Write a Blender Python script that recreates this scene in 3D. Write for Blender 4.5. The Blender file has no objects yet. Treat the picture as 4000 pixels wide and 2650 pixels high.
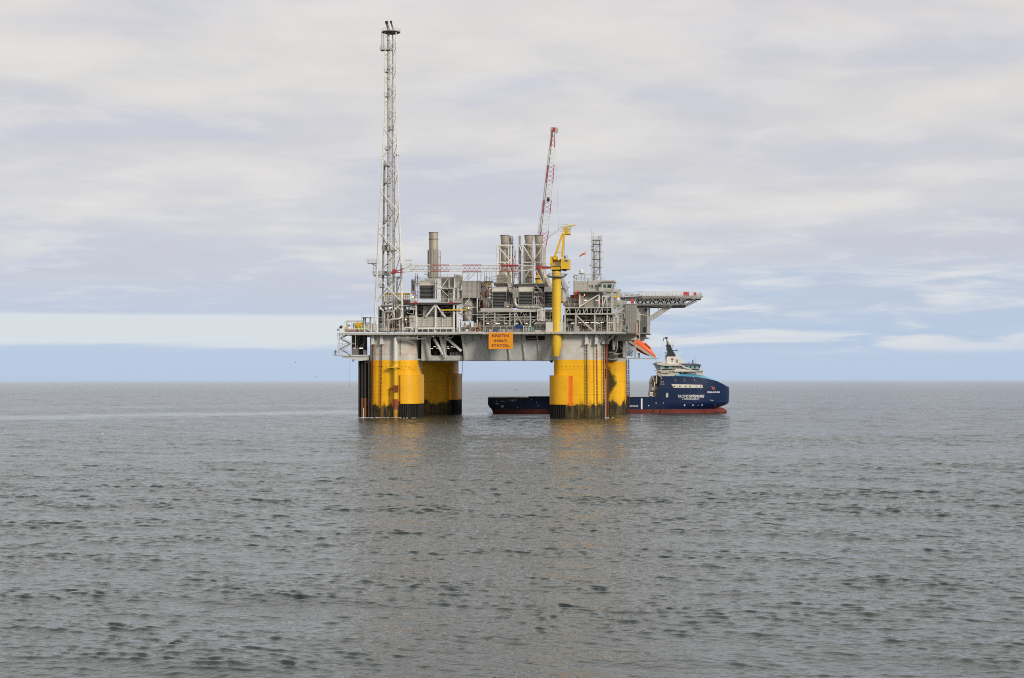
import bpy, bmesh, math, random
import numpy as np
from mathutils import Vector, Matrix
R = math.radians
random.seed(7)
scene = bpy.context.scene
COL = scene.collection
# ------------------------------------------------------------------ camera
FPX, HC, EY = 6400.0, 13.9, 1474.0          # focal length in photo pixels, eye height (m), eye level row
cam_d = bpy.data.cameras.new('camera'); cam = bpy.data.objects.new('camera', cam_d); COL.objects.link(cam)
cam_d.sensor_width = 36.0; cam_d.lens = FPX / 4000 * 36
cam_d.shift_y = (EY - 1325) / 4000
cam_d.clip_start = 1.0; cam_d.clip_end = 60000
ROLL = 0.0009
cam.matrix_world = Matrix.Translation((0, 0, HC)) @ Matrix.Rotation(R(90), 4, 'X') @ Matrix.Rotation(-ROLL, 4, 'Z')
scene.camera = cam
# ------------------------------------------------------------------ sky, sun, exposure
SUN_EL, SUN_AZ = R(25), R(143)              # azimuth clockwise from the view direction (+Y)
w = bpy.data.worlds.new('World'); scene.world = w; w.use_nodes = True
def sky_nodes():
    nt = w.node_tree; nt.nodes.clear(); N = nt.nodes.new; L = nt.links.new
    def M(op, a, b=None, c=None, clamp=False):
        n = N('ShaderNodeMath'); n.operation = op; n.use_clamp = clamp
        for i, x in enumerate((a, b, c)):
            if x is None: continue
            if isinstance(x, (int, float)): n.inputs[i].default_value = x
            else: L(x, n.inputs[i])
        return n.outputs[0]
    def mixc(f, a, b, mode='MIX'):
        n = N('ShaderNodeMix'); n.data_type = 'RGBA'; n.blend_type = mode
        for s, x in ((n.inputs[0], f), (n.inputs[6], a), (n.inputs[7], b)):
            if isinstance(x, (int, float)): s.default_value = x
            elif isinstance(x, tuple): s.default_value = (*x, 1)
            else: L(x, s)
        return n.outputs[2]
    def noise(vec, scale, detail=4, rough=.5, dist=0.):
        n = N('ShaderNodeTexNoise'); n.inputs['Scale'].default_value = scale; n.inputs['Detail'].default_value = detail
        n.inputs['Roughness'].default_value = rough; n.inputs['Distortion'].default_value = dist
        L(vec, n.inputs['Vector']); return n.outputs['Fac']
    def comb(x, y, z=0.):
        n = N('ShaderNodeCombineXYZ')
        for i, q in enumerate((x, y, z)):
            if isinstance(q, (int, float)): n.inputs[i].default_value = q
            else: L(q, n.inputs[i])
        return n.outputs[0]
    def ss(x, a, b):
        n = N('ShaderNodeMapRange'); n.interpolation_type = 'SMOOTHSTEP'
        L(x, n.inputs[0]); n.inputs[1].default_value = a; n.inputs[2].default_value = b
        return n.outputs[0]
    tc = N('ShaderNodeTexCoord'); sp = N('ShaderNodeSeparateXYZ'); L(tc.outputs['Generated'], sp.inputs[0])
    X, Y, Z = sp.outputs
    az = M('ARCTAN2', X, Y)
    hz = M('SQRT', M('ADD', M('MULTIPLY', X, X), M('MULTIPLY', Y, Y)))
    e = M('MAXIMUM', M('ARCTAN2', Z, hz), 0.0)
    den = M('ADD', M('MAXIMUM', Z, 0.), 0.085)
    cu, cv = M('DIVIDE', X, den), M('DIVIDE', Y, den)
    n1 = noise(comb(M('MULTIPLY', cu, 1.0), M('MULTIPLY', cv, 1.15)), .95, 4, .5, .3)
    n2 = noise(comb(M('MULTIPLY', cu, .7), M('MULTIPLY', cv, 1.2), 7.3), 1.7, 5, .55, .4)
    rp = N('ShaderNodeValToRGB'); cr = rp.color_ramp
    stops = [(0., (.485, .60, .785)), (.022, (.50, .605, .78)), (.05, (.54, .60, .735)), (.075, (.59, .62, .715)), (.105, (.665, .665, .705)),
             (.14, (.695, .68, .69)), (.18, (.735, .71, .69)), (.235, (.75, .715, .70)), (.31, (.86, .82, .785)), (.50, (.96, .925, .88)), (1.0, (1.0, .97, .94))]
    while len(cr.elements) < len(stops): cr.elements.new(.5)
    for el, (p, c) in zip(cr.elements, stops): el.position = p; el.color = (*c, 1)
    L(e, rp.inputs[0])
    base = rp.outputs[0]
    # soft darker lavender undersides and lighter warm bands of the cloud deck
    lav = M('MULTIPLY', ss(n1, .52, .36), M('MULTIPLY', ss(e, .03, .07), .75))
    base = mixc(lav, base, (.575, .59, .685))
    warm = M('MULTIPLY', ss(n1, .49, .62), M('MULTIPLY', ss(e, .045, .085), .55))
    base = mixc(warm, base, (.80, .775, .735))
    up = ss(e, .022, .06)
    base = mixc(M('MULTIPLY', M('MULTIPLY', M('SUBTRACT', n2, .5), .55, None, True), up), base, (.86, .825, .80))
    n4 = noise(comb(M('MULTIPLY', cu, 1.5), M('MULTIPLY', cv, 1.35), 2.7), 2.3, 4, .55, .3)
    base = mixc(M('MULTIPLY', M('MULTIPLY', ss(n4, .52, .32), .30), up), base, (.585, .585, .645))
    base = mixc(M('MULTIPLY', M('MULTIPLY', ss(n4, .50, .66), .26), up), base, (.86, .83, .80))
    # pale band of far cloud low on one side
    b1 = M('MULTIPLY', M('MULTIPLY', ss(M('ADD', e, M('MULTIPLY', M('SUBTRACT', n2, .5), .012)), .0165, .022), ss(e, .0395, .036)), ss(az, .0, -.06))
    base = mixc(M('MULTIPLY', b1, .80), base, (.735, .785, .81))
    # blue gaps with white streaks on the other side
    rt = ss(az, .015, .10)
    stv = comb(M('MULTIPLY', az, 13.), M('MULTIPLY', e, 105.), 3.3)
    n3 = noise(stv, 1.0, 6, .55, .7)
    zone = M('MULTIPLY', M('MULTIPLY', ss(e, .012, .02), ss(e, .072, .058)), rt)
    base = mixc(M('MULTIPLY', zone, .5), base, (.455, .575, .755))
    base = mixc(M('MULTIPLY', M('MULTIPLY', zone, ss(n3, .42, .68)), .72), base, (.81, .82, .82))
    sky = N('ShaderNodeTexSky'); sky.sky_type = 'NISHITA'; sky.sun_disc = False
    sky.sun_elevation = SUN_EL; sky.sun_rotation = SUN_AZ
    bg1 = N('ShaderNodeBackground'); L(sky.outputs[0], bg1.inputs[0]); bg1.inputs[1].default_value = .10
    bg2 = N('ShaderNodeBackground'); L(base, bg2.inputs[0]); bg2.inputs[1].default_value = 1.0
    mx = N('ShaderNodeMixShader'); mx.inputs[0].default_value = .94     # the overcast deck hides nearly all of the blue sky
    L(bg1.outputs[0], mx.inputs[1]); L(bg2.outputs[0], mx.inputs[2])
    out = N('ShaderNodeOutputWorld'); L(mx.outputs[0], out.inputs[0])
sky_nodes()
sl = bpy.data.lights.new('sun', 'SUN'); sl.energy = 2.8; sl.angle = R(14); sl.color = (1.0, .95, .86)
so = bpy.data.objects.new('sun', sl); COL.objects.link(so)
so.rotation_euler = Vector((math.sin(SUN_AZ) * math.cos(SUN_EL), math.cos(SUN_AZ) * math.cos(SUN_EL), math.sin(SUN_EL))).to_track_quat('Z', 'Y').to_euler()
scene.view_settings.view_transform = 'Standard'; scene.view_settings.look = 'None'
scene.view_settings.exposure = 0.0; scene.view_settings.gamma = 1.0
scene.render.engine = 'CYCLES'
try:
    scene.cycles.use_denoising = False
    scene.cycles.max_bounces = 6; scene.cycles.glossy_bounces = 3; scene.cycles.diffuse_bounces = 3
    scene.cycles.filter_width = 1.05
except Exception: pass

# ------------------------------------------------------------------ frames: photo pixel + depth -> local metres
class Frame:
    def __init__(s, ox, oy, ang):
        s.ox, s.oy, s.a = ox, oy, ang; s.c, s.s = math.cos(ang), math.sin(ang)
    def world(s, p):                         # u along the front, v away from the viewer
        u, v, z = p
        return Vector((s.ox + u * s.c + v * s.s, s.oy - u * s.s + v * s.c, z))
    def __call__(s, px, py, v):
        dx, dy = px - 2000.0, py - 1325.0
        px, py = dx - ROLL * dy, dy + ROLL * dx + 1325.0
        k = px / FPX
        u = (k * (s.oy + s.c * v) - s.ox - v * s.s) / (s.c + k * s.s)
        Yw = s.oy - u * s.s + v * s.c
        return Vector((u, v, HC + (EY - py) * Yw / FPX))
RIG = Frame(0, 556.0, R(8.5))
SHIP = Frame(0, 632.0, 0.0)
FR = RIG
def P(x, y, v): return FR(x, y, v)

# ------------------------------------------------------------------ materials
MATS = {}
def paint(name, rgb, rough=.5, var=.18, scale=.35, streak=0.0, streak_col=(.20, .075, .025), metal=0., fine=.10, spec=.4):
    if name in MATS: return MATS[name]
    m = bpy.data.materials.new(name); m.use_nodes = True; nt = m.node_tree; N = nt.nodes.new; L = nt.links.new
    b = nt.nodes['Principled BSDF']; b.inputs['Roughness'].default_value = rough; b.inputs['Metallic'].default_value = metal
    b.inputs['Specular IOR Level'].default_value = spec
    tc = N('ShaderNodeTexCoord')
    def noise(sc, sx=1, sz=1, det=5, rgh=.55):
        mp = N('ShaderNodeMapping'); mp.inputs['Scale'].default_value = (sx, sx, sz); L(tc.outputs['Object'], mp.inputs[0])
        n = N('ShaderNodeTexNoise'); n.inputs['Scale'].default_value = sc; n.inputs['Detail'].default_value = det; n.inputs['Roughness'].default_value = rgh
        L(mp.outputs[0], n.inputs['Vector']); return n.outputs['Fac']
    def rng(x, a, c, lo, hi):
        n = N('ShaderNodeMapRange'); L(x, n.inputs[0])
        for i, q in enumerate((a, c, lo, hi)): n.inputs[i + 1].default_value = q
        return n.outputs[0]
    def mix(f, a, c, mode='MIX'):
        n = N('ShaderNodeMix'); n.data_type = 'RGBA'; n.blend_type = mode
        for s_, x in ((n.inputs[0], f), (n.inputs[6], a), (n.inputs[7], c)):
            if isinstance(x, (int, float)): s_.default_value = x
            elif isinstance(x, tuple): s_.default_value = (*x, 1)
            else: L(x, s_)
        return n.outputs[2]
    col = mix(rng(noise(scale), .35, .7, 0, 1), tuple(c * (1 + var * .35) for c in rgb), tuple(c * (1 - var) for c in rgb))
    if fine: col = mix(rng(noise(3.1, 1, .5), .35, .7, 0, 1), col, tuple(c * (1 - 2 * fine) for c in rgb))
    if streak:
        st = rng(noise(.9, 1, .10, 6, .6), .60 - .12 * streak, .78, 0, min(1, .9 * streak + .1))
        col = mix(st, col, streak_col)
    L(col, b.inputs['Base Color'])
    MATS[name] = m; return m
def emit(name, rgb, s):
    if name in MATS: return MATS[name]
    m = bpy.data.materials.new(name); m.use_nodes = True; b = m.node_tree.nodes['Principled BSDF']
    b.inputs['Base Color'].default_value = (*rgb, 1); b.inputs['Emission Color'].default_value = (*rgb, 1); b.inputs['Emission Strength'].default_value = s
    MATS[name] = m; return m
def glass(name, rgb, rough=.08):
    m = paint(name, rgb, rough, .1, .5, fine=0, spec=.9); return m
WHITE = paint('white_steel', (.72, .69, .62), .5, .16, .3, .35)
LIGHT = paint('light_steel', (.47, .45, .405), .5, .2, .5, .35)
GREY = paint('grey_steel', (.30, .29, .265), .55, .22, .5, .35)
MID = paint('mid_grey_steel', (.17, .163, .15), .55, .25, .5, .3)
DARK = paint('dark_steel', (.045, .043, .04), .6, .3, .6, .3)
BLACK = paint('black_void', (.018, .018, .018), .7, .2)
CLAD = paint('beige_cladding', (.33, .30, .26), .55, .16, .4, .2, (.13, .09, .06))
CLADL = paint('pale_cladding', (.46, .435, .38), .5, .12, .4, .2, (.2, .14, .09))
STACK = paint('stack_metal', (.42, .365, .285), .5, .18, .35, .3, (.14, .10, .07), metal=.25)
ALU = paint('pipe_metal', (.42, .38, .33), .42, .2, .5, .2, metal=.45)
BOXG = paint('deckbox_paint', (.60, .595, .56), .5, .12, .25, .25, (.16, .12, .09))
YEL = paint('yellow_paint', (.72, .42, .018), .45, .16, .3, .2, (.40, .15, .02))
YCR = paint('crane_yellow', (.74, .46, .022), .42, .14, .35, .22, (.28, .12, .02))
ORSIGN = paint('sign_orange', (.76, .275, .006), .45, .05, .5, fine=.02)
SIGNTX = paint('sign_lettering', (.085, .015, .035), .5, .05)
RED = paint('red_paint', (.46, .03, .03), .45, .15); BRED = paint('boom_red', (.38, .045, .045), .5, .15)
REDBR = paint('rust_red', (.28, .06, .025), .6, .3, .8, .6, (.55, .22, .03))
RUST = paint('rust', (.22, .085, .03), .75, .4, 1.2, .5, (.05, .03, .02))
CHAIN = paint('chain_iron', (.085, .045, .03), .7, .4, .8)
ORANGE = paint('lifeboat_orange', (.80, .115, .012), .38, .1, .4)
DORANGE = paint('lifeboat_bottom', (.50, .045, .015), .4, .1, .4)
NAVY = paint('ship_navy', (.006, .019, .066), .4, .22, .12, .25, (.022, .026, .04), spec=.25)
NAVYL = paint('ship_navy_plate', (.016, .034, .095), .35, .15, .1)
BOOT = paint('boot_red', (.17, .036, .028), .6, .45, .25, .6, (.045, .028, .026), spec=.2)
SKYB = paint('ship_pale_blue', (.12, .36, .52), .4, .08, .2)
SWHITE = paint('ship_white', (.68, .66, .60), .42, .10, .3, .18, (.35, .25, .16))
SBEIGE = paint('ship_beige', (.60, .56, .48), .5, .12, .3, .2)
MASTD = paint('ship_mast_dark', (.018, .027, .028), .45, .15)
WTEXT = paint('white_lettering', (.78, .78, .78), .5, .04, fine=.02)
GGLASS = glass('green_glass', (.015, .10, .06)); TGLASS = glass('teal_glass', (.16, .34, .32)); DGLASS = glass('dark_glass', (.022, .035, .05))
HIVIS = paint('hi_vis', (.55, .78, .10), .6, .1); SKIN = paint('skin', (.45, .26, .18), .6, .1); TROUS = paint('dark_coverall', (.05, .05, .07), .7, .1)
ORCOV = paint('orange_coverall', (.62, .15, .04), .7, .1)
BLUEC = paint('container_blue', (.012, .045, .19), .45, .15); GREENC = paint('cabinet_green', (.02, .17, .075), .45, .15)
SLAT = paint('louvre_slat', (.085, .088, .092), .5, .15); HOOD = paint('hood_beige', (.54, .50, .43), .5, .14, .5, .2, (.2, .14, .09))
BIRD = paint('gull_plumage', (.25, .25, .27), .7, .2); BIRDW = paint('white_plumage', (.8, .8, .8), .7, .1)
TUBE = emit('tube_light', (1.0, .93, .72), 1.3); FLOOD = emit('flood_light', (1.0, .60, .22), 2.6)
TBEIGE = paint('tank_beige', (.46, .43, .355), .5, .16, .4, .3, (.16, .11, .06))

# ------------------------------------------------------------------ mesh builder
class MB:
    def __init__(s): s.v, s.f, s.mi, s.m, s.seg = [], [], [], 0, []
    def add(s, vs, fs):
        o = len(s.v); s.seg.append((o, len(s.f))); s.v += [Vector(p) for p in vs]
        for f in fs: s.f.append([i + o for i in f]); s.mi.append(s.m)
        return s
    def hexa(s, a, b):                       # two quads
        s.add(list(a) + list(b), [(3, 2, 1, 0), (4, 5, 6, 7), (0, 1, 5, 4), (1, 2, 6, 5), (2, 3, 7, 6), (3, 0, 4, 7)]); return s
    def box(s, u0, u1, v0, v1, z0, z1):
        if u0 > u1: u0, u1 = u1, u0
        if v0 > v1: v0, v1 = v1, v0
        if z0 > z1: z0, z1 = z1, z0
        return s.hexa([(u0, v0, z0), (u1, v0, z0), (u1, v1, z0), (u0, v1, z0)], [(u0, v0, z1), (u1, v0, z1), (u1, v1, z1), (u0, v1, z1)])
    def B(s, x0, y0, x1, y1, v0, v1):        # box from a photo rectangle at depth v0, going back to v1
        ym = (y0 + y1) / 2; xm = (x0 + x1) / 2
        return s.box(P(x0, ym, v0).x, P(x1, ym, v0).x, v0, v1, P(xm, y1, v0).z, P(xm, y0, v0).z)
    def tube(s, p, q, r, n=6, r2=None, cap=True):
        p, q = Vector(p), Vector(q); d = q - p
        if d.length < 1e-6: return s
        d.normalize(); a = d.orthogonal().normalized(); b = d.cross(a); r2 = r if r2 is None else r2
        vs = [c + (a * math.cos(t) + b * math.sin(t)) * rr for c, rr in ((p, r), (q, r2)) for t in [2 * math.pi * i / n for i in range(n)]]
        fs = [(i, (i + 1) % n, n + (i + 1) % n, n + i) for i in range(n)]
        if cap: fs += [tuple(reversed(range(n))), tuple(range(n, 2 * n))]
        return s.add(vs, fs)
    def T(s, a, b, r, n=6, r2=None): return s.tube(P(*a), P(*b), r, n, r2)
    def beam(s, p, q, w_, h_=None):          # square bar
        p, q = Vector(p), Vector(q); h_ = h_ or w_; d = (q - p)
        if d.length < 1e-6: return s
        d.normalize(); up = Vector((0, 0, 1)) if abs(d.z) < .95 else Vector((0, 1, 0))
        a = d.cross(up).normalized() * (w_ / 2); b = a.cross(d).normalized() * (h_ / 2)
        return s.hexa([p - a - b, p + a - b, p + a + b, p - a + b], [q - a - b, q + a - b, q + a + b, q - a + b])
    def BM(s, a, b, w_, h_=None): return s.beam(P(*a), P(*b), w_, h_)
    def path(s, pts, r, n=8, bend=0.):       # a pipe through points, corners rounded by radius bend
        pts = [Vector(p) for p in pts]; out = [pts[0]]
        for i in range(1, len(pts) - 1):
            a, b, c = pts[i - 1], pts[i], pts[i + 1]
            k = min(bend, (a - b).length * .49, (c - b).length * .49)
            if k <= 0: out.append(b); continue
            p0, p1 = b + (a - b).normalized() * k, b + (c - b).normalized() * k
            for t in (0, .25, .5, .75, 1): out.append(p0 * (1 - t) ** 2 + b * 2 * t * (1 - t) + p1 * t * t)
        out.append(pts[-1]); rings = []; d0 = (out[1] - out[0]).normalized(); a = d0.orthogonal().normalized()
        for i, p in enumerate(out):
            d = ((out[min(i + 1, len(out) - 1)] - out[max(i - 1, 0)])).normalized()
            a = (a - d * a.dot(d)).normalized(); b = d.cross(a)
            rings.append([p + (a * math.cos(2 * math.pi * j / n) + b * math.sin(2 * math.pi * j / n)) * r for j in range(n)])
        vs = [q for rg in rings for q in rg]
        fs = [(i * n + j, i * n + (j + 1) % n, (i + 1) * n + (j + 1) % n, (i + 1) * n + j) for i in range(len(rings) - 1) for j in range(n)]
        fs += [tuple(reversed(range(n))), tuple(range((len(rings) - 1) * n, len(rings) * n))]
        return s.add(vs, fs)
    def lathe(s, c, prof, n=20, axis='z'):   # prof: (r, h)
        c = Vector(c); vs = []
        for r_, h in prof:
            for i in range(n):
                t = 2 * math.pi * i / n; a, b = r_ * math.cos(t), r_ * math.sin(t)
                vs.append(c + {'z': Vector((a, b, h)), 'x': Vector((h, a, b)), 'y': Vector((a, h, b))}[axis])
        k = len(prof)
        fs = [(i * n + j, i * n + (j + 1) % n, (i + 1) * n + (j + 1) % n, (i + 1) * n + j) for i in range(k - 1) for j in range(n)]
        fs += [tuple(reversed(range(n))), tuple(range((k - 1) * n, k * n))]
        return s.add(vs, fs)
    def prism(s, poly, d):                   # polygon (3d points) extruded by vector d
        poly = [Vector(p) for p in poly]; d = Vector(d); n = len(poly)
        return s.add(poly + [p + d for p in poly], [tuple(range(n)), tuple(reversed(range(n, 2 * n)))] + [(i, n + i, n + (i + 1) % n, (i + 1) % n) for i in range(n)])
    def PR(s, pts, v0, v1):                  # prism from photo points at depth v0 to v1
        return s.prism([P(x, y, v0) for x, y in pts], (0, v1 - v0, 0))
    def rail(s, p, q, h=1.1, step=1.8, r=.035, k=3):
        p, q = Vector(p), Vector(q); n = max(1, round((q - p).length / step)); up = Vector((0, 0, 1))
        for i in range(n + 1):
            a = p.lerp(q, i / n); s.tube(a, a + up * h, r, 4)
        for j in range(k):
            z = up * (h * (j + 1) / k); s.tube(p + z, q + z, r * .9, 4)
        return s
    def RL(s, x0, x1, y, v, h=1.1, step=1.8, r=.045, k=3): return s.rail(P(x0, y, v), P(x1, y, v), h, step, r, k)
    def ladder(s, p, q, w_=.5, step=.5, r=.035):
        p, q = Vector(p), Vector(q); a = Vector((w_ / 2, 0, 0)); n = max(1, int((q - p).length / step))
        s.tube(p - a, q - a, r, 4); s.tube(p + a, q + a, r, 4)
        for i in range(1, n): c = p.lerp(q, i / n); s.tube(c - a, c + a, r * .7, 4)
        return s
    def sphere(s, c, r, n=14, sq=(1, 1, 1)):
        prof = [(max(.001, math.sin(math.pi * i / 9)) * r, -math.cos(math.pi * i / 9) * r) for i in range(10)]
        o = len(s.v); s.lathe((0, 0, 0), prof, n); c = Vector(c)
        for i in range(o, len(s.v)): q = s.v[i]; s.v[i] = c + Vector((q.x * sq[0], q.y * sq[1], q.z * sq[2]))
        return s
    def clad(s, x0, y0, x1, y1, v0, v1, pitch=.5, d=.09, horiz=False):     # box with ribbed front and right faces
        ym, xm = (y0 + y1) / 2, (x0 + x1) / 2
        u0, u1 = P(x0, ym, v0).x, P(x1, ym, v0).x; z0, z1 = P(xm, y1, v0).z, P(xm, y0, v0).z
        s.box(u0, u1, v0, v1, z0, z1)
        if horiz:
            k = max(2, round((z1 - z0) / pitch)); h = (z1 - z0) / k
            for i in range(k):
                a = z0 + h * i
                s.hexa([(u0, v0 - .002, a), (u1 + .002, v0 - .002, a), (u1 + .002, v1, a), (u0, v1, a)],
                       [(u0, v0 - d, a + h * .6), (u1 + d, v0 - d, a + h * .6), (u1 + d, v1, a + h * .6), (u0, v1, a + h * .6)])
        else:
            k = max(2, round((u1 - u0) / pitch)); h = (u1 - u0) / k
            for i in range(k): s.box(u0 + h * (i + .1), u0 + h * (i + .55), v0 - d, v0, z0 + .01, z1 - .01)
            k = max(2, round((v1 - v0) / pitch)); h = (v1 - v0) / k
            for i in range(k): s.box(u1, u1 + d, v0 + h * (i + .1), v0 + h * (i + .55), z0 + .01, z1 - .01)
        return s
ROOTS = {}
def recalc(o):
    bm = bmesh.new(); bm.from_mesh(o.data); bmesh.ops.recalc_face_normals(bm, faces=bm.faces); bm.to_mesh(o.data); bm.free()
def tag(o, label, cat, group=None, kind=None):
    if label: o['label'] = label
    if cat: o['category'] = cat
    if group: o['group'] = group
    if kind: o['kind'] = kind
def thing(name, label, cat, base, group=None, frame=None):
    fr = frame or FR
    o = bpy.data.objects.new(name, None); COL.objects.link(o); o.empty_display_size = .5
    base = Vector(base); o.location = fr.world(base); o.rotation_euler = (0, 0, -fr.a)
    ROOTS[o.name] = (fr, base); tag(o, label, cat, group)
    return o
def root_of(o):
    while o.parent is not None: o = o.parent
    return o
def part(mb, name, mats, parent, smooth=False, label=None):
    """mesh part (or sub-part) in its thing's own frame"""
    if not mb.f: return None
    rt = root_of(parent); off = ROOTS[rt.name][1]
    if not isinstance(mats, (list, tuple)): mats = [mats]
    me = bpy.data.meshes.new(name); me.from_pydata([tuple(p - off) for p in mb.v], [], mb.f)
    for m in mats: me.materials.append(m)
    me.polygons.foreach_set('material_index', mb.mi)
    me.update()
    o = bpy.data.objects.new(name, me); COL.objects.link(o); o.parent = parent
    recalc(o)
    if smooth:
        me.polygons.foreach_set('use_smooth', [True] * len(me.polygons))
        try: me.set_sharp_from_angle(angle=R(40))
        except Exception: pass
    if label: o['label'] = label
    return o
def each(mb, name, mats, parent, smooth=False):
    """every shape added to the builder becomes a part of its own"""
    ends = mb.seg[1:] + [(len(mb.v), len(mb.f))]; out = []
    for (v0, f0), (v1, f1) in zip(mb.seg, ends):
        q = MB(); q.v = mb.v[v0:v1]; q.f = [[i - v0 for i in f] for f in mb.f[f0:f1]]; q.mi = mb.mi[f0:f1]
        out.append(part(q, name, mats, parent, smooth))
    return out
def solo(mb, name, mats, label, cat, base, group=None, smooth=False):
    """a thing that is one mesh"""
    fr = FR; base = Vector(base)
    if not isinstance(mats, (list, tuple)): mats = [mats]
    me = bpy.data.meshes.new(name); me.from_pydata([tuple(p - base) for p in mb.v], [], mb.f)
    for m in mats: me.materials.append(m)
    me.polygons.foreach_set('material_index', mb.mi); me.update()
    o = bpy.data.objects.new(name, me); COL.objects.link(o)
    o.location = fr.world(base); o.rotation_euler = (0, 0, -fr.a); ROOTS[o.name] = (fr, base)
    recalc(o); tag(o, label, cat, group)
    if smooth:
        me.polygons.foreach_set('use_smooth', [True] * len(me.polygons))
        try: me.set_sharp_from_angle(angle=R(40))
        except Exception: pass
    return o
def text_mb(body, size, bold=0., shear=0., space=1.0):
    """lettering as a flat mesh: list of (x, y) and faces, centred on x"""
    cu = bpy.data.curves.new('lettering', 'FONT'); cu.body = body; cu.size = size; cu.align_x = 'CENTER'; cu.offset = bold; cu.shear = shear
    cu.space_character = space; cu.resolution_u = 3
    ob = bpy.data.objects.new('lettering', cu); COL.objects.link(ob)
    dg = bpy.context.evaluated_depsgraph_get(); dg.update()
    me = bpy.data.meshes.new_from_object(ob.evaluated_get(dg))
    vs = [tuple(v.co) for v in me.vertices]; fs = [tuple(p.vertices) for p in me.polygons]
    bpy.data.objects.remove(ob); bpy.data.curves.remove(cu); bpy.data.meshes.remove(me)
    xs = [v[0] for v in vs]; ys = [v[1] for v in vs]
    return vs, fs, (min(xs), max(xs), min(ys), max(ys))
def letters(mb, body, x0, y0, x1, y1, surf, bold=0., shear=0., space=1.0, thick=.03):
    """lettering stretched into the photo rectangle; surf(px, py) -> local point on the surface"""
    vs, fs, (a, b, c, d) = text_mb(body, 1.0, bold, shear, space)
    pts = [surf(x0 + (v[0] - a) / (b - a) * (x1 - x0), y1 - (v[1] - c) / (d - c) * (y1 - y0)) for v in vs]
    back = [p + Vector((0, thick, 0)) for p in pts]; n = len(pts)
    edges = {}
    for f in fs:
        for i in range(len(f)):
            e = (f[i], f[(i + 1) % len(f)]); edges[e] = edges.get(e, 0) + 1
    side = [(e[1], e[0], e[0] + n, e[1] + n) for e in edges if (e[1], e[0]) not in edges]
    mb.add(pts + back, [tuple(f) for f in fs] + side)
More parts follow.
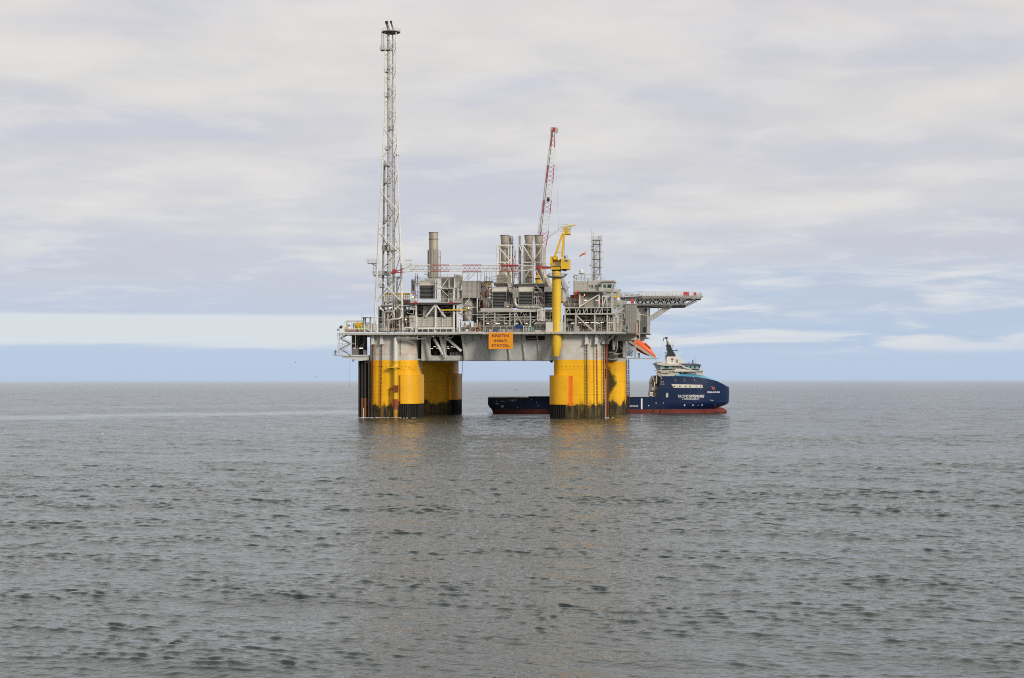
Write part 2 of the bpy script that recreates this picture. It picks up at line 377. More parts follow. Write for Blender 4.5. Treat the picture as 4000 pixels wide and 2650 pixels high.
# ================================================================== SEA
def make_sea():
    rng = np.random.default_rng(11)
    dense = np.arange(-R(22), R(22), .0011)
    rest = np.linspace(R(22), 2 * math.pi - R(22), 90)
    th = np.concatenate([dense, rest])
    rr = list(np.linspace(.5, 40, 14)) + list(np.arange(42, 60, .8)); r = 60.0
    while r < 20000:
        rr.append(r); r += max(.20, .20 * (r / 120) ** .80 if r < 420 else .545 * (r / 420) if r < 800 else r * .0017 * (r / 800) ** .9)
    rr = np.array(rr); nr, nt = len(rr), len(th)
    Rg, Tg = np.meshgrid(rr, th, indexing='ij')
    X = Rg * np.sin(Tg); Y = Rg * np.cos(Tg)
    dr = np.gradient(rr)[:, None]
    # calm streak downwind of the rig, and gusty patches
    def line_d(x, y, a, b):
        d = np.array(b) - np.array(a); L = np.hypot(*d); d = d / L
        return (x - a[0]) * -d[1] + (y - a[1]) * d[0]
    wob = 6 * np.sin(X / 37. + 1.) + 4 * np.sin(X / 13. + Y / 41.)
    d1 = line_d(X, Y, (-175, 575), (-52, 655)) + wob
    calm = np.exp(-(d1 / 34.) ** 2) * (X < -30) * .8
    d2 = line_d(X, Y, (-200, 760), (-40, 800)) + wob * 2
    calm = np.maximum(calm, np.exp(-(d2 / 40.) ** 2) * (X < 0) * .35)
    calm = np.maximum(calm, .55 * np.exp(-((X + 12) / 26.) ** 2 - ((Y - 622) / 22.) ** 2))
    gust = np.zeros_like(X)
    for i in range(14):
        lam = rng.uniform(35, 190); a = rng.uniform(-.6, .6); k = 2 * math.pi / lam
        gust += np.sin(k * (X * math.sin(a) * .6 + Y * math.cos(a)) + rng.uniform(0, 6.28)) / 14 ** .5
    amp = np.clip(1 + .20 * gust, .5, 1.6) * (1 - .75 * calm)
    Z = np.zeros_like(X); ZS = np.zeros_like(X); DX = np.zeros_like(X); DY = np.zeros_like(X)
    nw = 180; lams = np.exp(np.linspace(math.log(.42), math.log(26), nw)) * rng.uniform(.96, 1.04, nw)
    for lam in lams:
        k = 2 * math.pi / lam; a = R(22) + rng.normal(0, R(34))           # travelling roughly towards the viewer
        kx, ky = k * math.sin(a), k * math.cos(a)
        steep = .0165 * (1.75 if lam < 1.15 else (1.1 if lam < 1.8 else .62) if lam < 3 else (.42 if lam < 3 else (.42 if lam < 9 else .30)))
        wgt = np.clip((lam / (dr * 2.3) - 1) / 1.0, 0, 1) * np.clip((lam / (Rg * .0011) - 2) / 2, 0, 1)
        if not wgt.any(): continue
        ph = kx * X + ky * Y + rng.uniform(0, 6.283)
        A = steep / k * wgt * amp
        s_ = A * (np.sin(ph) + .3 * np.sin(2 * ph + .3)) ; c = np.cos(ph) * A * .9
        if lam < 2.2: ZS += s_; c = c * 0
        else: Z += s_
        DX += c * kx / k; DY += c * ky / k
    sd = Z[100:].std() + 1e-6
    ZS = ZS * np.clip(.92 + (Rg - 90) / 260 * .75, .92, 1.75) * np.exp(np.clip(.24 * Z / sd, -.6, .5)); Z = Z + ZS
    lean = np.clip(ZS, -.14, .14) * 2.0                     # short wind waves lean over with the wind: steep fronts, gentle backs
    DX -= lean * .35; DY -= lean
    Z = Z - Rg ** 2 / (2 * 7.4e6)
    co = np.stack([X + DX, Y + DY, Z], -1).reshape(-1, 3)
    ii = np.arange(nr - 1)[:, None]; jj = np.arange(nt)[None, :]; j2 = (jj + 1) % nt
    quads = np.stack([ii * nt + jj + 0 * ii, (ii + 1) * nt + jj, (ii + 1) * nt + j2, ii * nt + j2 + 0 * jj], -1).reshape(-1, 4)[:, ::-1]
    me = bpy.data.meshes.new('sea')
    me.vertices.add(len(co)); me.vertices.foreach_set('co', co.astype(np.float32).ravel())
    me.loops.add(quads.size); me.loops.foreach_set('vertex_index', quads.astype(np.int32).ravel())
    me.polygons.add(len(quads)); me.polygons.foreach_set('loop_start', np.arange(0, quads.size, 4, dtype=np.int32))
    me.polygons.foreach_set('use_smooth', np.ones(len(quads), dtype=bool))
    at = me.attributes.new('calm', 'FLOAT', 'POINT'); at.data.foreach_set('value', calm.astype(np.float32).ravel())
    me.update(calc_edges=True)
    o = bpy.data.objects.new('sea', me); COL.objects.link(o); tag(o, 'grey green sea with small wind ripples reaching the horizon', 'sea', kind='structure')
    m = bpy.data.materials.new('sea_water'); m.use_nodes = True; nt_ = m.node_tree; N = nt_.nodes.new; L = nt_.links.new
    b = nt_.nodes['Principled BSDF']; b.inputs['Base Color'].default_value = (.026, .038, .034, 1)
    b.inputs['IOR'].default_value = 1.333; b.inputs['Specular IOR Level'].default_value = .6
    g = N('ShaderNodeNewGeometry'); ln = N('ShaderNodeVectorMath'); ln.operation = 'LENGTH'; L(g.outputs['Position'], ln.inputs[0])
    mr = N('ShaderNodeMapRange'); L(ln.outputs['Value'], mr.inputs[0])
    for i, q in enumerate((60, 1500, .03, .14)): mr.inputs[i + 1].default_value = q
    ca = N('ShaderNodeAttribute'); ca.attribute_name = 'calm'
    def nz(sc, sx, sy, det, rot=0):
        mp = N('ShaderNodeMapping'); mp.inputs['Scale'].default_value = (sx, sy, 1); mp.inputs['Rotation'].default_value = (0, 0, rot)
        L(g.outputs['Position'], mp.inputs[0]); n = N('ShaderNodeTexNoise'); n.inputs['Scale'].default_value = sc; n.inputs['Detail'].default_value = det
        n.inputs['Roughness'].default_value = .62; L(mp.outputs[0], n.inputs['Vector']); return n.outputs['Fac']
    a1 = nz(2.1, .7, 1.25, 2, R(18)); a2 = nz(.7, .6, 1.25, 2, R(-14))
    ad = N('ShaderNodeMath'); ad.operation = 'MULTIPLY_ADD'; L(a2, ad.inputs[0]); ad.inputs[1].default_value = 1.0; L(a1, ad.inputs[2])
    st = N('ShaderNodeMapRange'); L(ca.outputs['Fac'], st.inputs[0])
    for i, q in enumerate((0, .8, .24, .08)): st.inputs[i + 1].default_value = q
    bp = N('ShaderNodeBump'); dm = N('ShaderNodeMapRange'); L(ln.outputs['Value'], dm.inputs[0])
    for i, q in enumerate((70, 480, .32, 1.7)): dm.inputs[i + 1].default_value = q
    fr_ = N('ShaderNodeMapRange'); L(ln.outputs['Value'], fr_.inputs[0])     # the far sea lies smoother and mirrors the low sky
    for i, q in enumerate((1800, 8000, 1.0, .28)): fr_.inputs[i + 1].default_value = q
    mm = N('ShaderNodeMath'); mm.operation = 'MULTIPLY'; L(dm.outputs[0], mm.inputs[0]); L(fr_.outputs[0], mm.inputs[1]); L(mm.outputs[0], bp.inputs['Distance'])
    mr2 = N('ShaderNodeMath'); mr2.operation = 'MULTIPLY'; L(mr.outputs[0], mr2.inputs[0]); L(fr_.outputs[0], mr2.inputs[1]); L(mr2.outputs[0], b.inputs['Roughness']); L(ad.outputs[0], bp.inputs['Height']); L(st.outputs[0], bp.inputs['Strength'])
    L(bp.outputs[0], b.inputs['Normal'])
    me.materials.append(m)
make_sea()

# ================================================================== RIG HULL
def column_material():
    m = bpy.data.materials.new('column_paint'); m.use_nodes = True; nt = m.node_tree; N = nt.nodes.new; L = nt.links.new
    b = nt.nodes['Principled BSDF']; b.inputs['Roughness'].default_value = .5; b.inputs['Specular IOR Level'].default_value = .25
    tc = N('ShaderNodeTexCoord'); sp = N('ShaderNodeSeparateXYZ'); L(tc.outputs['Object'], sp.inputs[0]); Z = sp.outputs[2]
    def noise(sx, sz, det=5, rg=.6):
        mp = N('ShaderNodeMapping'); mp.inputs['Scale'].default_value = (sx, sx, sz); L(tc.outputs['Object'], mp.inputs[0])
        n = N('ShaderNodeTexNoise'); n.inputs['Scale'].default_value = 1.; n.inputs['Detail'].default_value = det; n.inputs['Roughness'].default_value = rg
        L(mp.outputs[0], n.inputs['Vector']); return n.outputs['Fac']
    def rng(x, a, c, lo=0., hi=1.):
        n = N('ShaderNodeMapRange'); L(x, n.inputs[0])
        for i, q in enumerate((a, c, lo, hi)): n.inputs[i + 1].default_value = q
        return n.outputs[0]
    def mth(op, a, c):
        n = N('ShaderNodeMath'); n.operation = op
        for i, x in enumerate((a, c)):
            if isinstance(x, (int, float)): n.inputs[i].default_value = x
            else: L(x, n.inputs[i])
        return n.outputs[0]
    def mix(f, a, c):
        n = N('ShaderNodeMix'); n.data_type = 'RGBA'
        for s_, x in ((n.inputs[0], f), (n.inputs[6], a), (n.inputs[7], c)):
            if isinstance(x, (int, float)): s_.default_value = x
            elif isinstance(x, tuple): s_.default_value = (*x, 1)
            else: L(x, s_)
        return n.outputs[2]
    yel = mix(rng(noise(.16, .06, 3), .40, .66), (.84, .47, .008), (.84, .35, .008))
    yel = mix(rng(noise(.8, .10, 6), .56, .80, 0, .55), yel, (.42, .17, .015))
    yel = mix(rng(noise(.22, .35, 4), .5, .75, 0, .30), yel, (.52, .36, .03))
    wht = mix(rng(noise(.25, .3, 4), .4, .7), (.58, .56, .50), (.47, .46, .42))
    wht = mix(rng(noise(.55, .07, 6), .57, .74, 0, .8), wht, (.42, .21, .08))
    rb = mth('MULTIPLY', rng(noise(.15, .10, 5, .65), .48, .66), mth('MULTIPLY', rng(Z, 26.2, 24.6), rng(Z, 19.0, 21.5)))
    wht = mix(mth('MULTIPLY', rb, .55), wht, (.42, .22, .09))
    wht = mix(rng(noise(1.6, 1.6, 2), .70, .73), wht, (.12, .08, .06))
    col = mix(rng(Z, 19.74, 19.78), yel, wht)
    seam = mth('LESS_THAN', mth('ABSOLUTE', mth('SUBTRACT', Z, 21.7), 0.), .05)
    col = mix(mth('MULTIPLY', seam, .5), col, (.15, .13, .10))
    for zs0 in (16.6, 12.2, 8.0):
        sm = mth('MULTIPLY', mth('LESS_THAN', mth('ABSOLUTE', mth('SUBTRACT', Z, zs0), 0.), .07), rng(noise(.6, .6, 4), .35, .6, .05, .55)); col = mix(sm, col, (.22, .10, .02))
    zf = mth('ADD', Z, rng(noise(.16, .05, 5, .65), .25, .75, -2.4, 2.4))
    zf = mth('ADD', zf, rng(noise(1.1, .5, 5, .7), .3, .7, -.45, .45))
    gcol = mix(rng(noise(.9, .25, 6), .38, .62), (.018, .015, .009), (.10, .072, .022))
    gcol = mix(rng(noise(.5, .12, 5), .56, .70, 0, .85), gcol, (.26, .135, .016))
    rim = mth('MULTIPLY', rng(zf, 6.4, 4.6), rng(noise(.7, .16, 6, .7), .42, .62))
    col = mix(mth('MULTIPLY', rim, .75), col, (.20, .085, .015))
    col = mix(rng(zf, 4.9, 4.2), col, gcol)
    U, V_ = sp.outputs[0], sp.outputs[1]               # dark patch low on the far right-hand column, its edge broken by noise
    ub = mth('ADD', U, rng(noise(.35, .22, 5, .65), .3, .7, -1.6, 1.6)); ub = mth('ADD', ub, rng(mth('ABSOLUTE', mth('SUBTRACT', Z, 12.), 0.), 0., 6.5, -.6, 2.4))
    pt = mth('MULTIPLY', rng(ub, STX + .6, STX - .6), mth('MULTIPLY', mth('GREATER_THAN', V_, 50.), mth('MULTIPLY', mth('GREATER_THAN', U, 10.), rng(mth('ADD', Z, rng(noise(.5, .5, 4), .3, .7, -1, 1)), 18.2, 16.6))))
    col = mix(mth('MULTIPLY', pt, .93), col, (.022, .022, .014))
    L(col, b.inputs['Base Color']); return m
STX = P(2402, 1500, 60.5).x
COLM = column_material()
FENM = paint('fender_yellow', (.86, .43, .008), .45, .18, .16, .25, (.75, .22, .01))
GROW = paint('marine_growth', (.016, .014, .010), .7, .5, .8)
Zd = P(2000, 1299, -3).z                                      # main deck top
ZB = 19.75                                                     # underside of the deck box / paint line
def rprof(u0, u1, v0, v1, r, n=7):
    out = []
    for cu, cv, a0 in ((u0 + r, v0 + r, 180), (u1 - r, v0 + r, 270), (u1 - r, v1 - r, 0), (u0 + r, v1 - r, 90)):
        for i in range(n + 1):
            a = R(a0 + 90 * i / n); out.append((cu + r * math.cos(a), cv + r * math.sin(a)))
    return out
def chain_links(mb, p, q, pitch=.46):
    p, q = Vector(p), Vector(q); n = int((q - p).length / pitch); d = (q - p).normalized()
    a0 = d.orthogonal().normalized(); b0 = d.cross(a0); e1 = (a0 + b0).normalized(); e2 = d.cross(e1)
    for i in range(n):
        c = p + d * (i + .5) * pitch; e, f = (e1, e2) if i % 2 else (e2, e1); pts = []
        for k in range(8):
            t = 2 * math.pi * k / 8; pts.append((c + d * (.37 * math.cos(t)) + e * (.235 * math.sin(t)), (d * math.cos(t) + e * math.sin(t))))
        vs = []
        for q_, o_ in pts:
            for x, y in ((1, 0), (0, 1), (-1, 0), (0, -1)): vs.append(q_ + o_ * (.085 * x) + f * (.085 * y))
        mb.add(vs, [(k * 4 + j, k * 4 + (j + 1) % 4, ((k + 1) % 8) * 4 + (j + 1) % 4, ((k + 1) % 8) * 4 + j) for k in range(8) for j in range(4)])
HULL = thing('platform_hull', 'yellow and grey floating platform hull on four fat columns with pale main deck', 'oil platform', (0, 0, 0))
W = 16.6
uL = P(1441, 1500, 2).x; uR = P(2161, 1500, 2).x
VB = 60.0
cols = {'fl': (uL, 0), 'fr': (uR, 0)}
uBL = P(1783, 1500, VB + 8).x - W; uBR = P(2444, 1500, VB + 8).x - W
cols['bl'] = (uBL, VB); cols['br'] = (uBR, VB)
cobj = {}
for k, (u0, v0) in cols.items():
    mb = MB(); pr = rprof(u0, u0 + W, v0, v0 + W, 4.2); n = len(pr)
    zs = [-3, 2, 8, 14, ZB, Zd - .55]
    vs = [(u, v, z) for z in zs for u, v in pr]
    mb.add(vs, [(i * n + j, i * n + (j + 1) % n, (i + 1) * n + (j + 1) % n, (i + 1) * n + j) for i in range(len(zs) - 1) for j in range(n)] + [tuple(range((len(zs) - 1) * n, len(zs) * n))])
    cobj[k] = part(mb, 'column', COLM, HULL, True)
def fender(col, key, idx0, idx1, start, end, ztop, zbot, off=.75):
    u0, v0 = cols[key]; pr = rprof(u0, u0 + W, v0, v0 + W, 4.2); po = rprof(u0 - off, u0 + W + off, v0 - off, v0 + W + off, 4.2 + off)
    seq = list(range(idx0, idx1 + 1)); inn = [pr[i % 32] for i in seq]; out = [po[i % 32] for i in seq]
    if start: inn.insert(0, (start[0], start[1])); out.insert(0, (start[0] + start[2] * off, start[1] + start[3] * off))
    if end: inn.append((end[0], end[1])); out.append((end[0] + end[2] * off, end[1] + end[3] * off))
    n = len(inn); mb = MB()
    vs = [(u, v, z) for z in (zbot, ztop) for ring in (out, inn) for u, v in ring]
    fs = []
    for j in range(n - 1):
        fs += [(j, j + 1, 2 * n + j + 1, 2 * n + j), (2 * n + j, 2 * n + j + 1, 3 * n + j + 1, 3 * n + j), (j, n + j, n + j + 1, j + 1)]
    fs += [(0, 2 * n, 3 * n, n), (n - 1, 2 * n - 1, 4 * n - 1, 3 * n - 1)]
    mb.add(vs, fs); f = part(mb, 'fender', FENM, cobj[key], True)
    # ribs under the fender, down into the water
    mb = MB(); L_ = 0; acc = .2
    for j in range(n - 1):
        a, b = Vector(out[j]).to_3d(), Vector(out[j + 1]).to_3d(); a2, b2 = Vector(inn[j]).to_3d(), Vector(inn[j + 1]).to_3d(); d = (b - a).length
        while acc < d:
            t = acc / d; o_ = a.lerp(b, t); i_ = a2.lerp(b2, t); tg = (b - a).normalized() * .17; ot = (o_ - i_).normalized() * (off * .95)
            o2 = i_ + ot
            q = [i_ - tg, i_ + tg, o2 + tg, o2 - tg]; z0, z1 = Vector((0, 0, -3)), Vector((0, 0, zbot - .02))
            mb.hexa([p + z0 for p in q], [p + z1 for p in q]); acc += .78
        acc -= d
    part(mb, 'fender_rib', GROW, cobj[key])
u0, v0 = cols['fl']; fender(0, 'fl', 8, 15, (P(1566, 1520, 0).x, 0, 0, -1), (u0 + W, W - 4.5, 1, 0), P(1600, 1463, 0).z, P(1600, 1578, 0).z)
u0, v0 = cols['fr']; fender(0, 'fr', 0, 7, (u0, W - 5, -1, 0), (P(2217, 1500, 0).x, 0, 0, -1), P(2180, 1467, 0).z, P(2180, 1581, 0).z, 1.5)
u0, v0 = cols['bl']; fender(0, 'bl', 11, 15, None, (u0 + W, VB + W - 4.5, 1, 0), P(1790, 1460, VB).z, P(1790, 1562, VB).z, 1.5)
# chains, chain housings
for key, px, v, pb, yb in (('fl', 1456, -.75, 1452, 1626), ('fl', 1490.5, -.75, 1486, 1626), ('fr', 2291.5, -.75, 2293, 1640), ('fr', 2330, -.75, 2333.5, 1640)):
    mb = MB(); chain_links(mb, P(px, 1343, v), P(pb, yb + 6, v)); part(mb, 'mooring_chain', CHAIN, cobj[key])
    mb = MB(); mb.B(px - 6, 1304, px + 5, 1344, v - .55, .3); mb.B(px - 7.5, 1340, px + 6.5, 1346, v - .7, .3); part(mb, 'chain_housing', BOXG, cobj[key])
for px, v, pb in ((2357, 2.2, 2360), (2372.5, 8.5, 2375)):
    mb = MB(); chain_links(mb, P(px, 1343, v), P(pb, 1640, v)); part(mb, 'mooring_chain', CHAIN if px < 2360 else RUST, cobj['fr'])
    mb = MB(); mb.B(px - 7, 1304, px + 4, 1344, v - .6, v + 2.4); part(mb, 'chain_housing', BOXG, cobj['fr'])
for px, v in ((2448, 66), (2455.5, 70)):
    mb = MB(); chain_links(mb, P(px, 1404, v), P(px + 3, 1618, v)); part(mb, 'mooring_chain', CHAIN, cobj['br'])
mb = MB(); mb.path([P(2368, 1345, 6.0), P(2369, 1640, 6.0)], .22, 8); part(mb, 'drain_pipe', REDBR, cobj['fr'])
mb = MB(); mb.path([P(2364, 1480, 4.5), P(2365.5, 1640, 4.5)], .10, 8); part(mb, 'drain_pipe', LIGHT, cobj['fr'])
# orange wear strip on the near right-hand column
mb = MB(); mb.B(2221, 1468, 2237, 1586, -.012, .1); part(mb, 'wear_strip', paint('wear_orange', (.74, .19, .01), .5, .2, .4), cobj['fr'])
# corrugated skirt beside the chain housings
mb = MB()
for i, x in enumerate(np.arange(2297, 2352, 6.5)): mb.B(x, 1304, x + 3.2, 1334 + 5 * math.sin(i * 2.1), -.16, .2)
part(mb, 'skirt_plate', BOXG, cobj['fr'])
# small bolt-on eyes around the columns
for key, x0, x1 in (('fl', 1462, 1655), ('fr', 2180, 2350)):
    mb = MB()
    for x in np.arange(x0, x1, 15.5): mb.B(x, 1431, x + 1.6, 1433, -.2, .2)
    part(mb, 'pad_eye', RUST, cobj[key])
# big pipe down the near left-hand column
mb = MB()
zt = lambda y: P(1545, y, -1.2).z
cu = P(1545, 1400, -1.2)
def cyl_px(mb, px, y0, y1, v, r, n=16, r1=None): c = P(px, (y0 + y1) / 2, v); mb.tube((c.x, c.y, P(px, y1, v).z), (c.x, c.y, P(px, y0, v).z), r, n, r1)
cyl_px(mb, 1545, 1345, 1411, -1.2, .76)
mb.path([P(1558, 1318, 2), P(1545, 1316, -1.2), P(1545, 1346, -1.2)], .70, 14, 1.3)
RP = part(mb, 'riser_pipe', SWHITE, cobj['fl'], True)
mb = MB(); cyl_px(mb, 1545, 1411, 1506, -1.2, .765); cyl_px(mb, 1545, 1422, 1433, -1.2, 1.05, 16, .77); cyl_px(mb, 1545, 1433, 1440, -1.2, 1.2); cyl_px(mb, 1545, 1440, 1448, -1.2, .8, 16, 1.1); cyl_px(mb, 1545, 1531, 1562, -1.2, .77)
mb.B(1515, 1434, 1560, 1437.5, -2.4, .1)
part(mb, 'riser_sleeve', YEL, cobj['fl'], True)
mb = MB()
for y in (1508, 1516, 1524): cyl_px(mb, 1545, y, y + 4, -1.2, 1.0)
for y in (1506, 1531): cyl_px(mb, 1545, y, y + 1.5, -1.2, 1.1)
cyl_px(mb, 1545, 1506, 1532, -1.2, .82)
for x in (1536, 1541, 1547, 1553): mb.B(x, 1506, x + 1.6, 1532, -2.25, -1.9)
for y in (1562, 1572, 1579): cyl_px(mb, 1545, y, y + 5, -1.2, .95)
cyl_px(mb, 1545, 1560, 1600, -1.2, .85); mb.B(1551, 1440, 1553, 1570, -.9, -.6); mb.B(1522, 1516, 1536, 1518, -1.2, .1); mb.B(1553, 1569, 1560, 1571.5, -1.4, .1)
part(mb, 'riser_clamp', REDBR, cobj['fl'])
mb = MB(); cyl_px(mb, 1545, 1600, 1650, -1.2, .74); part(mb, 'riser_foot', paint('rusty_yellow', (.46, .22, .02), .6, .5, .5, .9, (.20, .06, .02)), cobj['fl'], True)
mb = MB(); mb.path([P(1560, 1411, -.05), P(1563, 1411, -.4), P(1563, 1432, -.4), P(1556, 1432, -.4)], .08, 5); mb.path([P(1521, 1518, -.3), P(1521, 1590, -.3)], .09, 5); mb.path([P(1564, 1320, -.3), P(1565, 1388, -.3)], .08, 5)
each(mb, 'hand_grip', RUST, cobj['fl'])
# dark caissons under the left overhang
for px, r, v, mm in ((1405.5, .50, 2.5, GROW), (1416.5, .56, 1.8, DARK), (1427, .50, 1.2, DARK), (1435.5, .46, 3.5, DARK)):
    mb = MB(); c = P(px, 1500, v); zz = P(px, 1556, v).z
    mb.tube((c.x, v, zz), (c.x, v, P(px, 1404, v).z), r, 14); cs = part(mb, 'caisson', paint('caisson_dark', (.030, .022, .016), .6, .4, .4), HULL, True)
    mb = MB(); mb.tube((c.x, v, -3), (c.x, v, zz), r * 1.02, 14); part(mb, 'caisson_foot', GROW if mm is GROW else RUST, cs, True)
mb = MB(); mb.B(1418, 1594, 1421, 1640, .9, 1.3); part(mb, 'marker_strip', SWHITE, HULL)
mb = MB(); mb.B(1438, 1412, 1441.5, 1640, -.1, 14); part(mb, 'corner_plate', DARK, HULL)
# ---- deck box between the columns: leaning front plate with an open bay on the left
def VS(y): return 1.2 + 3.2 * (y - 1305) / (1409 - 1305)
def S(x, y, o=0.): return P(x, y, VS(y) + o)
def splate(mb, pts, t=.5, o=0.): mb.prism([S(x, y, o) for x, y in pts], (0, t, 0))
box = MB()
splate(box, [(1812, 1304), (2163, 1304), (2163, 1409), (1812, 1409)])
splate(box, [(1646, 1390), (1812, 1390), (1812, 1409), (1646, 1409)])
splate(box, [(1646, 1304), (1682, 1304), (1682, 1390), (1646, 1390)])
splate(box, [(1721, 1325), (1743, 1325), (1743, 1390), (1721, 1390)])
for (x, y, sx, sy) in ((1682, 1390, 1, -1), (1721, 1390, -1, -1), (1743, 1390, 1, -1), (1682, 1318, 1, 1), (1721, 1325, -1, 1), (1743, 1325, 1, 1)):
    r_ = 9; arc = [(x + sx * (r_ - r_ * math.sin(t)), y + sy * (r_ - r_ * math.cos(t))) for t in np.linspace(0, math.pi / 2, 5)]
    splate(box, [(x, y)] + arc, .45, .02)
for v_ in (20, 78 - 14):                                      # underside ring and far plate
    pass
box.box(uL + 3, uR + W - 3, 4.9, 24, ZB + .02, ZB + .5)
box.box(uBL, uBR + W - 2, 58, 72, ZB + .6, ZB + 1.1)
box.box(uL + 4, uL + 16, 16, 62, ZB + .6, ZB + 1.1); box.box(uR + 2, uR + 15, 16, 62, ZB + .6, ZB + 1.1)
DB = part(box, 'deck_box', BOXG, HULL)
mb = MB()
for (a, b, c, d, w_) in ((1664, 1318, 1677, 1400, .75), (1696, 1324, 1731, 1386, .8), (1721, 1310, 1738, 1398, .8), (1752, 1328, 1802, 1372, .9), (1736, 1316, 1752, 1328, .9), (1806, 1306, 1820, 1408, .8)):
    mb.beam(S(a, b, -.55), S(c, d, -.55), w_, .8)
each(mb, 'brace', BOXG, DB)
mb = MB()
for x in (1897, 1981, 2040, 2098):                            # vertical stiffeners, following the lean of the plate
    mb.beam(S(x, 1309, -.22), S(x + 11, 1404, -.22), .3, .5); mb.beam(S(x + 9.8, 1391, -.3), S(x + 11.6, 1405, -.3), .6, .5)
each(mb, 'stiffener', BOXG, DB)
mb = MB()
for x in np.arange(1650, 2162, 3.55): mb.B(x, 1408.2, x + 2.0, 1411.2, VS(1409) - .1, VS(1409) + .4)
part(mb, 'bottom_tooth', MID, DB)
mb = MB(); mb.prism([S(2052, 1312, -.2), S(2128, 1312, -.2), S(2128, 1330, -.2), S(2056, 1330, -.2)], (0, .15, 0)); part(mb, 'hatch', BLACK, DB)
mb = MB(); mb.tube(S(2057, 1323, -.5), S(2105, 1323, -.5), .16, 6); mb.beam(S(2128, 1331, -.3), S(2086, 1331.5, -.3), .2); mb.beam(S(1846, 1312, -.4), S(1849, 1330, -.4), .15); mb.beam(S(1876, 1312, -.4), S(1878, 1325, -.4), .15); part(mb, 'pipe', ALU, DB)
# dark interior behind the open bay
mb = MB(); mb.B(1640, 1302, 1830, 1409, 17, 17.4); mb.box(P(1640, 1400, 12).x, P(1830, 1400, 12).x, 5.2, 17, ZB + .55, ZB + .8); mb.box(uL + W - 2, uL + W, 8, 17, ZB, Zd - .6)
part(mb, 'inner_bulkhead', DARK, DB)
mb = MB()
for i in range(16):
    x = random.uniform(1684, 1800); y = random.uniform(1325, 1385)
    if i % 2: mb.T((x, y, 11), (x + random.uniform(10, 40), y, 11), .12, 5)
    else: mb.T((x, y, 11), (x, y + random.uniform(15, 50), 11), .15, 5)
for x, y in ((1757, 1366), (1780, 1372), (1694, 1374)): mb.B(x, y, x + 12, y + 22, 12, 14)
part(mb, 'bay_piping', MID, DB)
mb = MB()
for x, y in ((1683, 1361), (1694, 1354), (1712, 1355), (1705, 1360), (1745, 1355), (1762, 1355), (1748, 1361), (1772, 1356)): mb.B(x, y, x + 7.5, y + 1.5, 10.5, 10.7)
each(mb, 'tube_lamp', TUBE, DB)
mb = MB(); mb.B(1757, 1389.5, 1811, 1392, 4.6, 7.2); part(mb, 'bay_walkway', LIGHT, DB); mb = MB(); mb.RL(1759, 1809, 1389.5, 4.7, 1.1, 1.2); part(mb, 'railing', LIGHT, DB)
mb = MB(); mb.path([P(1805, 1362, 3.5), P(1806, 1440, 3.5), P(1805, 1465, 3.5), P(1803, 1480, 3.5)], .10, 6); part(mb, 'hanging_hose', BLACK, DB)
mb = MB(); mb.path([P(2154, 1360, 6), P(2149, 1375, 6), P(2150, 1400, 6), P(2155, 1414, 6)], .55, 8, .6); mb.B(2146, 1395, 2158, 1405, 5, 7); mb.path([P(2148, 1405, 6), P(2158, 1416, 6)], .4, 6); part(mb, 'hose_bundle', DARK, DB)
# ---- main deck
dk = MB()
xl, xr = P(1318, 1298, -3).x, P(2402, 1300, -3).x
x2 = P(2487, 1300, 10).x
poly = [(xl, -3.0), (xr, -3.0), (xr, 10), (x2, 10), (x2, 78), (uBL - 4, 78), (xl + 3, 40)]
dk.prism([(u, v, Zd - .55) for u, v in poly], (0, 0, .5))
DK = part(dk, 'main_deck', LIGHT, HULL)
mb = MB(); mb.box(xl, xr, -3.12, -2.95, Zd - .62, Zd + .12)
for x in np.arange(1330, 2400, 29): mb.B(x, 1303, x + 1.6, 1308, -2.9, -1.5)
part(mb, 'edge_beam', LIGHT, DK)
mb = MB()
mb.RL(1322, 1530, 1297.5, -2.85, 1.15); mb.RL(1532, 1630, 1298, -2.85, 1.15)
mb.RL(1632, 1790, 1298, -2.85, 1.15); part(mb, 'railing', WHITE, DK)
mb = MB(); mb.RL(1884, 2130, 1299, -2.85, 1.15); mb.RL(2200, 2400, 1300, -2.85, 1.15); part(mb, 'railing', LIGHT, DK)
mb = MB()
for x0, x1 in ((1535, 1778),):
    for x in np.arange(x0, x1, 23): mb.B(x, 1286, x + 2, 1297, -2.95, -2.8)
each(mb, 'white_post', SWHITE, DK)
# outrigger walkway and pipes under the deck edge
mb = MB()
mb.B(1553, 1323.5, 1645, 1326, -2.4, -1.2); mb.B(1553, 1318.5, 1632, 1320, -2.4, -2.2)
for x in (1554, 1590, 1594, 1631): mb.T((x, 1302, -2.3), (x, 1327, -2.3), .09, 5)
mb.T((1557, 1316, -2.3), (1592, 1303, -2.3), .09, 5); mb.T((1645, 1325, -2.3), (1662, 1320, -2), .09, 5); mb.T((1680, 1304, -2.2), (1694, 1319, -2.2), .09, 5); mb.T((1694, 1303, -2.2), (1694, 1320, -2.2), .1, 5)
mb.T((1764, 1320, -1.5), (1776, 1308, -1.5), .1, 5); mb.T((1752, 1320, -1.5), (1764, 1321, -1.5), .1, 5); mb.T((1832, 1322, -1.5), (1842, 1308, -1.5), .12, 5)
part(mb, 'catwalk', LIGHT, DK)
mb = MB(); mb.path([P(1615, 1303, -1.6), P(1619, 1312.5, -1.6), P(1752, 1312.5, -1.6)], .24, 8, 1.0); mb.path([P(1750, 1312.5, -1.6), P(1753, 1312.5, -1.6)], .34, 8); part(mb, 'deck_pipe', ALU, DK, True)
mb = MB(); mb.B(1794, 1300.5, 1884, 1305.5, -4.2, -2.95); mb.B(2132, 1298.5, 2212, 1304.5, -4.0, -2.95); each(mb, 'deck_bracket', LIGHT, DK)
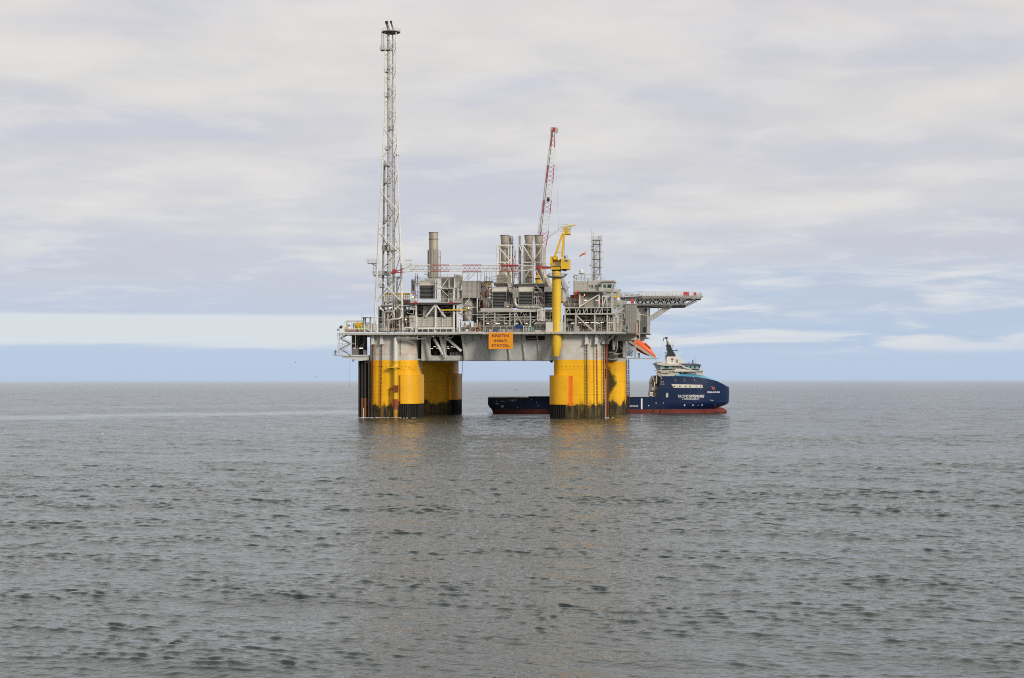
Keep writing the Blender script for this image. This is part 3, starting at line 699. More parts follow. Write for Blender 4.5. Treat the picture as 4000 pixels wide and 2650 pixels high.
# right-hand side: support beam and cantilever struts below the deck
mb = MB(); mb.B(2400, 1302, 2418, 1306, -2, 8); mb.T((2376, 1334, 3), (2401, 1306, 3), .35, 6); mb.B(2400, 1299, 2436, 1303, -2.5, 10)
part(mb, 'side_bracket', BOXG, DK)

# foam where the swell meets the near left-hand column
def foam():
    mb = MB(); rnd = random.Random(5)
    u0, v0 = cols['fl']
    for i in range(60):
        t = rnd.random() ** 1.2; u = P(1412, 1630, -1).x + t * (P(1640, 1630, -1).x - P(1412, 1630, -1).x)
        vv = -1.0 - rnd.uniform(0, 3.5) * (1 - abs(t - .4)); s_ = rnd.uniform(.15, .6) * (1.3 - t)
        mb.lathe((u, vv, -.06), [(s_ * .75, 0), (s_ * .6, .09), (s_ * .2, .15)], 7)
        for j in range(len(mb.v) - 21, len(mb.v)): mb.v[j].x = u + (mb.v[j].x - u) * 2.2; mb.v[j].z += rnd.uniform(-.03, .03)
    for i in range(5):
        uu = P(2366 + rnd.uniform(-6, 30), 1633, 3).x; mb.lathe((uu, 2 + rnd.uniform(-1, 2), .08), [(.35, 0), (.3, .10), (.1, .15)], 7)
    o = solo(mb, 'foam', paint('foam_white', (.66, .69, .69), .8, .2), 'white foam on the water at the foot of the near left column', 'foam', (P(1500, 1630, -2).x, -2, 0)); o['kind'] = 'stuff'
foam()

# ================================================================== SIGN
SG = thing('name_sign', 'orange rectangular sign with three lines of dark lettering on the deck edge', 'sign', P(1956, 1364, -3.5))
mb = MB(); mb.B(1909, 1299.5, 2003.5, 1364, -3.6, -3.42); bd = part(mb, 'board', ORSIGN, SG)
mb = MB()
for x in (1920, 1956, 1992): mb.B(x, 1301, x + 2, 1356, -3.42, -2.9)
each(mb, 'bracket', GREY, SG)
for body, x0, x1, y0, y1 in (('KRISTIN', 1923, 1987.5, 1306.5, 1317.5), ('6406/2', 1930.5, 1981, 1326, 1336.8), ('STATOIL', 1920.5, 1991, 1345, 1356)):
    mb = MB(); letters(mb, body, x0, y0, x1, y1, lambda x, y: P(x, y, -3.625), .018); part(mb, 'lettering', SIGNTX, bd)
# ================================================================== FLARE TOWER
def lerp_tab(tab, y):
    for (y0, x0), (y1, x1) in zip(tab, tab[1:]):
        if y <= y1: return x0 + (x1 - x0) * (y - y0) / (y1 - y0)
    return tab[-1][1]
LXT = [(124, 1504.2), (458, 1503.5), (560, 1496.5), (747, 1488.5), (805, 1486), (904, 1480.5), (1038, 1474), (1150, 1469.5), (1297, 1461.5)]
RXT = [(124, 1547), (458, 1547.5), (560, 1551), (680, 1553.5), (805, 1558), (904, 1562), (1038, 1566.5), (1150, 1569.5), (1297, 1574)]
LX = lambda y: lerp_tab(LXT, y); RX = lambda y: lerp_tab(RXT, y)
VF = 1.5
def rear(y):                               # the third leg stands behind, in the middle
    a, b = P(LX(y), y, VF), P(RX(y), y, VF); d = (b.x - a.x) * .866
    return Vector(((a.x + b.x) / 2, VF + d, (a.z + b.z) / 2))
def lrad(y): return .16 if y < 458 else (.17 + (y - 458) / 440 * .10 if y < 880 else .36)
FT = thing('flare_tower', 'tall slender white lattice flare tower with two dark burner tips', 'flare tower', (P(1518, 1297, 4).x, 5, Zd))
ys = [124, 290, 458, 560, 680, 805, 880, 904, 1038, 1150, 1220, 1296]
for q in range(3):
    mb = MB()
    for y0, y1 in zip(ys, ys[1:]):
        g = (lambda y: P(LX(y), y, VF), lambda y: P(RX(y), y, VF), rear)[q]
        mb.tube(g(y0), g(y1), lrad(y0 + 1), 10 if y0 > 800 else 7, lrad(y1 - 1), True)
        if y0 in (880, 904, 1038, 1150): c = g(y0); d = (g(y1) - c).normalized(); mb.tube(c, c + d * 1.1, lrad(y0 + 1) + .07, 10)
    part(mb, 'leg', WHITE if q < 2 else LIGHT, FT, True)
LN = [134.6, 220.7, 311.8, 403.7, 503, 616, 747, 904, 1080, 1184]; RN = [179.4, 270.5, 361.6, 446.5, 560.6, 680, 828, 994, 1087, 1182]
def brace_r(y): return .11 if y < 500 else (.13 if y < 800 else .17)
mb = MB()
for i in range(8):
    a = P(LX(LN[i] + 2), LN[i] + 2, VF - .1); b = P(RX(RN[i]), RN[i], VF - .1); c = P(LX(LN[i + 1] - 3), LN[i + 1] - 3, VF - .1)
    mb.tube(a, b, brace_r(RN[i]), 6); mb.tube(b, c, brace_r(RN[i]), 6)
mb.T((1479, 1087, VF - .1), (1564.5, 1176, VF - .1), .2, 8); mb.T((1562, 1087, VF - .05), (1475, 1176, VF - .05), .19, 8)
mb.T((1474, 1189, VF - .1), (1499, 1217, VF - .1), .18, 8); mb.T((1564, 1190, VF - .1), (1537, 1216, VF - .1), .18, 8); mb.T((1532, 1226, VF), (1508, 1252, VF), .17, 8)
mb.T((LX(446), 447, VF), (RX(446), 447, VF), .09, 6)
part(mb, 'front_bracing', WHITE, FT)
mb = MB(); mb2 = MB()
for i in range(9):
    y0, ym, y1 = LN[i], RN[i], LN[i + 1]
    L0, L1 = P(LX(y0), y0, VF), P(LX(y1), y1, VF); mb.tube(L0, rear(ym), brace_r(ym) * .85, 5); mb.tube(rear(ym), L1, brace_r(ym) * .85, 5)
    R0, R1 = P(RX(y0), y0, VF), P(RX(y1), y1, VF); mb2.tube(rear(y0), P(RX(ym), ym, VF), brace_r(ym) * .85, 5); mb2.tube(P(RX(ym), ym, VF), rear(y1), brace_r(ym) * .85, 5)
    mb2.tube(rear(ym - 8), P(RX(ym - 8), ym - 8, VF), .07, 5)
part(mb, 'side_bracing', GREY, FT); part(mb2, 'side_bracing', LIGHT, FT)
fp = lambda y, dx, v: P(1517 + dx, y, v)
mb = MB(); mb.path([P(1517, 118, 3.0), P(1517, 330, 3.0), P(1518, 560, 3.6), P(1516.5, 900, 4.2), P(1515.5, 1200, 4.2), P(1515.5, 1262, 4.2)], .40, 12); part(mb, 'flare_pipe', CLADL, FT, True)
mb = MB()
for y in range(160, 1240, 38): c = P(lerp_tab([(118, 1517), (560, 1518), (900, 1516.5), (1262, 1515.5)], y), y, 3.0 if y < 400 else 3.9); mb.tube(c, c + Vector((0, 0, .25)), .47, 10)
each(mb, 'pipe_clamp', MID, FT)
for x0, x1, r, y0, m, v in ((1535, 1534, .19, 150, LIGHT, 3.5), (1541.5, 1541.5, .17, 610, LIGHT, 3.4), (1502, 1494.5, .36, 640, GREY, 4.6), (1551, 1550, .30, 1092, ALU, 3.0), (1528, 1527, .10, 330, MID, 3.9)):
    mb = MB(); mb.path([P(x0, y0, v), P((x0 + x1) / 2, (y0 + 1250) / 2, v), P(x1, 1290, v)], r, 8); part(mb, 'service_pipe', m, FT, True)
mb = MB(); mb.path([P(1551, 1100, 3), P(1552, 1088, 3), P(1557, 1083, 3), P(1561, 1086, 3)], .28, 8, .6); part(mb, 'service_pipe', ALU, FT, True)
mb = MB(); c = P(1524, 700, 4.4); mb.ladder(P(1524.5, 1290, 4.6), P(1524.5, 180, 3.2), .55, .45, .035); part(mb, 'ladder', MID, FT)
# top platform and burner tips
tp = MB(); c = P(1527.5, 127, 3.2); tp.lathe((c.x, c.y, P(1527, 132, 3.2).z), [(2.3, 0), (3.35, .35), (3.35, .55), (.3, .55)], 8); TP = part(tp, 'top_platform', paint('weathered_platform', (.17, .155, .115), .7, .3, .8), FT)
mb = MB()
for i in range(8):
    a, b = [Vector((c.x + 3.25 * math.cos(2 * math.pi * k / 8), c.y + 3.25 * math.sin(2 * math.pi * k / 8), P(1527, 127, 3.2).z)) for k in (i, i + 1)]
    mb.rail(a, b, 1.1, 1.3, .03)
part(mb, 'railing', LIGHT, TP)
BT = paint('burnt_tip', (.16, .085, .05), .6, .4, .6); SOOT = paint('soot', (.016, .015, .016), .7, .2)
for xb, yb, xt, yt, r, v in ((1517, 119, 1509.5, 84, .40, 2.8), (1535, 117.5, 1526.5, 82.5, .27, 3.6)):
    a, b = P(xb, yb, v), P(xt, yt, v); m_ = a.lerp(b, .30); k_ = a.lerp(b, .70)
    mb = MB(); mb.path([a - Vector((-.2, 0, 0)), a.lerp(b, .22) + Vector((.1, 0, 0)), k_], r, 10, .5); t = part(mb, 'burner_tip', BT, FT, True)
    mb = MB(); mb.tube(k_, b, r * 1.2, 12, r * 1.35); part(mb, 'tip_shroud', SOOT, t, True)
    mb = MB(); mb.tube(a - Vector((0, 0, .9)), a + Vector((0, 0, .5)), r * 1.5, 8, r * 1.1); part(mb, 'tip_base', TBEIGE, t)
mb = MB(); mb.ladder(P(1494, 194, 2.4), P(1494, 128, 2.4), .6, .5, .05); mb.tube(P(1491.5, 194, 2.4), P(1491.5, 128, 2.4), .04, 4); mb.tube(P(1499, 190, 2.4), P(1499, 130, 2.4), .04, 4); part(mb, 'caged_ladder', MID, FT)
def landing(x0, x1, y, v0, v1, mat=GREY, h=1.25, rails=True):
    mb = MB(); mb.B(x0, y - 1, x1, y + 1.2, v0, v1); p_ = part(mb, 'landing', mat, FT)
    if rails:
        mb = MB(); a, b = P(x0, y - 1, v0), P(x1, y - 1, v0); d = Vector((0, v1 - v0, 0))
        mb.rail(a, b, h, 1.0, .035); mb.rail(a, a + d, h, 1.0, .035); mb.rail(a + d, b + d, h, 1.0, .035); mb.rail(b, b + d, h, 1., .035)
        part(mb, 'railing', mat, p_)
    return p_
for x0, x1, y, v0, v1 in ((1484, 1530, 194, 1.9, 4.4), (1500, 1518, 281, 2.2, 4.2), (1500, 1518, 377, 2.2, 4.2), (1519, 1535, 506, 2.2, 4.2), (1503, 1520, 585, 2.4, 4.6), (1499, 1524, 647, 2.4, 4.8), (1499, 1520, 714, 2.4, 4.8),
                          (1501, 1520, 862, 2.6, 5), (1491, 1548, 979, 2.6, 5.6), (1478, 1517, 1074, 2.6, 6), (1479, 1494, 1122, 2.6, 6)):
    landing(x0, x1, y, v0, v1)
lp = landing(1433, 1474, 1028, 2.0, 4.5, LIGHT); mb = MB(); mb.T((1449, 1030, 3), (1473, 1041, 3), .1, 5); mb.T((1452, 1030, 4.4), (1473, 1040, 4), .1, 5); part(mb, 'knee_brace', LIGHT, lp)
mb = MB(); mb.ladder(P(1462, 1074, 3), P(1462, 1030, 3), .7, .4, .05); part(mb, 'ladder', MID, lp)
lp = landing(1456, 1476, 1075, 2.0, 4.5, LIGHT)
mb = MB(); mb.T((1459, 1076, 3), (1473, 1087, 3), .09, 5); part(mb, 'knee_brace', LIGHT, lp)
mb = MB()
for y in (600, 650, 710, 790, 865, 945, 1020, 1085, 1100): mb.T((LX(y) + 4, y, 4), (RX(y) - 2, y, 4), .06, 4)
part(mb, 'inner_strut', LIGHT, FT)
mb = MB(); mb.B(1493, 958, 1520, 976, 4.6, 6); mb.B(1500, 1060, 1512, 1073, 4.6, 6); mb.B(1546, 604, 1552, 610, 2, 3); mb.tube(P(1552, 603, 2), P(1557, 609, 2), .2, 6); each(mb, 'equipment_box', MID, FT)
# header pipes at the foot of the tower
for pts, r in (([(1501, 1295, -.5), (1501, 1218, -.5), (1539, 1218, -.5), (1539, 1247, -.5)], .42), ([(1556, 1205, 1), (1568, 1212, 1), (1568, 1245, -.2), (1518, 1250, -1.6), (1517, 1312, -1.6)], .40), ([(1545, 1210, 1.6), (1560, 1212, 1.6), (1560, 1285, 1.6)], .3),
               ([(1488, 1194, 1.4), (1534, 1193, 1.4)], .22), ([(1574, 1196, 1), (1602, 1196, 1)], .22)):
    mb = MB(); mb.path([P(*q) for q in pts], r, 10, 1.1); part(mb, 'header_pipe', ALU, FT, True)

# ================================================================== LEFT PROCESS DECK: stair tower, tanks, people
ST = thing('stair_tower', 'open zigzag stair tower hanging below the deck on the far left', 'stair tower', P(1350, 1390, -2))
v0 = -2.6
mb = MB()
for x0, x1 in ((1320, 1321), (1338, 1337), (1371.5, 1371.5), (1389, 1389), (1327, 1324)): mb.T((x0, 1302, v0), (x1, 1386 if x0 < 1380 else 1357, v0), .13, 6)
each(mb, 'post', LIGHT, ST)
mb = MB()
for a in ((1340, 1321, 1371, 1303), (1340, 1324, 1371, 1343), (1372, 1348, 1339, 1367), (1339, 1367, 1370, 1387), (1321, 1344, 1390, 1344), (1321, 1326, 1340, 1322), (1338, 1367, 1322, 1368)): mb.BM((a[0], a[1], v0), (a[2], a[3], v0), .2)
part(mb, 'bracing', LIGHT, ST)
for i, (xa, ya, xb, yb) in enumerate(((1368, 1303, 1328, 1323), (1328, 1323, 1368, 1344), (1368, 1344, 1328, 1365), (1328, 1365, 1366, 1386))):
    mb = MB(); va = .2 + (i % 2) * 1.1
    for k in range(13):
        x, y = xa + (xb - xa) * k / 12, ya + (yb - ya) * k / 12; mb.B(x - 2, y - .3, x + 2, y + .4, va, va + 1.0)
    s_ = part(mb, 'stair_flight', LIGHT, ST)
    mb = MB(); mb.beam(P(xa, ya, va), P(xb, yb, va), .06, .3); mb.beam(P(xa, ya, va + 1), P(xb, yb, va + 1), .06, .3); mb.T((xa, ya - 10, va), (xb, yb - 10, va), .04, 4); mb.T((xa, ya - 5, va), (xb, yb - 5, va), .035, 4)
    part(mb, 'handrail', MID, s_)
mb = MB(); mb.B(1301, 1387.5, 1336, 1390.5, -2.8, 1.5); L0 = part(mb, 'lower_landing', LIGHT, ST)
mb = MB(); mb.RL(1302, 1336, 1387.5, -2.7, 1.15, .9); a = P(1302, 1387.5, -2.7); mb.rail(a, a + Vector((0, 4, 0)), 1.15, 1., .04); mb.RL(1302, 1336, 1387.5, 1.4, 1.15, .9); part(mb, 'railing', LIGHT, L0)
mb = MB(); mb.B(1336, 1387, 1430, 1393, -2.2, 14); mb.PR([(1336, 1393), (1430, 1393), (1430, 1408), (1402, 1410.5), (1368, 1403), (1336, 1397)], -1.8, 13.5); part(mb, 'support_platform', BOXG, ST)
mb = MB(); mb.B(1376, 1404, 1378, 1412, -1.8, -1.4); mb.B(1381, 1404, 1383, 1412, -1.8, -1.4); mb.B(1376, 1411, 1383, 1413, -1.8, -1.4); part(mb, 'lifting_eye', MID, ST)
mb = MB(); mb.B(1374, 1302, 1434, 1387, 9, 9.3); part(mb, 'shade_panel', DARK, ST)  # dark panel: shade of the enclosed recess put into its colour
mb = MB()
for x, y0, y1 in ((1377, 1304, 1345), (1382, 1304, 1345), (1396, 1305, 1386), (1404, 1302, 1330), (1421, 1305, 1380)): mb.T((x, y0, 3), (x, y1, 3), .13, 5)
mb.BM((1412, 1304, .5), (1431, 1329, .5), .25); mb.BM((1430, 1332, 4), (1408, 1356, 4), .25); mb.B(1374, 1359, 1398, 1387, 2, 4); mb.B(1419, 1368, 1428, 1387, 1, 3)
part(mb, 'shaded_piping', MID, ST)
mb = MB(); mb.B(1404, 1359.5, 1417, 1362, 2, 2.3); mb.B(1381, 1359.5, 1388, 1361, 1.8, 2); part(mb, 'tube_lamp', TUBE, ST)
mb = MB(); mb.T((1367.5, 1403, 0), (1364.5, 1507, 0), .03, 4); mb.sphere(P(1364.5, 1509, 0), .16, 8); part(mb, 'sounding_wire', MID, ST)

def frame_box(mb, x0, y0, x1, y1, v0, v1, r=.08, mids=()):
    for v in (v0, v1):
        for x in (x0, x1, *mids): mb.T((x, y1, v), (x, y0, v), r, 4)
        mb.T((x0, y0, v), (x1, y0, v), r, 4)
    for x in (x0, x1): a = P(x, y0, v0); mb.tube(a, a + Vector((0, v1 - v0, 0)), r, 4)
PF = thing('pipe_gantry', 'open pipe frame with davit standing on the left edge of the deck', 'pipe frame', P(1400, 1298, 0))
mb = MB(); frame_box(mb, 1344, 1258, 1420, 1298, 0, 5, .09, (1358, 1372, 1385)); mb.T((1355, 1254, 2), (1420, 1254, 2), .15, 6); mb.path([P(1353, 1298, 1), P(1355, 1255, 1), P(1382, 1254, 1), P(1420, 1258, 1)], .16, 6, .8); part(mb, 'frame', LIGHT, PF)
mb = MB(); frame_box(mb, 1450, 1242, 1496, 1298, -1, 4, .10, (1469,)); part(mb, 'frame', LIGHT, PF)
mb = MB(); mb.B(1416, 1239, 1431, 1243, 1, 3); mb.B(1440, 1240, 1451, 1243, 1, 3); mb.T((1420, 1243, 2), (1420, 1298, 2), .28, 6); mb.B(1431, 1241, 1450, 1242.5, 1, 3); mb.T((1446, 1243, 2), (1446, 1275, 2), .22, 6); mb.B(1424, 1243, 1427, 1268, 2, 3); mb.T((1413, 1222, 2), (1413, 1298, 2), .05, 4); part(mb, 'gantry', MID, PF)
mb = MB()
for i in range(22):
    x = random.uniform(1345, 1420); y = random.uniform(1262, 1294)
    if i % 2: mb.T((x, y, 3.5), (x + random.uniform(5, 18), y, 3.5), random.uniform(.06, .16), 5)
    else: mb.T((x, 1297, 3), (x, y, 3), random.uniform(.07, .18), 5)
for x, y, w_, h_ in ((1346, 1284, 12, 13), (1362, 1288, 14, 9), (1379, 1289, 12, 8), (1354, 1270, 8, 5)): mb.B(x, y, x + w_, y + h_, 2, 4)
part(mb, 'piping', GREY, PF)
mb = MB(); mb.B(1365, 1287, 1392, 1297, -.5, 1.5); mb.B(1398, 1288, 1420, 1297, .6, 2); each(mb, 'red_hose_box', paint('dull_red', (.26, .11, .085), .6, .2), PF)
FL = thing('searchlight', 'dark searchlight on a hooked bracket at the left deck corner', 'searchlight', P(1328, 1298, -2.5))
mb = MB(); mb.path([P(1326, 1297, -2.6), P(1326, 1278, -2.6), P(1323, 1276, -2.6)], .06, 5); mb.B(1317, 1285, 1323, 1292, -2.8, -2.2); part(mb, 'bracket', MID, FL); mb = MB(); mb.tube(P(1329, 1280, -2.6), P(1335, 1276, -2.9), .35, 8, .5); mb.B(1329, 1280, 1334, 1285, -2.7, -2.3); part(mb, 'lamp_housing', DARK, FL)
mb = MB(); mb.lathe(P(1387, 1272, 2.6), [(.1, 0), (.85, .1), (1.05, .5), (1.05, 2.4), (.85, 2.8), (.1, 2.9)], 14, 'x'); mb.B(1405, 1268, 1412, 1297, 2.4, 3.2); mb.B(1389, 1280, 1395, 1297, 2.2, 3.2)
solo(mb, 'yellow_drum', YCR, 'yellow horizontal drum beside the beige tanks at the left deck edge', 'drum', P(1400, 1298, 2.6), None, True)
mb = MB(); mb.B(1347, 1276.5, 1356, 1285, 0, 1); mb.tube(P(1348, 1285, .5), P(1348, 1298, .5), .12, 6); mb.tube(P(1354, 1285, .5), P(1354, 1298, .5), .12, 6); solo(mb, 'yellow_cabinet', YCR, 'small yellow cabinet on legs at the far left of the deck', 'cabinet', P(1351, 1298, .5))
for i, (x0, x1, lab) in enumerate(((1427, 1449, 'beige cone topped tank next to the yellow drum'), (1453, 1471, 'beige cone topped tank, middle of the three in a row'), (1483, 1516, 'widest beige tank beside the bent silver pipe'))):
    t = thing('storage_tank', lab, 'tank', P((x0 + x1) / 2, 1297, 2.6), 'beige tanks on the left deck')
    r = (P(x1, 1280, 1).x - P(x0, 1280, 1).x) / 2; c = P((x0 + x1) / 2, 1297, 1 + r); h = P(1450, 1268, 1 + r).z - c.z
    mb = MB(); mb.lathe(c, [(r * .96, .25), (r, .35), (r, h * .98), (r * .55, h * 1.16), (r * .18, h * 1.2)], 18); part(mb, 'shell', TBEIGE, t, True)
    mb = MB(); mb.lathe(c, [(r * 1.02, h * .97), (r * 1.02, h * 1.0)], 18); mb.path([c + Vector((-r * .9, -r * .8, h)), c + Vector((0, -r * .4, h * 1.22)), c + Vector((r * .9, -r * .8, h))], .1, 6); part(mb, 'rim', CLADL, t)
    mb = MB(); mb.tube(c + Vector((0, 0, h * 1.18)), c + Vector((0, 0, h * 1.34)), .18, 8); part(mb, 'nozzle', GREY, t)
    mb = MB(); mb.box(c.x - r * .7, c.x + r * .7, c.y - r * .7, c.y + r * .7, c.z - .02, c.z + .3); part(mb, 'plinth', DARK, t)
def person(x, y, v, label, vest, hat, lean=0, arm=0):
    b = P(x, y, v); t = thing('person', label, 'person', b, 'workers on the platform')
    J = {'pel': (0, 0, .95), 'che': (lean * .5, 0, 1.3), 'nec': (lean * .7, 0, 1.5), 'hea': (lean * .8, 0, 1.66), 'hl': (-.1, 0, .92), 'kl': (-.13, -.02, .5), 'fl': (-.14, 0, .08), 'tl': (-.14, -.16, .04), 'hr': (.1, 0, .92), 'kr': (.14, -.03, .5), 'fr': (.16, .02, .08), 'tr': (.16, -.14, .04),
         'sl': (-.2 + lean * .6, 0, 1.43), 'el': (-.3 + lean * .6, -.08, 1.15), 'wl': (-.26 + lean, -.25, .95 + arm), 'sr': (.2 + lean * .6, 0, 1.43), 'er': (.3 + lean * .6, -.05, 1.16), 'wr': (.3 + lean, -.15, .9), 'gl': (-.25 + lean, -.31, .88 + arm), 'gr': (.3 + lean, -.18, .8)}
    ed = [('pel', 'che'), ('che', 'nec'), ('nec', 'hea'), ('pel', 'hl'), ('hl', 'kl'), ('kl', 'fl'), ('fl', 'tl'), ('pel', 'hr'), ('hr', 'kr'), ('kr', 'fr'), ('fr', 'tr'), ('che', 'sl'), ('sl', 'el'), ('el', 'wl'), ('wl', 'gl'), ('che', 'sr'), ('sr', 'er'), ('er', 'wr'), ('wr', 'gr')]
    rad = {'pel': .16, 'che': .17, 'nec': .07, 'hea': .11, 'kl': .075, 'kr': .075, 'fl': .055, 'fr': .055, 'tl': .045, 'tr': .045, 'hl': .1, 'hr': .1, 'sl': .075, 'sr': .075, 'el': .055, 'er': .055, 'wl': .04, 'wr': .04, 'gl': .045, 'gr': .045}
    ks = list(J); me = bpy.data.meshes.new('body'); me.from_pydata([J[k] for k in ks], [(ks.index(a), ks.index(b)) for a, b in ed], [])
    me.materials.append(TROUS); o = bpy.data.objects.new('body', me); COL.objects.link(o); o.parent = t
    md = o.modifiers.new('skin', 'SKIN'); o.modifiers.new('sub', 'SUBSURF').levels = 1
    for i, k in enumerate(ks): me.skin_vertices[0].data[i].radius = (rad[k], rad[k]); me.skin_vertices[0].data[i].use_root = (k == 'pel')
    vb = b + Vector((lean * .5, 0, 0))
    mb = MB(); mb.lathe(vb, [(.19, .86), (.215, 1.0), (.225, 1.3), (.20, 1.44), (.09, 1.52)], 12); part(mb, 'jacket', vest, t, True)
    mb = MB()
    for s_ in (-1, 1): mb.path([b + Vector((s_ * .2 + lean * .6, 0, 1.45)), b + Vector((s_ * .31 + lean * .6, -.07, 1.15)), b + Vector((s_ * .28 + lean, -.2, .98 + (arm if s_ < 0 else -.03)))], .075, 7)
    part(mb, 'sleeve', vest, t, True)
    mb = MB(); hc = b + Vector((lean * .8, 0, 1.70)); mb.sphere(hc + Vector((0, 0, .02)), .135, 10, (1, 1.1, .95)); mb.lathe(hc + Vector((0, -.03, -.01)), [(.17, 0), (.17, .025), (.12, .03)], 10); part(mb, 'helmet', hat, t, True)
    mb = MB(); mb.sphere(hc + Vector((0, -.055, -.06)), .095, 10, (.9, .8, 1.15)); part(mb, 'face', SKIN, t, True)
    return t
person(1400, 1297, -1.3, 'worker in yellow green jacket below the left end of the yellow drum', HIVIS, SWHITE, .05)
person(1411, 1297, -1.2, 'worker in yellow green jacket leaning under the right end of the yellow drum', HIVIS, SWHITE, .22, .1)
person(1431, 1297, -1.4, 'worker in yellow green jacket standing against the first beige tank', HIVIS, SWHITE, 0, .2)
person(1311, 1387.5, .2, 'lone dark clothed worker on the lowest landing of the stair tower', TROUS, RED)
person(2157, 1246, 2.4, 'worker in green jacket halfway up beside the yellow crane pedestal', HIVIS, SWHITE, .12, .25)

# yellow handrail gantry behind the flare tower
GA = thing('yellow_gantry', 'yellow railed gantry seen through the legs of the flare tower', 'gantry', P(1550, 1180, 12))
mb = MB(); mb.B(1498, 1146, 1600, 1153, 12, 13); mb.B(1498, 1178, 1600, 1182, 11, 15); part(mb, 'beam', YCR, GA)
mb = MB()
for x in np.arange(1500, 1600, 7): mb.T((x, 1180, 12), (x, 1150, 12), .13, 5)
mb.T((1498, 1160, 12), (1600, 1160, 12), .11, 5); mb.T((1498, 1169, 12), (1600, 1169, 12), .11, 5); part(mb, 'railing', YCR, GA)
mb = MB()
for x in (1502, 1540, 1580, 1598): mb.BM((x, 1182, 13), (x, 1298, 13), .4)
each(mb, 'post', GREY, GA)
# low process equipment behind the flare tower foot
PM = thing('manifold_skid', 'crowded manifold of dull pipes and valves at the foot of the flare tower', 'manifold', P(1540, 1298, 6))
mb = MB()
rnd = random.Random(3)
for i in range(60):
    x = rnd.uniform(1478, 1598); y = rnd.uniform(1188, 1292); v = rnd.uniform(4, 8)
    if i % 3 == 0: mb.path([P(x, y, v), P(x + rnd.uniform(10, 40), y, v), P(x + rnd.uniform(10, 40), min(1296, y + 25), v)], rnd.uniform(.1, .28), 6, .4)
    elif i % 3 == 1: mb.T((x, 1297, v), (x, y, v), rnd.uniform(.1, .25), 6)
    else: mb.B(x, y, x + rnd.uniform(5, 14), y + rnd.uniform(3, 12), v, v + 1)
part(mb, 'piping', GREY, PM)
mb = MB(); mb.B(1478, 1210, 1620, 1297, 9.5, 9.9); part(mb, 'shade_wall', DARK, PM)  # near-black wall, shade behind the manifold put into its colour
mb = MB(); mb.B(1478, 1194, 1610, 1198, 3.4, 9.4); mb.B(1540, 1172, 1604, 1192, 7.8, 9); part(mb, 'upper_floor', MID, PM)
mb = MB(); mb.lathe(P(1566, 1258, 2.4), [(.1, -.9), (.9, -.8), (.9, 3.1), (.1, 3.2)], 14, 'x'); mb.lathe(P(1530, 1262, 4.0), [(.1, -.6), (.7, -.5), (.7, 2.1), (.1, 2.2)], 14, 'x'); each(mb, 'vessel', paint('brownish_vessel', (.20, .165, .125), .5, .2), PM, True)
mb = MB(); mb.B(1531, 1280, 1540, 1284, -.8, .2); mb.B(1588, 1176, 1596, 1186, 6, 7); each(mb, 'hose_cabinet', RED, PM)
mb = MB(); mb.B(1553, 1269, 1566, 1271, 3, 3.3); mb.B(1520, 1202, 1530, 1204, 3, 3.3); each(mb, 'tube_lamp', TUBE, PM)
# ================================================================== STACKS
def stack(name, label, px, ybot, v, prof, mat, seg=22, group=None, rings=()):
    """prof: (y, half width in photo px) from bottom to top"""
    c = P(px, ybot, v); sc = lambda hw, y: P(px + hw, y, v).x - P(px, y, v).x
    t = thing(name, label, 'exhaust stack', c, group)
    mb = MB(); pr = [(sc(hw, y), P(px, y, v).z - c.z) for y, hw in prof]; top = pr[-1]
    mb.lathe(c, pr + [(top[0] * .93, top[1]), (top[0] * .9, top[1] - 1.2)], seg); part(mb, 'shaft', mat, t, True)
    mb = MB()
    for y, hw in rings: z = P(px, y, v).z - c.z; r = sc(hw, y); mb.lathe(c, [(r * .9, z), (r * 1.04, z), (r * 1.04, z + .22), (r * .9, z + .22)], seg)
    each(mb, 'ring', MID, t, True)
    return t
V1 = 13.0
STK = 'exhaust stacks above the air intakes'
s1 = stack('exhaust_stack', 'lone tall stack with smooth metal top above a grey ribbed lower shaft', 1694, 1090, V1, [(1090, 17), (976, 17), (976, 17.5), (940, 17.5), (909, 17.5)], STACK, 24, None, ((937, 18), (911, 18)))
mb = MB(); c = P(1691, 1085, V1); hw = 20.5
pr = []
z0, z1 = P(1691, 1086, V1).z, P(1691, 978, V1).z; rr_ = P(1711.5, 1030, V1).x - P(1691, 1030, V1).x
n = 44
vs = []
for z in (z0, z1):
    for i in range(n): a = 2 * math.pi * i / n; q = rr_ * (1.0 if i % 4 < 2 else .93); vs.append((c.x + q * math.cos(a), c.y + q * math.sin(a), z))
mb.add(vs, [(i, (i + 1) % n, n + (i + 1) % n, n + i) for i in range(n)] + [tuple(range(n, 2 * n))]); part(mb, 'ribbed_casing', paint('ribbed_grey', (.275, .255, .22), .55, .2, .4, .3, (.12, .09, .06)), s1)
mb = MB(); mb.T((1714, 1090, V1), (1714, 979, V1), .07, 5); mb.T((1721, 1090, V1), (1721, 982, V1), .1, 5); mb.T((1713, 979, V1), (1721, 982, V1), .07, 5)
for i in range(8): mb.T((1714 if i % 2 else 1721, 984 + i * 13, V1), (1721 if i % 2 else 1714, 997 + i * 13, V1), .05, 4)
mb.B(1717, 1002, 1721, 1010, V1, V1 + .6); part(mb, 'side_frame', GREY, s1)
mb = MB(); mb.B(1656, 1070, 1672, 1073, V1 - 1, V1 + 1); mb.RL(1657, 1671, 1070, V1 - 1, 1, .9); part(mb, 'side_platform', LIGHT, s1)
cone = lambda hw, yt: [(1118, hw - 1.5), (1040, hw - 2), (955, hw - 1.5), (952, hw - .8), (yt + 12, hw + 3), (yt, hw + 4)]
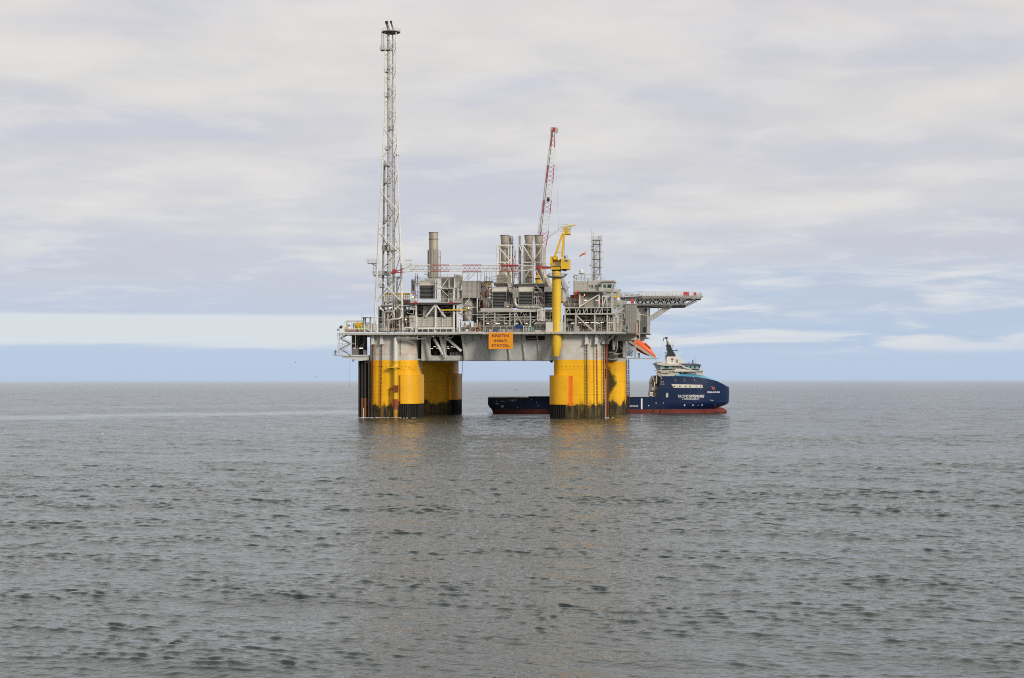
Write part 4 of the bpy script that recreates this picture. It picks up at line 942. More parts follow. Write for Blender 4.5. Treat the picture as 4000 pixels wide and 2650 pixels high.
a1 = stack('exhaust_stack', 'flared stack standing alone inside the separate left support frame', 1972, 1122, 12, [(1100, 22), (1073, 23), (1070, 22), (1058, 16), (1030, 13.5), (955, 13.5), (952, 14.3), (934, 16), (921, 17.3)], STACK, 22, STK, ((952, 15.2), (922, 17.6), (1026, 14)))
a2 = stack('exhaust_stack', 'flared stack left of the other in the wider right support frame', 2066, 1122, 12, cone(13.5, 921), STACK, 22, STK, ((953, 15.2), (922, 17.6), (1020, 13.2), (1086, 13.2)))
a3 = stack('exhaust_stack', 'flared stack nearest the red and white raised crane boom, bent at its foot', 2105.5, 1034, 12.5, [(1034, 13), (955, 13), (952, 14.2), (934, 15.8), (921, 17)], STACK, 22, STK, ((953, 15.2), (922, 17.4)))
mb = MB(); mb.path([P(2105.5, 1030, 12.5), P(2106, 1042, 12.5), P(2116, 1062, 12.5), P(2146, 1122, 12.5)], 1.22, 18, 1.5); part(mb, 'bent_duct', STACK, a3, True)
stack('exhaust_stack', 'thin straight grey pipe stack with no flare', 2031, 1112, 11, [(1112, 5.4), (985, 5.4), (984, 4.9), (922, 4.9)], GREY, 14, None, ((985, 5.6),))
stack('exhaust_stack', 'silver ringed stack half hidden behind the left flared stack', 1997, 1122, 15, [(1122, 7), (950, 7), (948, 8), (922, 8)], paint('silver', (.50, .49, .46), .35, .15, .5, 0, metal=.6), 16, None, ((936, 8.6), (941, 8.6), (952, 8.2), (970, 7.8), (1000, 7.8), (1040, 7.8)))
def stack_frame(label, posts, levels, diags, v0, v1, extra=()):
    x0, x1 = posts[0], posts[-1]
    t = thing('stack_support', label, 'support frame', P((x0 + x1) / 2, 1122, v0), 'white support frames around the stacks')
    mb = MB()
    for x in posts:
        for v in (v0, v1): mb.T((x, 1122, v), (x, levels[0] - 2, v), .27, 8)
    each(mb, 'post', WHITE, t)
    mb = MB()
    for y in levels:
        for v in (v0, v1): mb.T((x0 - 3, y, v), (x1 + 3, y, v), .24, 7)
        for x in (x0, x1): a = P(x, y, v0); mb.tube(a, a + Vector((0, v1 - v0, 0)), .2, 7)
    part(mb, 'ring_beam', WHITE, t)
    mb = MB()
    for a in diags: mb.T((a[0], a[1], v0 - .1), (a[2], a[3], v0 - .1), .2, 7); mb.T((a[0] + 4, a[1], v1), (a[2] + 4, a[3], v1), .17, 6)
    each(mb, 'diagonal', WHITE, t)
    mb = MB()
    for x, ya, yb in extra: mb.T((x, ya, (v0 + v1) / 2), (x, yb, (v0 + v1) / 2), .12, 6)
    if extra: each(mb, 'small_pipe', LIGHT, t)
    return t
stack_frame('white tube frame round the single left flared stack', (1943, 1996.5), (959.5, 1026), ((1946, 964, 1994, 1021), (1971, 1029, 1993, 1052), (1996, 962, 1994, 1100)), 9.5, 15, ((1951, 1120, 962), (1957, 1040, 965), (2008, 1105, 962), (2013, 1080, 978), (2005, 1100, 1040)))
stack_frame('larger white tube frame round the right pair of flared stacks', (2041.5, 2082.5, 2124), (955.7, 1026, 1109), ((2042, 958, 2082, 1024), (2122, 958, 2085, 1020), (2083, 1032, 2047, 1092), (2091, 1050, 2121, 1103), (2140, 1083, 2107, 1130), (2029, 958, 2043, 1000)), 9.5, 15.5, ((2049, 1109, 960), (2046, 1109, 960), (2053, 1109, 960), (2093, 1030, 950), (2131, 1109, 960), (2128, 1060, 965), (2086, 950, 916)))

# ================================================================== AIR INTAKES
def intake(label, x0, x1, yh, yl0, yl1, v, n, group='louvred air intakes with beige hoods', deep=6):
    t = thing('air_intake', label, 'air intake', P((x0 + x1) / 2, yl1, v), group)
    mb = MB(); mb.B(x0 + 1, yh + 6, x1 - 1, yl1, v + .9, v + deep); mb.B(x0, yl0 - 1, x0 + 2.2, yl1 + 1, v - .1, v + 1); mb.B(x1 - 2.2, yl0 - 1, x1, yl1 + 1, v - .1, v + 1); part(mb, 'housing', GREY, t)
    mb = MB(); mb.B(x0 + 2.2, yl0, x1 - 2.2, yl1, v + .7, v + .88); part(mb, 'intake_opening', BLACK, t)
    mb = MB(); ym = (yh + yl0) / 2
    a = [P(x0 + 2, yh + 4, v + .8), P(x0 + 2, yh, v + 1.8), P(x0 + 2, yh + 1, v + deep), P(x0 + 2, yl0, v + deep), P(x0, yl0 + 1, v - .35), P(x0 + 2, yl0 - 5, v + .1)]
    u0, u1 = P(x0 - .5, ym, v).x, P(x1 + .5, ym, v).x
    mb.prism([(u0, q.y, q.z) for q in a], (u1 - u0, 0, 0)); part(mb, 'hood', HOOD, t)
    mb = MB(); u0, u1 = P(x0 + 2.4, ym, v).x, P(x1 - 2.4, ym, v).x
    for i in range(n):
        y = yl0 + (i + .5) * (yl1 - yl0) / n; z = P((x0 + x1) / 2, y, v).z; h = .24
        mb.hexa([(u0, v, z - h), (u1, v, z - h), (u1, v + .6, z + h - .07), (u0, v + .6, z + h - .07)], [(u0, v, z - h + .08), (u1, v, z - h + .08), (u1, v + .6, z + h), (u0, v + .6, z + h)])
    sl_ = part(mb, 'louvre_slat', SLAT, t); mb = MB()
    for i in range(n):
        z = P((x0 + x1) / 2, yl0 + (i + .5) * (yl1 - yl0) / n, v).z; mb.box(u0, u1, v - .05, v - .003, z - .235, z - .175)
    part(mb, 'slat_lip', GREY, sl_)
    return t
IN1 = intake('beige hooded black louvre intake beside the lone tall stack', 1638, 1696, 1096, 1115, 1167, 2.5, 10)
intake('black louvre intake hanging over the nameboard, left of the big bent duct', 1922, 1980, 1121, 1139, 1204, 3, 11)
intake('black louvre intake between the big bent duct and the white braced frame', 2024.5, 2082, 1121, 1139, 1195, 3, 10)
intake('black louvre intake partly hidden by the yellow crane pedestal', 2126, 2180, 1121, 1139, 1200, 3.5, 10)

# ================================================================== PROCESS MODULES
def bay(mb_dark, mb_grey, mb_lt, x0, x1, y0, y1, v0, v1, n, seed):
    rnd = random.Random(seed)
    for i in range(n):
        x = rnd.uniform(x0, x1 - 8); y = rnd.uniform(y0 + 2, y1 - 4); v = rnd.uniform(v0, v1); r = rnd.choice((.07, .09, .12, .16, .22)); k = rnd.random()
        m = mb_grey if rnd.random() < .5 else mb_lt
        if k < .34: m.T((x, y1, v), (x, max(y0, y - 20), v), r, 6)
        elif k < .66:
            x2 = min(x1, x + rnd.uniform(12, 70)); m.path([P(x, y, v), P(x2, y, v), P(x2, min(y1, y + rnd.uniform(6, 26)), v)], r, 6, .4)
        elif k < .82: w_ = rnd.uniform(5, 15); h = rnd.uniform(5, 16); mb_dark.B(x, y, min(x1, x + w_), min(y1, y + h), v, v + 1.4)
        elif k < .92: c = P(x, y1, v); mb_grey.lathe(c, [(.4, .3), (.6, .5), (.6, 2.2), (.35, 2.7)], 10)
        else: c = P(x, y, v); mb_lt.lathe(c, [(.1, 0), (.5, .15), (.5, 1.9), (.1, 2.1)], 10, 'x')
def lamps(t, pts, v, w_=11):
    mb = MB()
    for x, y in pts: mb.B(x, y, x + w_, y + 1.7, v, v + .2)
    each(mb, 'tube_lamp', TUBE, t)
# --- left module: braced bay with two floors
ML = thing('process_module', 'open two storey process module with white V braces left of the reels', 'process module', P(1700, 1298, 1), 'open process modules')
mb = MB()
for x, ya, yb, r in ((1625.7, 1183, 1297, .42), (1702, 1183, 1297, .42), (1773.6, 1127, 1297, .45), (1701, 1080, 1168, .2), (1719, 1080, 1182, .45), (1754.5, 1084, 1130, .2), (1776, 1072, 1182, .32), (1788, 1182, 1297, .5)): mb.BM((x, yb, 1), (x, ya, 1), r * 1.3)
each(mb, 'post', WHITE, ML)
mb = MB()
for a in ((1701, 1191, 1663, 1239), (1703, 1191, 1741, 1240)): mb.BM((a[0], a[1], .9), (a[2], a[3], .9), .48)
mb.BM((1723, 1126, .9), (1751, 1086, .9), .25); mb.BM((1703, 1086, .8), (1716, 1102, .8), .22); mb.BM((1703, 1120, .8), (1718, 1098, .8), .22); mb.BM((1703, 1085, 1), (1718, 1085, 1), .2); mb.BM((1723, 1130, .9), (1752, 1158, .9), .16)
part(mb, 'diagonal_brace', WHITE, ML)
mb = MB(); mb.B(1602, 1180, 1800, 1183.5, -.6, 14); mb.B(1617, 1183.5, 1776, 1190, .6, 1.4); mb.BM((1700, 1084, .8), (1778, 1084, .8), .3); mb.BM((1700, 1127, .8), (1778, 1127, .8), .4); part(mb, 'upper_floor', LIGHT, ML)
mb = MB(); mb.RL(1602, 1778, 1180.5, -.5, 1.2, 1.7, .05)
for x in np.arange(1604, 1778, 21): mb.B(x, 1169, x + 2, 1179, -.62, -.5)
part(mb, 'railing', SWHITE, ML)
mb = MB(); mb.clad(1724, 1086, 1777, 1126, 4, 9, .55, .1, True); part(mb, 'ribbed_wall', CLAD, ML)
mb = MB(); mb.clad(1723, 1129, 1777, 1180, 3.5, 9, .5, .1, True); mb.B(1735, 1157, 1748, 1166, 3.0, 3.3); part(mb, 'louvred_wall', GREY, ML)
mb = MB(); mb.B(1735, 1157, 1748, 1178, 3.0, 3.4); mb.B(1724, 1129, 1776, 1142, 3.2, 3.4); each(mb, 'dark_opening', BLACK, ML)
mb = MB(); mb.lathe(P(1789, 1166, 3), [(.55, -1), (.55, 2.6), (.62, 2.6), (.62, 3.4)], 12); mb.lathe(P(1796, 1178, 4), [(.7, 0), (.7, 4)], 12); each(mb, 'vertical_duct', HOOD, ML, True)
mb = MB(); mb.PR([(1778, 1080), (1783, 1073), (1797, 1076), (1799, 1082), (1792, 1126), (1778, 1126)], 2.6, 7); part(mb, 'rounded_duct', HOOD, ML)
mb = MB(); mb.B(1776, 1167, 1805, 1186, .4, 3); mb.PR([(1776, 1186), (1805, 1180), (1805, 1184), (1776, 1192)], .3, 3); part(mb, 'side_box', GREY, ML)
mb = MB(); mb.B(1604, 1182, 1622, 1211, .8, 4); mb.B(1604, 1172, 1618, 1182, .8, 4); part(mb, 'hanging_hopper', LIGHT, ML)
mb = MB(); mb.clad(1628, 1240, 1701, 1277, 1.4, 3, .62, .14, True); mb.clad(1705.5, 1240, 1770, 1277, 1.4, 3, .62, .14, True); part(mb, 'wind_wall', CLADL, ML)
mb = MB()
for x in (1629, 1651, 1674, 1700, 1706, 1726, 1748, 1769): mb.B(x, 1239, x + 1.8, 1277, 1.05, 1.3)
each(mb, 'wall_post', WHITE, ML)
mb = MB(); mb.B(1631, 1279, 1772, 1286, 0, 1.6); mb.path([P(1577, 1288, 0), P(1581, 1281, 0), P(1608, 1281, 0), P(1613, 1290, 0)], .25, 8, 1); part(mb, 'white_trunking', SWHITE, ML)
mb = MB(); mb.B(1599, 1233, 1625, 1257, .6, 3); mb.B(1600, 1258, 1624, 1283, .4, 3); each(mb, 'cabinet', CLADL, ML)
mb = MB(); mb.B(1726, 1209, 1822, 1213.5, .1, .6); part(mb, 'hoist_beam', YCR, ML)
mb = MB(); mb.B(1652, 1196, 1698, 1239, 4, 6); part(mb, 'tall_panel', CLADL, ML)
mb = MB(); mb.B(1618, 1179, 1629, 1186.5, -.9, -.3); mb.B(1758, 1179, 1768, 1186.5, -.9, -.3); each(mb, 'hose_cabinet', RED, ML)
d_, g_, l_ = MB(), MB(), MB(); bay(d_, g_, l_, 1630, 1775, 1190, 1240, 3.5, 9, 70, 21); bay(d_, g_, l_, 1560, 1620, 1250, 1296, 1, 6, 34, 22)
each(d_, 'equipment', MID, ML); part(g_, 'piping', GREY, ML); part(l_, 'pale_piping', LIGHT, ML)
mb = MB(); mb.B(1610, 1186, 1790, 1297, 11, 11.4); part(mb, 'shade_wall', DARK, ML)  # near-black wall: the shade inside the bay put into its colour
mb = MB(); mb.ladder(P(1616, 1182, 2), P(1616, 1100, 2), .6, .45, .05); frame_box(mb, 1607, 1093, 1620, 1150, 2, 4, .07); mb.B(1608, 1095, 1620, 1140, 2.6, 2.75); mb.T((1622, 1182, 2), (1623, 1068, 2), .07, 5); mb.T((1629, 1112, 2), (1630, 1066, 2), .06, 5); mb.T((1632, 1182, 2), (1632, 1072, 2), .08, 5); mb.RL(1622, 1640, 1130, 2, 4, .9); part(mb, 'mesh_tower', MID, ML)
mb = MB(); mb.RL(1634, 1703, 1097, 4, 1.2, 2.4, .05); mb.RL(1723, 1800, 1084, 5, 1.1, 2, .05); mb.B(1660, 1089, 1703, 1095, 7, 8); part(mb, 'roof_railing', LIGHT, ML)
mb = MB(); mb.path([P(1794, 1205, 1), P(1794, 1229, 1), P(1910, 1231, 1)], .18, 8, .8); mb.path([P(1790, 1186, .6), P(1808, 1188, .6), P(1862, 1203, .6)], .14, 6, .5); part(mb, 'cross_pipe', ALU, ML, True)

# --- boxed louvre cooler on posts with banded tank below
LC = thing('louvred_cooler', 'big pale louvred cooler box on posts above the banded tank', 'cooler', P(1838, 1298, 1.5))
mb = MB(); mb.clad(1805, 1098, 1865, 1165, 2, 8, .42, .11, True); CB = part(mb, 'louvre_box', CLADL, LC)
mb = MB()
for x in (1805, 1825, 1844, 1863): mb.B(x, 1097, x + 1.8, 1166, 1.82, 1.88)
each(mb, 'mullion', GREY, CB)
mb = MB(); mb.B(1865.5, 1097, 1872.5, 1166, 1.9, 6.5); mb.B(1873, 1100, 1889, 1165, 6.6, 12); part(mb, 'end_wall', CLAD, LC)
mb = MB()
for x, v in ((1806, 2), (1865, 2), (1806, 7.5), (1868, 7.5)): mb.BM((x, 1297 if x > 1850 else 1270, v), (x, 1166, v), .36)
each(mb, 'post', WHITE, LC)
mb = MB(); mb.BM((1808, 1199, 1.9), (1835, 1167, 1.9), .22); mb.BM((1806, 1201, 1.9), (1866, 1201, 1.9), .25); mb.BM((1817, 1219, 1.9), (1843, 1260, 1.9), .22); part(mb, 'brace', WHITE, LC)
mb = MB(); c = P(1829, 1256, 5); zt = P(1829, 1167, 5).z - c.z; pr = []
for i in range(5): h0 = zt * i / 5; pr += [(1.86, h0 + .05), (1.95, h0 + .3), (1.95, h0 + zt / 5 - .25), (1.86, h0 + zt / 5 - .02)]
mb.lathe(c, pr, 20); part(mb, 'banded_tank', paint('banded_tank', (.38, .345, .30), .5, .15, .4, .3, (.16, .11, .08)), LC, True)
mb = MB(); mb.B(1850, 1167, 1864, 1262, 4.4, 6); mb.B(1866, 1170, 1886, 1262, 6, 8); part(mb, 'dark_casing', DARK, LC)
BR = thing('boom_rest', 'white braced frame with ladder that carries the lowered crane boom', 'boom rest', P(1843, 1098, 3))
mb = MB(); frame_box(mb, 1807, 1064, 1879, 1098, 2.4, 6, .17, (1865,)); mb.BM((1811, 1097, 2.4), (1840, 1068, 2.4), .15); mb.BM((1828, 1095, 2.5), (1855, 1068, 2.5), .18); part(mb, 'frame', WHITE, BR)
mb = MB(); mb.ladder(P(1828, 1098, 2.3), P(1828, 1064, 2.3), .6, .35, .05); part(mb, 'ladder', WHITE, BR)

# --- middle module
MM = thing('process_module', 'long dark open process module behind the nameboard and blue container', 'process module', P(2010, 1298, 2), 'open process modules')
mb = MB()
for x in (1890, 1933, 1992, 2011, 2072, 2128, 2150): mb.BM((x, 1297, 1.2), (x, 1217, 1.2), .42)
each(mb, 'post', LIGHT, MM)
mb = MB(); mb.B(1877, 1204, 2002, 1217, .8, 2); mb.B(2002, 1210, 2158, 1217, .9, 2); mb.B(1866, 1238, 2106, 1241, .9, 1.3); mb.B(1996, 1249, 2140, 1251, 1, 1.4); mb.B(1866, 1217.2, 2150, 1219.5, .7, 14); mb.B(1920, 1252, 2000, 1254, 1, 1.3); mb.B(1870, 1228, 2004, 1230, 1.3, 1.5); part(mb, 'floor_beam', LIGHT, MM)
mb = MB(); mb.RL(1980, 2160, 1204, 1.2, 1.2, 1.7, .045); mb.RL(2126, 2160, 1204, 1.2, 1.2, 1.7, .045); part(mb, 'railing', LIGHT, MM)
mb = MB()
for a in ((2016, 1222, 2038, 1266), (2013, 1253, 2026, 1242), (1926, 1216, 1935, 1230), (2078, 1262, 2096, 1246), (2034, 1225, 2044, 1216), (1912, 1222, 1890, 1234)): mb.BM((a[0], a[1], 1.1), (a[2], a[3], 1.1), .28)
part(mb, 'diagonal_brace', LIGHT, MM)
mb = MB(); mb.B(1935, 1226, 1972, 1266, 4, 6); mb.B(2038, 1229, 2077, 1262, 4, 6); mb.B(1970, 1180, 1990, 1216, 3, 7); mb.B(1887, 1166, 1922, 1204, 5, 9); each(mb, 'grey_panel', CLAD, MM)
mb = MB(); mb.B(1860, 1222, 2160, 1297, 12, 12.4); mb.B(1984, 1122, 2024, 1204, 8, 8.4); mb.B(2083, 1115, 2127, 1204, 9, 9.3); part(mb, 'shade_wall', DARK, MM)  # walls coloured near-black for the shaded depth of the module
d_, g_, l_ = MB(), MB(), MB(); bay(d_, g_, l_, 1868, 2150, 1221, 1296, 2.5, 9, 190, 31); bay(d_, g_, l_, 1984, 2024, 1130, 1204, 5, 7.8, 16, 32); bay(d_, g_, l_, 2084, 2124, 1140, 1204, 4, 8, 22, 33); bay(d_, g_, l_, 1888, 1922, 1108, 1166, 5, 9, 16, 34)
each(d_, 'equipment', MID, MM); part(g_, 'piping', GREY, MM); part(l_, 'pale_piping', LIGHT, MM)
lamps(MM, ((1899, 1264), (1931, 1264), (1942, 1264), (1970, 1264.5), (2013, 1264), (2050, 1264), (2086, 1265)), 2.2)
mb = MB(); frame_box(mb, 2101, 1211, 2128, 1255, .2, 2.4, .19); mb.BM((2102, 1212, .15), (2127, 1231, .15), .2); mb.BM((2102, 1253, .15), (2127, 1233, .15), .2); mb.BM((2100, 1233, .2), (2129, 1233, .2), .2); mb.BM((2131, 1245, .3), (2148, 1257, .3), .2); part(mb, 'white_truss', WHITE, MM)
mb = MB(); mb.B(1925, 1103, 1992, 1107, 4, 12); mb.RL(1926, 1990, 1103, 4.2, 2.0, 2.8, .10, 2); mb.B(1930, 1107, 1990, 1117, 6, 12); mb.PR([(1982, 1107), (1995, 1107), (1995, 1142), (1990, 1142)], 4, 8); part(mb, 'stack_platform', HOOD, MM)
mb = MB(); mb.B(1940, 1074, 1996, 1103, 9, 15); part(mb, 'stack_base', STACK, MM)
mb = MB(); mb.B(2018, 1109, 2128, 1121, 7.5, 16); mb.B(1990, 1110, 2030, 1121, 9, 16); part(mb, 'stack_deck', MID, MM)
mb = MB(); frame_box(mb, 2087, 1158, 2118, 1204, 3, 6, .1, (2102,)); mb.BM((2090, 1200, 2.9), (2103, 1166, 2.9), .18); mb.BM((2116, 1200, 2.9), (2103, 1166, 2.9), .18); mb.B(2086, 1140, 2120, 1143, 3, 6); mb.RL(2088, 2119, 1166, 3, 1.1, 1.2); mb.BM((2093, 1114, 7), (2116, 1140, 7), .4); part(mb, 'braced_stand', WHITE, MM)
mb = MB(); frame_box(mb, 1893, 1060, 1921, 1102, 7, 9, .06, (1901, 1911)); mb.B(1892, 1098, 1922, 1103, 7, 10); mb.RL(1892, 1922, 1098, 7, 1.2, .9); mb.B(1899, 1079, 1903, 1084, 7, 7.5); mb.T((1896, 1098, 7), (1894, 1072, 7), .06, 4); part(mb, 'instrument_stand', MID, MM)
mb = MB(); frame_box(mb, 1887, 1106, 1918, 1180, 4.4, 7, .09, (1904,)); mb.BM((1890, 1108, 4.3), (1914, 1146, 4.3), .18); mb.RL(1906, 1922, 1198, 3, 2, .8); part(mb, 'hoist_tower', LIGHT, MM)
mb = MB(); mb.B(1889, 1105, 1917, 1110, 4.5, 6.6); mb.PR([(1900, 1110), (1914, 1110), (1911, 1122), (1902, 1120)], 4.8, 6); part(mb, 'hoist', YCR, MM)
BD = thing('bent_duct', 'fat silver brown duct bending from the upper box down to the deck', 'duct', P(2060, 1260, 1))
mb = MB(); mb.path([P(2011, 1140, 1.2), P(2011, 1202, 1.2), P(2098, 1202, 1.2), P(2120, 1206, 1.2), P(2121, 1262, 1.2)], .62, 16, 2.2); part(mb, 'pipe', ALU, BD, True)
mb = MB(); mb.B(2003, 1130, 2024, 1163, .4, 4); part(mb, 'plenum', paint('plenum_metal', (.36, .33, .29), .45, .2, .5, .5, (.12, .09, .06), metal=.3), BD)
mb = MB(); mb.lathe(P(2116, 1256, 1.2), [(1.2, 0), (1.2, 3.2), (.9, 4.0), (.5, 4.3)], 16); part(mb, 'silencer', CLADL, BD, True)
mb = MB()
for x in (2050, 2062, 2082): mb.tube(P(x, 1202, 1.2), P(x + 7, 1202, 1.2), .645, 16)
each(mb, 'lagging', CLADL, BD, True)
mb = MB()
for x, y in ((2009, 1128), (2017, 1129)): mb.sphere(P(x, y, 1.4), .45, 10)
each(mb, 'valve', GREY, BD, True)

# --- right module: truss storey over an open bay
MR = thing('process_module', 'open process module with diagonal braces right of the yellow crane', 'process module', P(2300, 1298, 1), 'open process modules')
mb = MB()
for x, w_ in ((2207.5, .5), (2249.5, .5), (2323.5, .5), (2373, .5)): mb.BM((x, 1298, 0), (x, 1230, 0), w_)
mb.BM((2399, 1298, 1.5), (2399, 1230, 1.5), .9); mb.BM((2392, 1230, 0), (2392, 1143, 0), .75)
each(mb, 'post', LIGHT, MR)
mb = MB(); mb.B(2206, 1200, 2396, 1204.5, -.4, 10); mb.B(2206, 1224, 2396, 1229.5, -.4, 10); TR = part(mb, 'truss_chord', LIGHT, MR)
mb = MB()
for x in (2208, 2226, 2249, 2279, 2294, 2309, 2324, 2354, 2372, 2392): mb.BM((x, 1224, -.1), (x, 1204, -.1), .22)
for xa, xb in ((2211, 2224), (2252, 2261), (2282, 2292), (2327, 2337), (2343, 2351)): mb.BM((xa, 1223.5, -.15), (xb, 1205, -.15), .26)
part(mb, 'truss_web', LIGHT, TR)
mb = MB(); mb.BM((2252, 1233, -.1), (2320, 1296, -.1), .42); mb.BM((2401, 1230, 1), (2432, 1207, 1), .7, .9); part(mb, 'diagonal_brace', LIGHT, MR)
mb = MB(); mb.B(2206, 1206, 2395, 1224, 6, 6.3); mb.B(2200, 1231, 2398, 1297, 10, 10.4); part(mb, 'shade_wall', BLACK, MR)  # black walls, shade behind truss and open bay put into their colour
mb = MB(); mb.B(2262, 1205, 2268, 1224, .6, 1.2); mb.B(2337, 1205, 2343, 1224, .6, 1.2); mb.B(2243, 1274, 2262, 1297, -.6, .4); mb.B(2252, 1233, 2268, 1297, 5, 6); mb.B(2305, 1232, 2316, 1297, 5, 6.2); mb.B(2334, 1232, 2345, 1297, 5, 6); each(mb, 'grey_panel', CLAD, MR)
mb = MB()
for x in (2364, 2378.5): mb.lathe(P(x, 1211, 1), [(.1, -.6), (.34, -.5), (.36, .4), (.1, .6)], 12, 'y')
each(mb, 'air_bottle', HOOD, MR, True)
mb = MB()
for x0, x1, y in ((2288, 2312, 1273), (2338, 2352, 1274), (2338, 2352, 1286), (2295, 2312, 1286), (2368, 2390, 1275), (2368, 2392, 1287)):
    c = P(x0, y, 2.2); mb.lathe(c, [(.1, 0), (.42, .12), (.42, P(x1, y, 2.2).x - c.x - .1), (.1, P(x1, y, 2.2).x - c.x)], 12, 'x')
each(mb, 'filter_vessel', paint('vessel_cream', (.46, .42, .34), .4, .15, .5, .2), MR, True)
mb = MB()
for x in (2312, 2351, 2396): mb.path([P(x - 6, 1270, 1.6), P(x, 1270, 1.6), P(x, 1297, 1.6)], .14, 6, .3)
for x in (2381, 2412, 2416): mb.T((x, 1297 if x < 2400 else 1262, 1), (x, 1233, 1), .17, 6)
mb.path([P(2216, 1272, 2), P(2220, 1280, 2), P(2221, 1297, 2)], .12, 6); mb.path([P(2224, 1272, 2), P(2229, 1280, 2), P(2229, 1297, 2)], .12, 6)
part(mb, 'cream_pipe', HOOD, MR)
d_, g_, l_ = MB(), MB(), MB(); bay(d_, g_, l_, 2206, 2396, 1232, 1296, 2.5, 9, 140, 41); bay(d_, g_, l_, 2210, 2350, 1206, 1223, 2, 5.6, 16, 42)
g_.T((2206, 1214, 1.5), (2330, 1214, 1.5), .1, 5); l_.T((2206, 1252, 1.2), (2320, 1252, 1.2), .13, 5); l_.T((2320, 1252, 1.2), (2396, 1252, 1.2), .13, 5)
each(d_, 'equipment', paint('brown_equipment', (.14, .085, .06), .6, .4, .5), MR); part(g_, 'piping', MID, MR); part(l_, 'pale_piping', GREY, MR)
lamps(MR, ((2231, 1260.5), (2232, 1264.5), (2259, 1260), (2277, 1260.5), (2289, 1260.5), (2307, 1260), (2322, 1259.5), (2331, 1262), (2346, 1260), (2371, 1261), (2384, 1261)), 1.4, 12)
mb = MB(); mb.RL(2206, 2264, 1200, -.2, 1.2, 1.6); mb.RL(2340, 2392, 1200, -.2, 1.2, 1.6); mb.RL(2395, 2425, 1206, 1.5, 1.2, 1.3); mb.B(2392, 1206, 2430, 1208, 1, 3); part(mb, 'railing', LIGHT, MR)
# upper floor of the right module
mb = MB(); mb.clad(2281, 1150, 2340, 1200, 2, 9, 1.6, .03, True); part(mb, 'clad_room', CLAD, MR)
mb = MB()
for x, ya in ((2265, 1146), (2341, 1146), (2354, 1158), (2371, 1158)): mb.BM((x, 1200, .4), (x, ya, .4), .45 if x < 2350 else .3)
each(mb, 'upper_post', WHITE, MR)
mb = MB(); mb.BM((2266, 1197, .3), (2338, 1152, .3), .34); mb.BM((2355, 1199, .3), (2366, 1162, .3), .3); mb.B(2352, 1156, 2396, 1160, .2, 3); part(mb, 'upper_brace', WHITE, MR)
mb = MB(); mb.B(2262, 1141, 2358, 1146, -.6, 10); mb.B(2259, 1137.5, 2356, 1141, -1.4, 10); RFp = part(mb, 'upper_slab', GREY, MR)
mb = MB(); mb.RL(2266, 2340, 1137.5, -1.2, 1.3, 1.7, .07, 2); mb.B(2341, 1123, 2356, 1138, -1, 2); part(mb, 'railing', LIGHT, RFp)
lamps(MR, ((2281, 1172.5), (2326, 1172.5)), 1.2, 12)
d_, g_, l_ = MB(), MB(), MB(); bay(d_, g_, l_, 2206, 2262, 1150, 1200, 3, 9, 30, 51); bay(d_, g_, l_, 2343, 2394, 1160, 1199, 3, 8, 20, 52)
part(d_, 'brown_equipment', MATS['brown_equipment'], MR); each(g_, 'upper_piping', GREY, MR); part(l_, 'upper_pipe', LIGHT, MR)
mb = MB(); mb.B(2206, 1160, 2262, 1199, 10, 10.3); mb.B(2342, 1160, 2396, 1200, 8.5, 8.8); mb.B(2212, 1172, 2262, 1180, 6, 7); part(mb, 'upper_wall', MID, MR)
mb = MB(); mb.B(2243, 1152, 2268, 1165, 2, 4); mb.path([P(2246, 1152, 2.5), P(2255, 1146, 2.5), P(2262, 1138, 2.5)], .5, 8, .5); mb.B(2268, 1148, 2277, 1156, 2.2, 3); mb.B(2342, 1168, 2350, 1187, 2, 3); each(mb, 'red_machine', paint('coral_red', (.55, .07, .03), .45, .15), MR)
SS = thing('spiral_stair', 'curved open stair climbing the right side of the yellow crane pedestal', 'stair', P(2205, 1180, -1))
mb = MB(); cs = P(2174.5, 1100, 2.0)
def sp_pt(t, rr_, dz=0.): a_ = R(-62 + 78 * t); y_ = 1082 + 96 * t; return Vector((cs.x + rr_ * math.cos(a_) * (1 + .0 * t), cs.y + rr_ * math.sin(a_), P(2200, y_, 2.).z + dz))
for i in range(26):
    t = i / 25; p0, p1 = sp_pt(t, 2.3), sp_pt(t, 3.5 + .6 * math.sin(3.1 * t)); mb.beam(p0, p1, .45, .09)
part(mb, 'tread', LIGHT, SS)
mb = MB()
for rr_ in (2.3, 3.55):
    for dz in (0, .55, 1.1): mb.path([sp_pt(i / 12, rr_ + (.6 * math.sin(3.1 * i / 12) if rr_ > 3 else 0), dz) for i in range(13)], .055 if dz else .11, 5)
part(mb, 'handrail', LIGHT, SS)
mb = MB()
for x, y in ((2222, 1103), (2222, 1123)): mb.T((x - 2, y + 3, 1), (x + 3, y - 2, 1), .2, 6)
mb.BM((2203, 1180, 2.4), (2203, 1092, 2.4), .3); mb.lathe(P(2200, 1155, 2), [(.6, -2.6), (1.1, -2), (1.1, 2), (.8, 2.6)], 12); each(mb, 'stair_support', LIGHT, SS)
# white louvred hut in front of the pedestal
WH = thing('louvred_hut', 'white louvred hut at the deck edge around the foot of the yellow crane', 'hut', P(2165, 1298, -2.6))
mb = MB(); mb.clad(2132, 1259, 2198, 1297, -2.6, 1.5, .34, .06, True); part(mb, 'wall', SWHITE, WH)
mb = MB(); mb.RL(2133, 2198, 1259, -2.5, .9, 1.4, .05); part(mb, 'roof_railing', LIGHT, WH)
mb = MB(); mb.B(2154, 1291, 2156.5, 1303, -4.3, -4.1); part(mb, 'yellow_marker', paint('fluo_yellow', (.75, .72, .05), .5), WH)
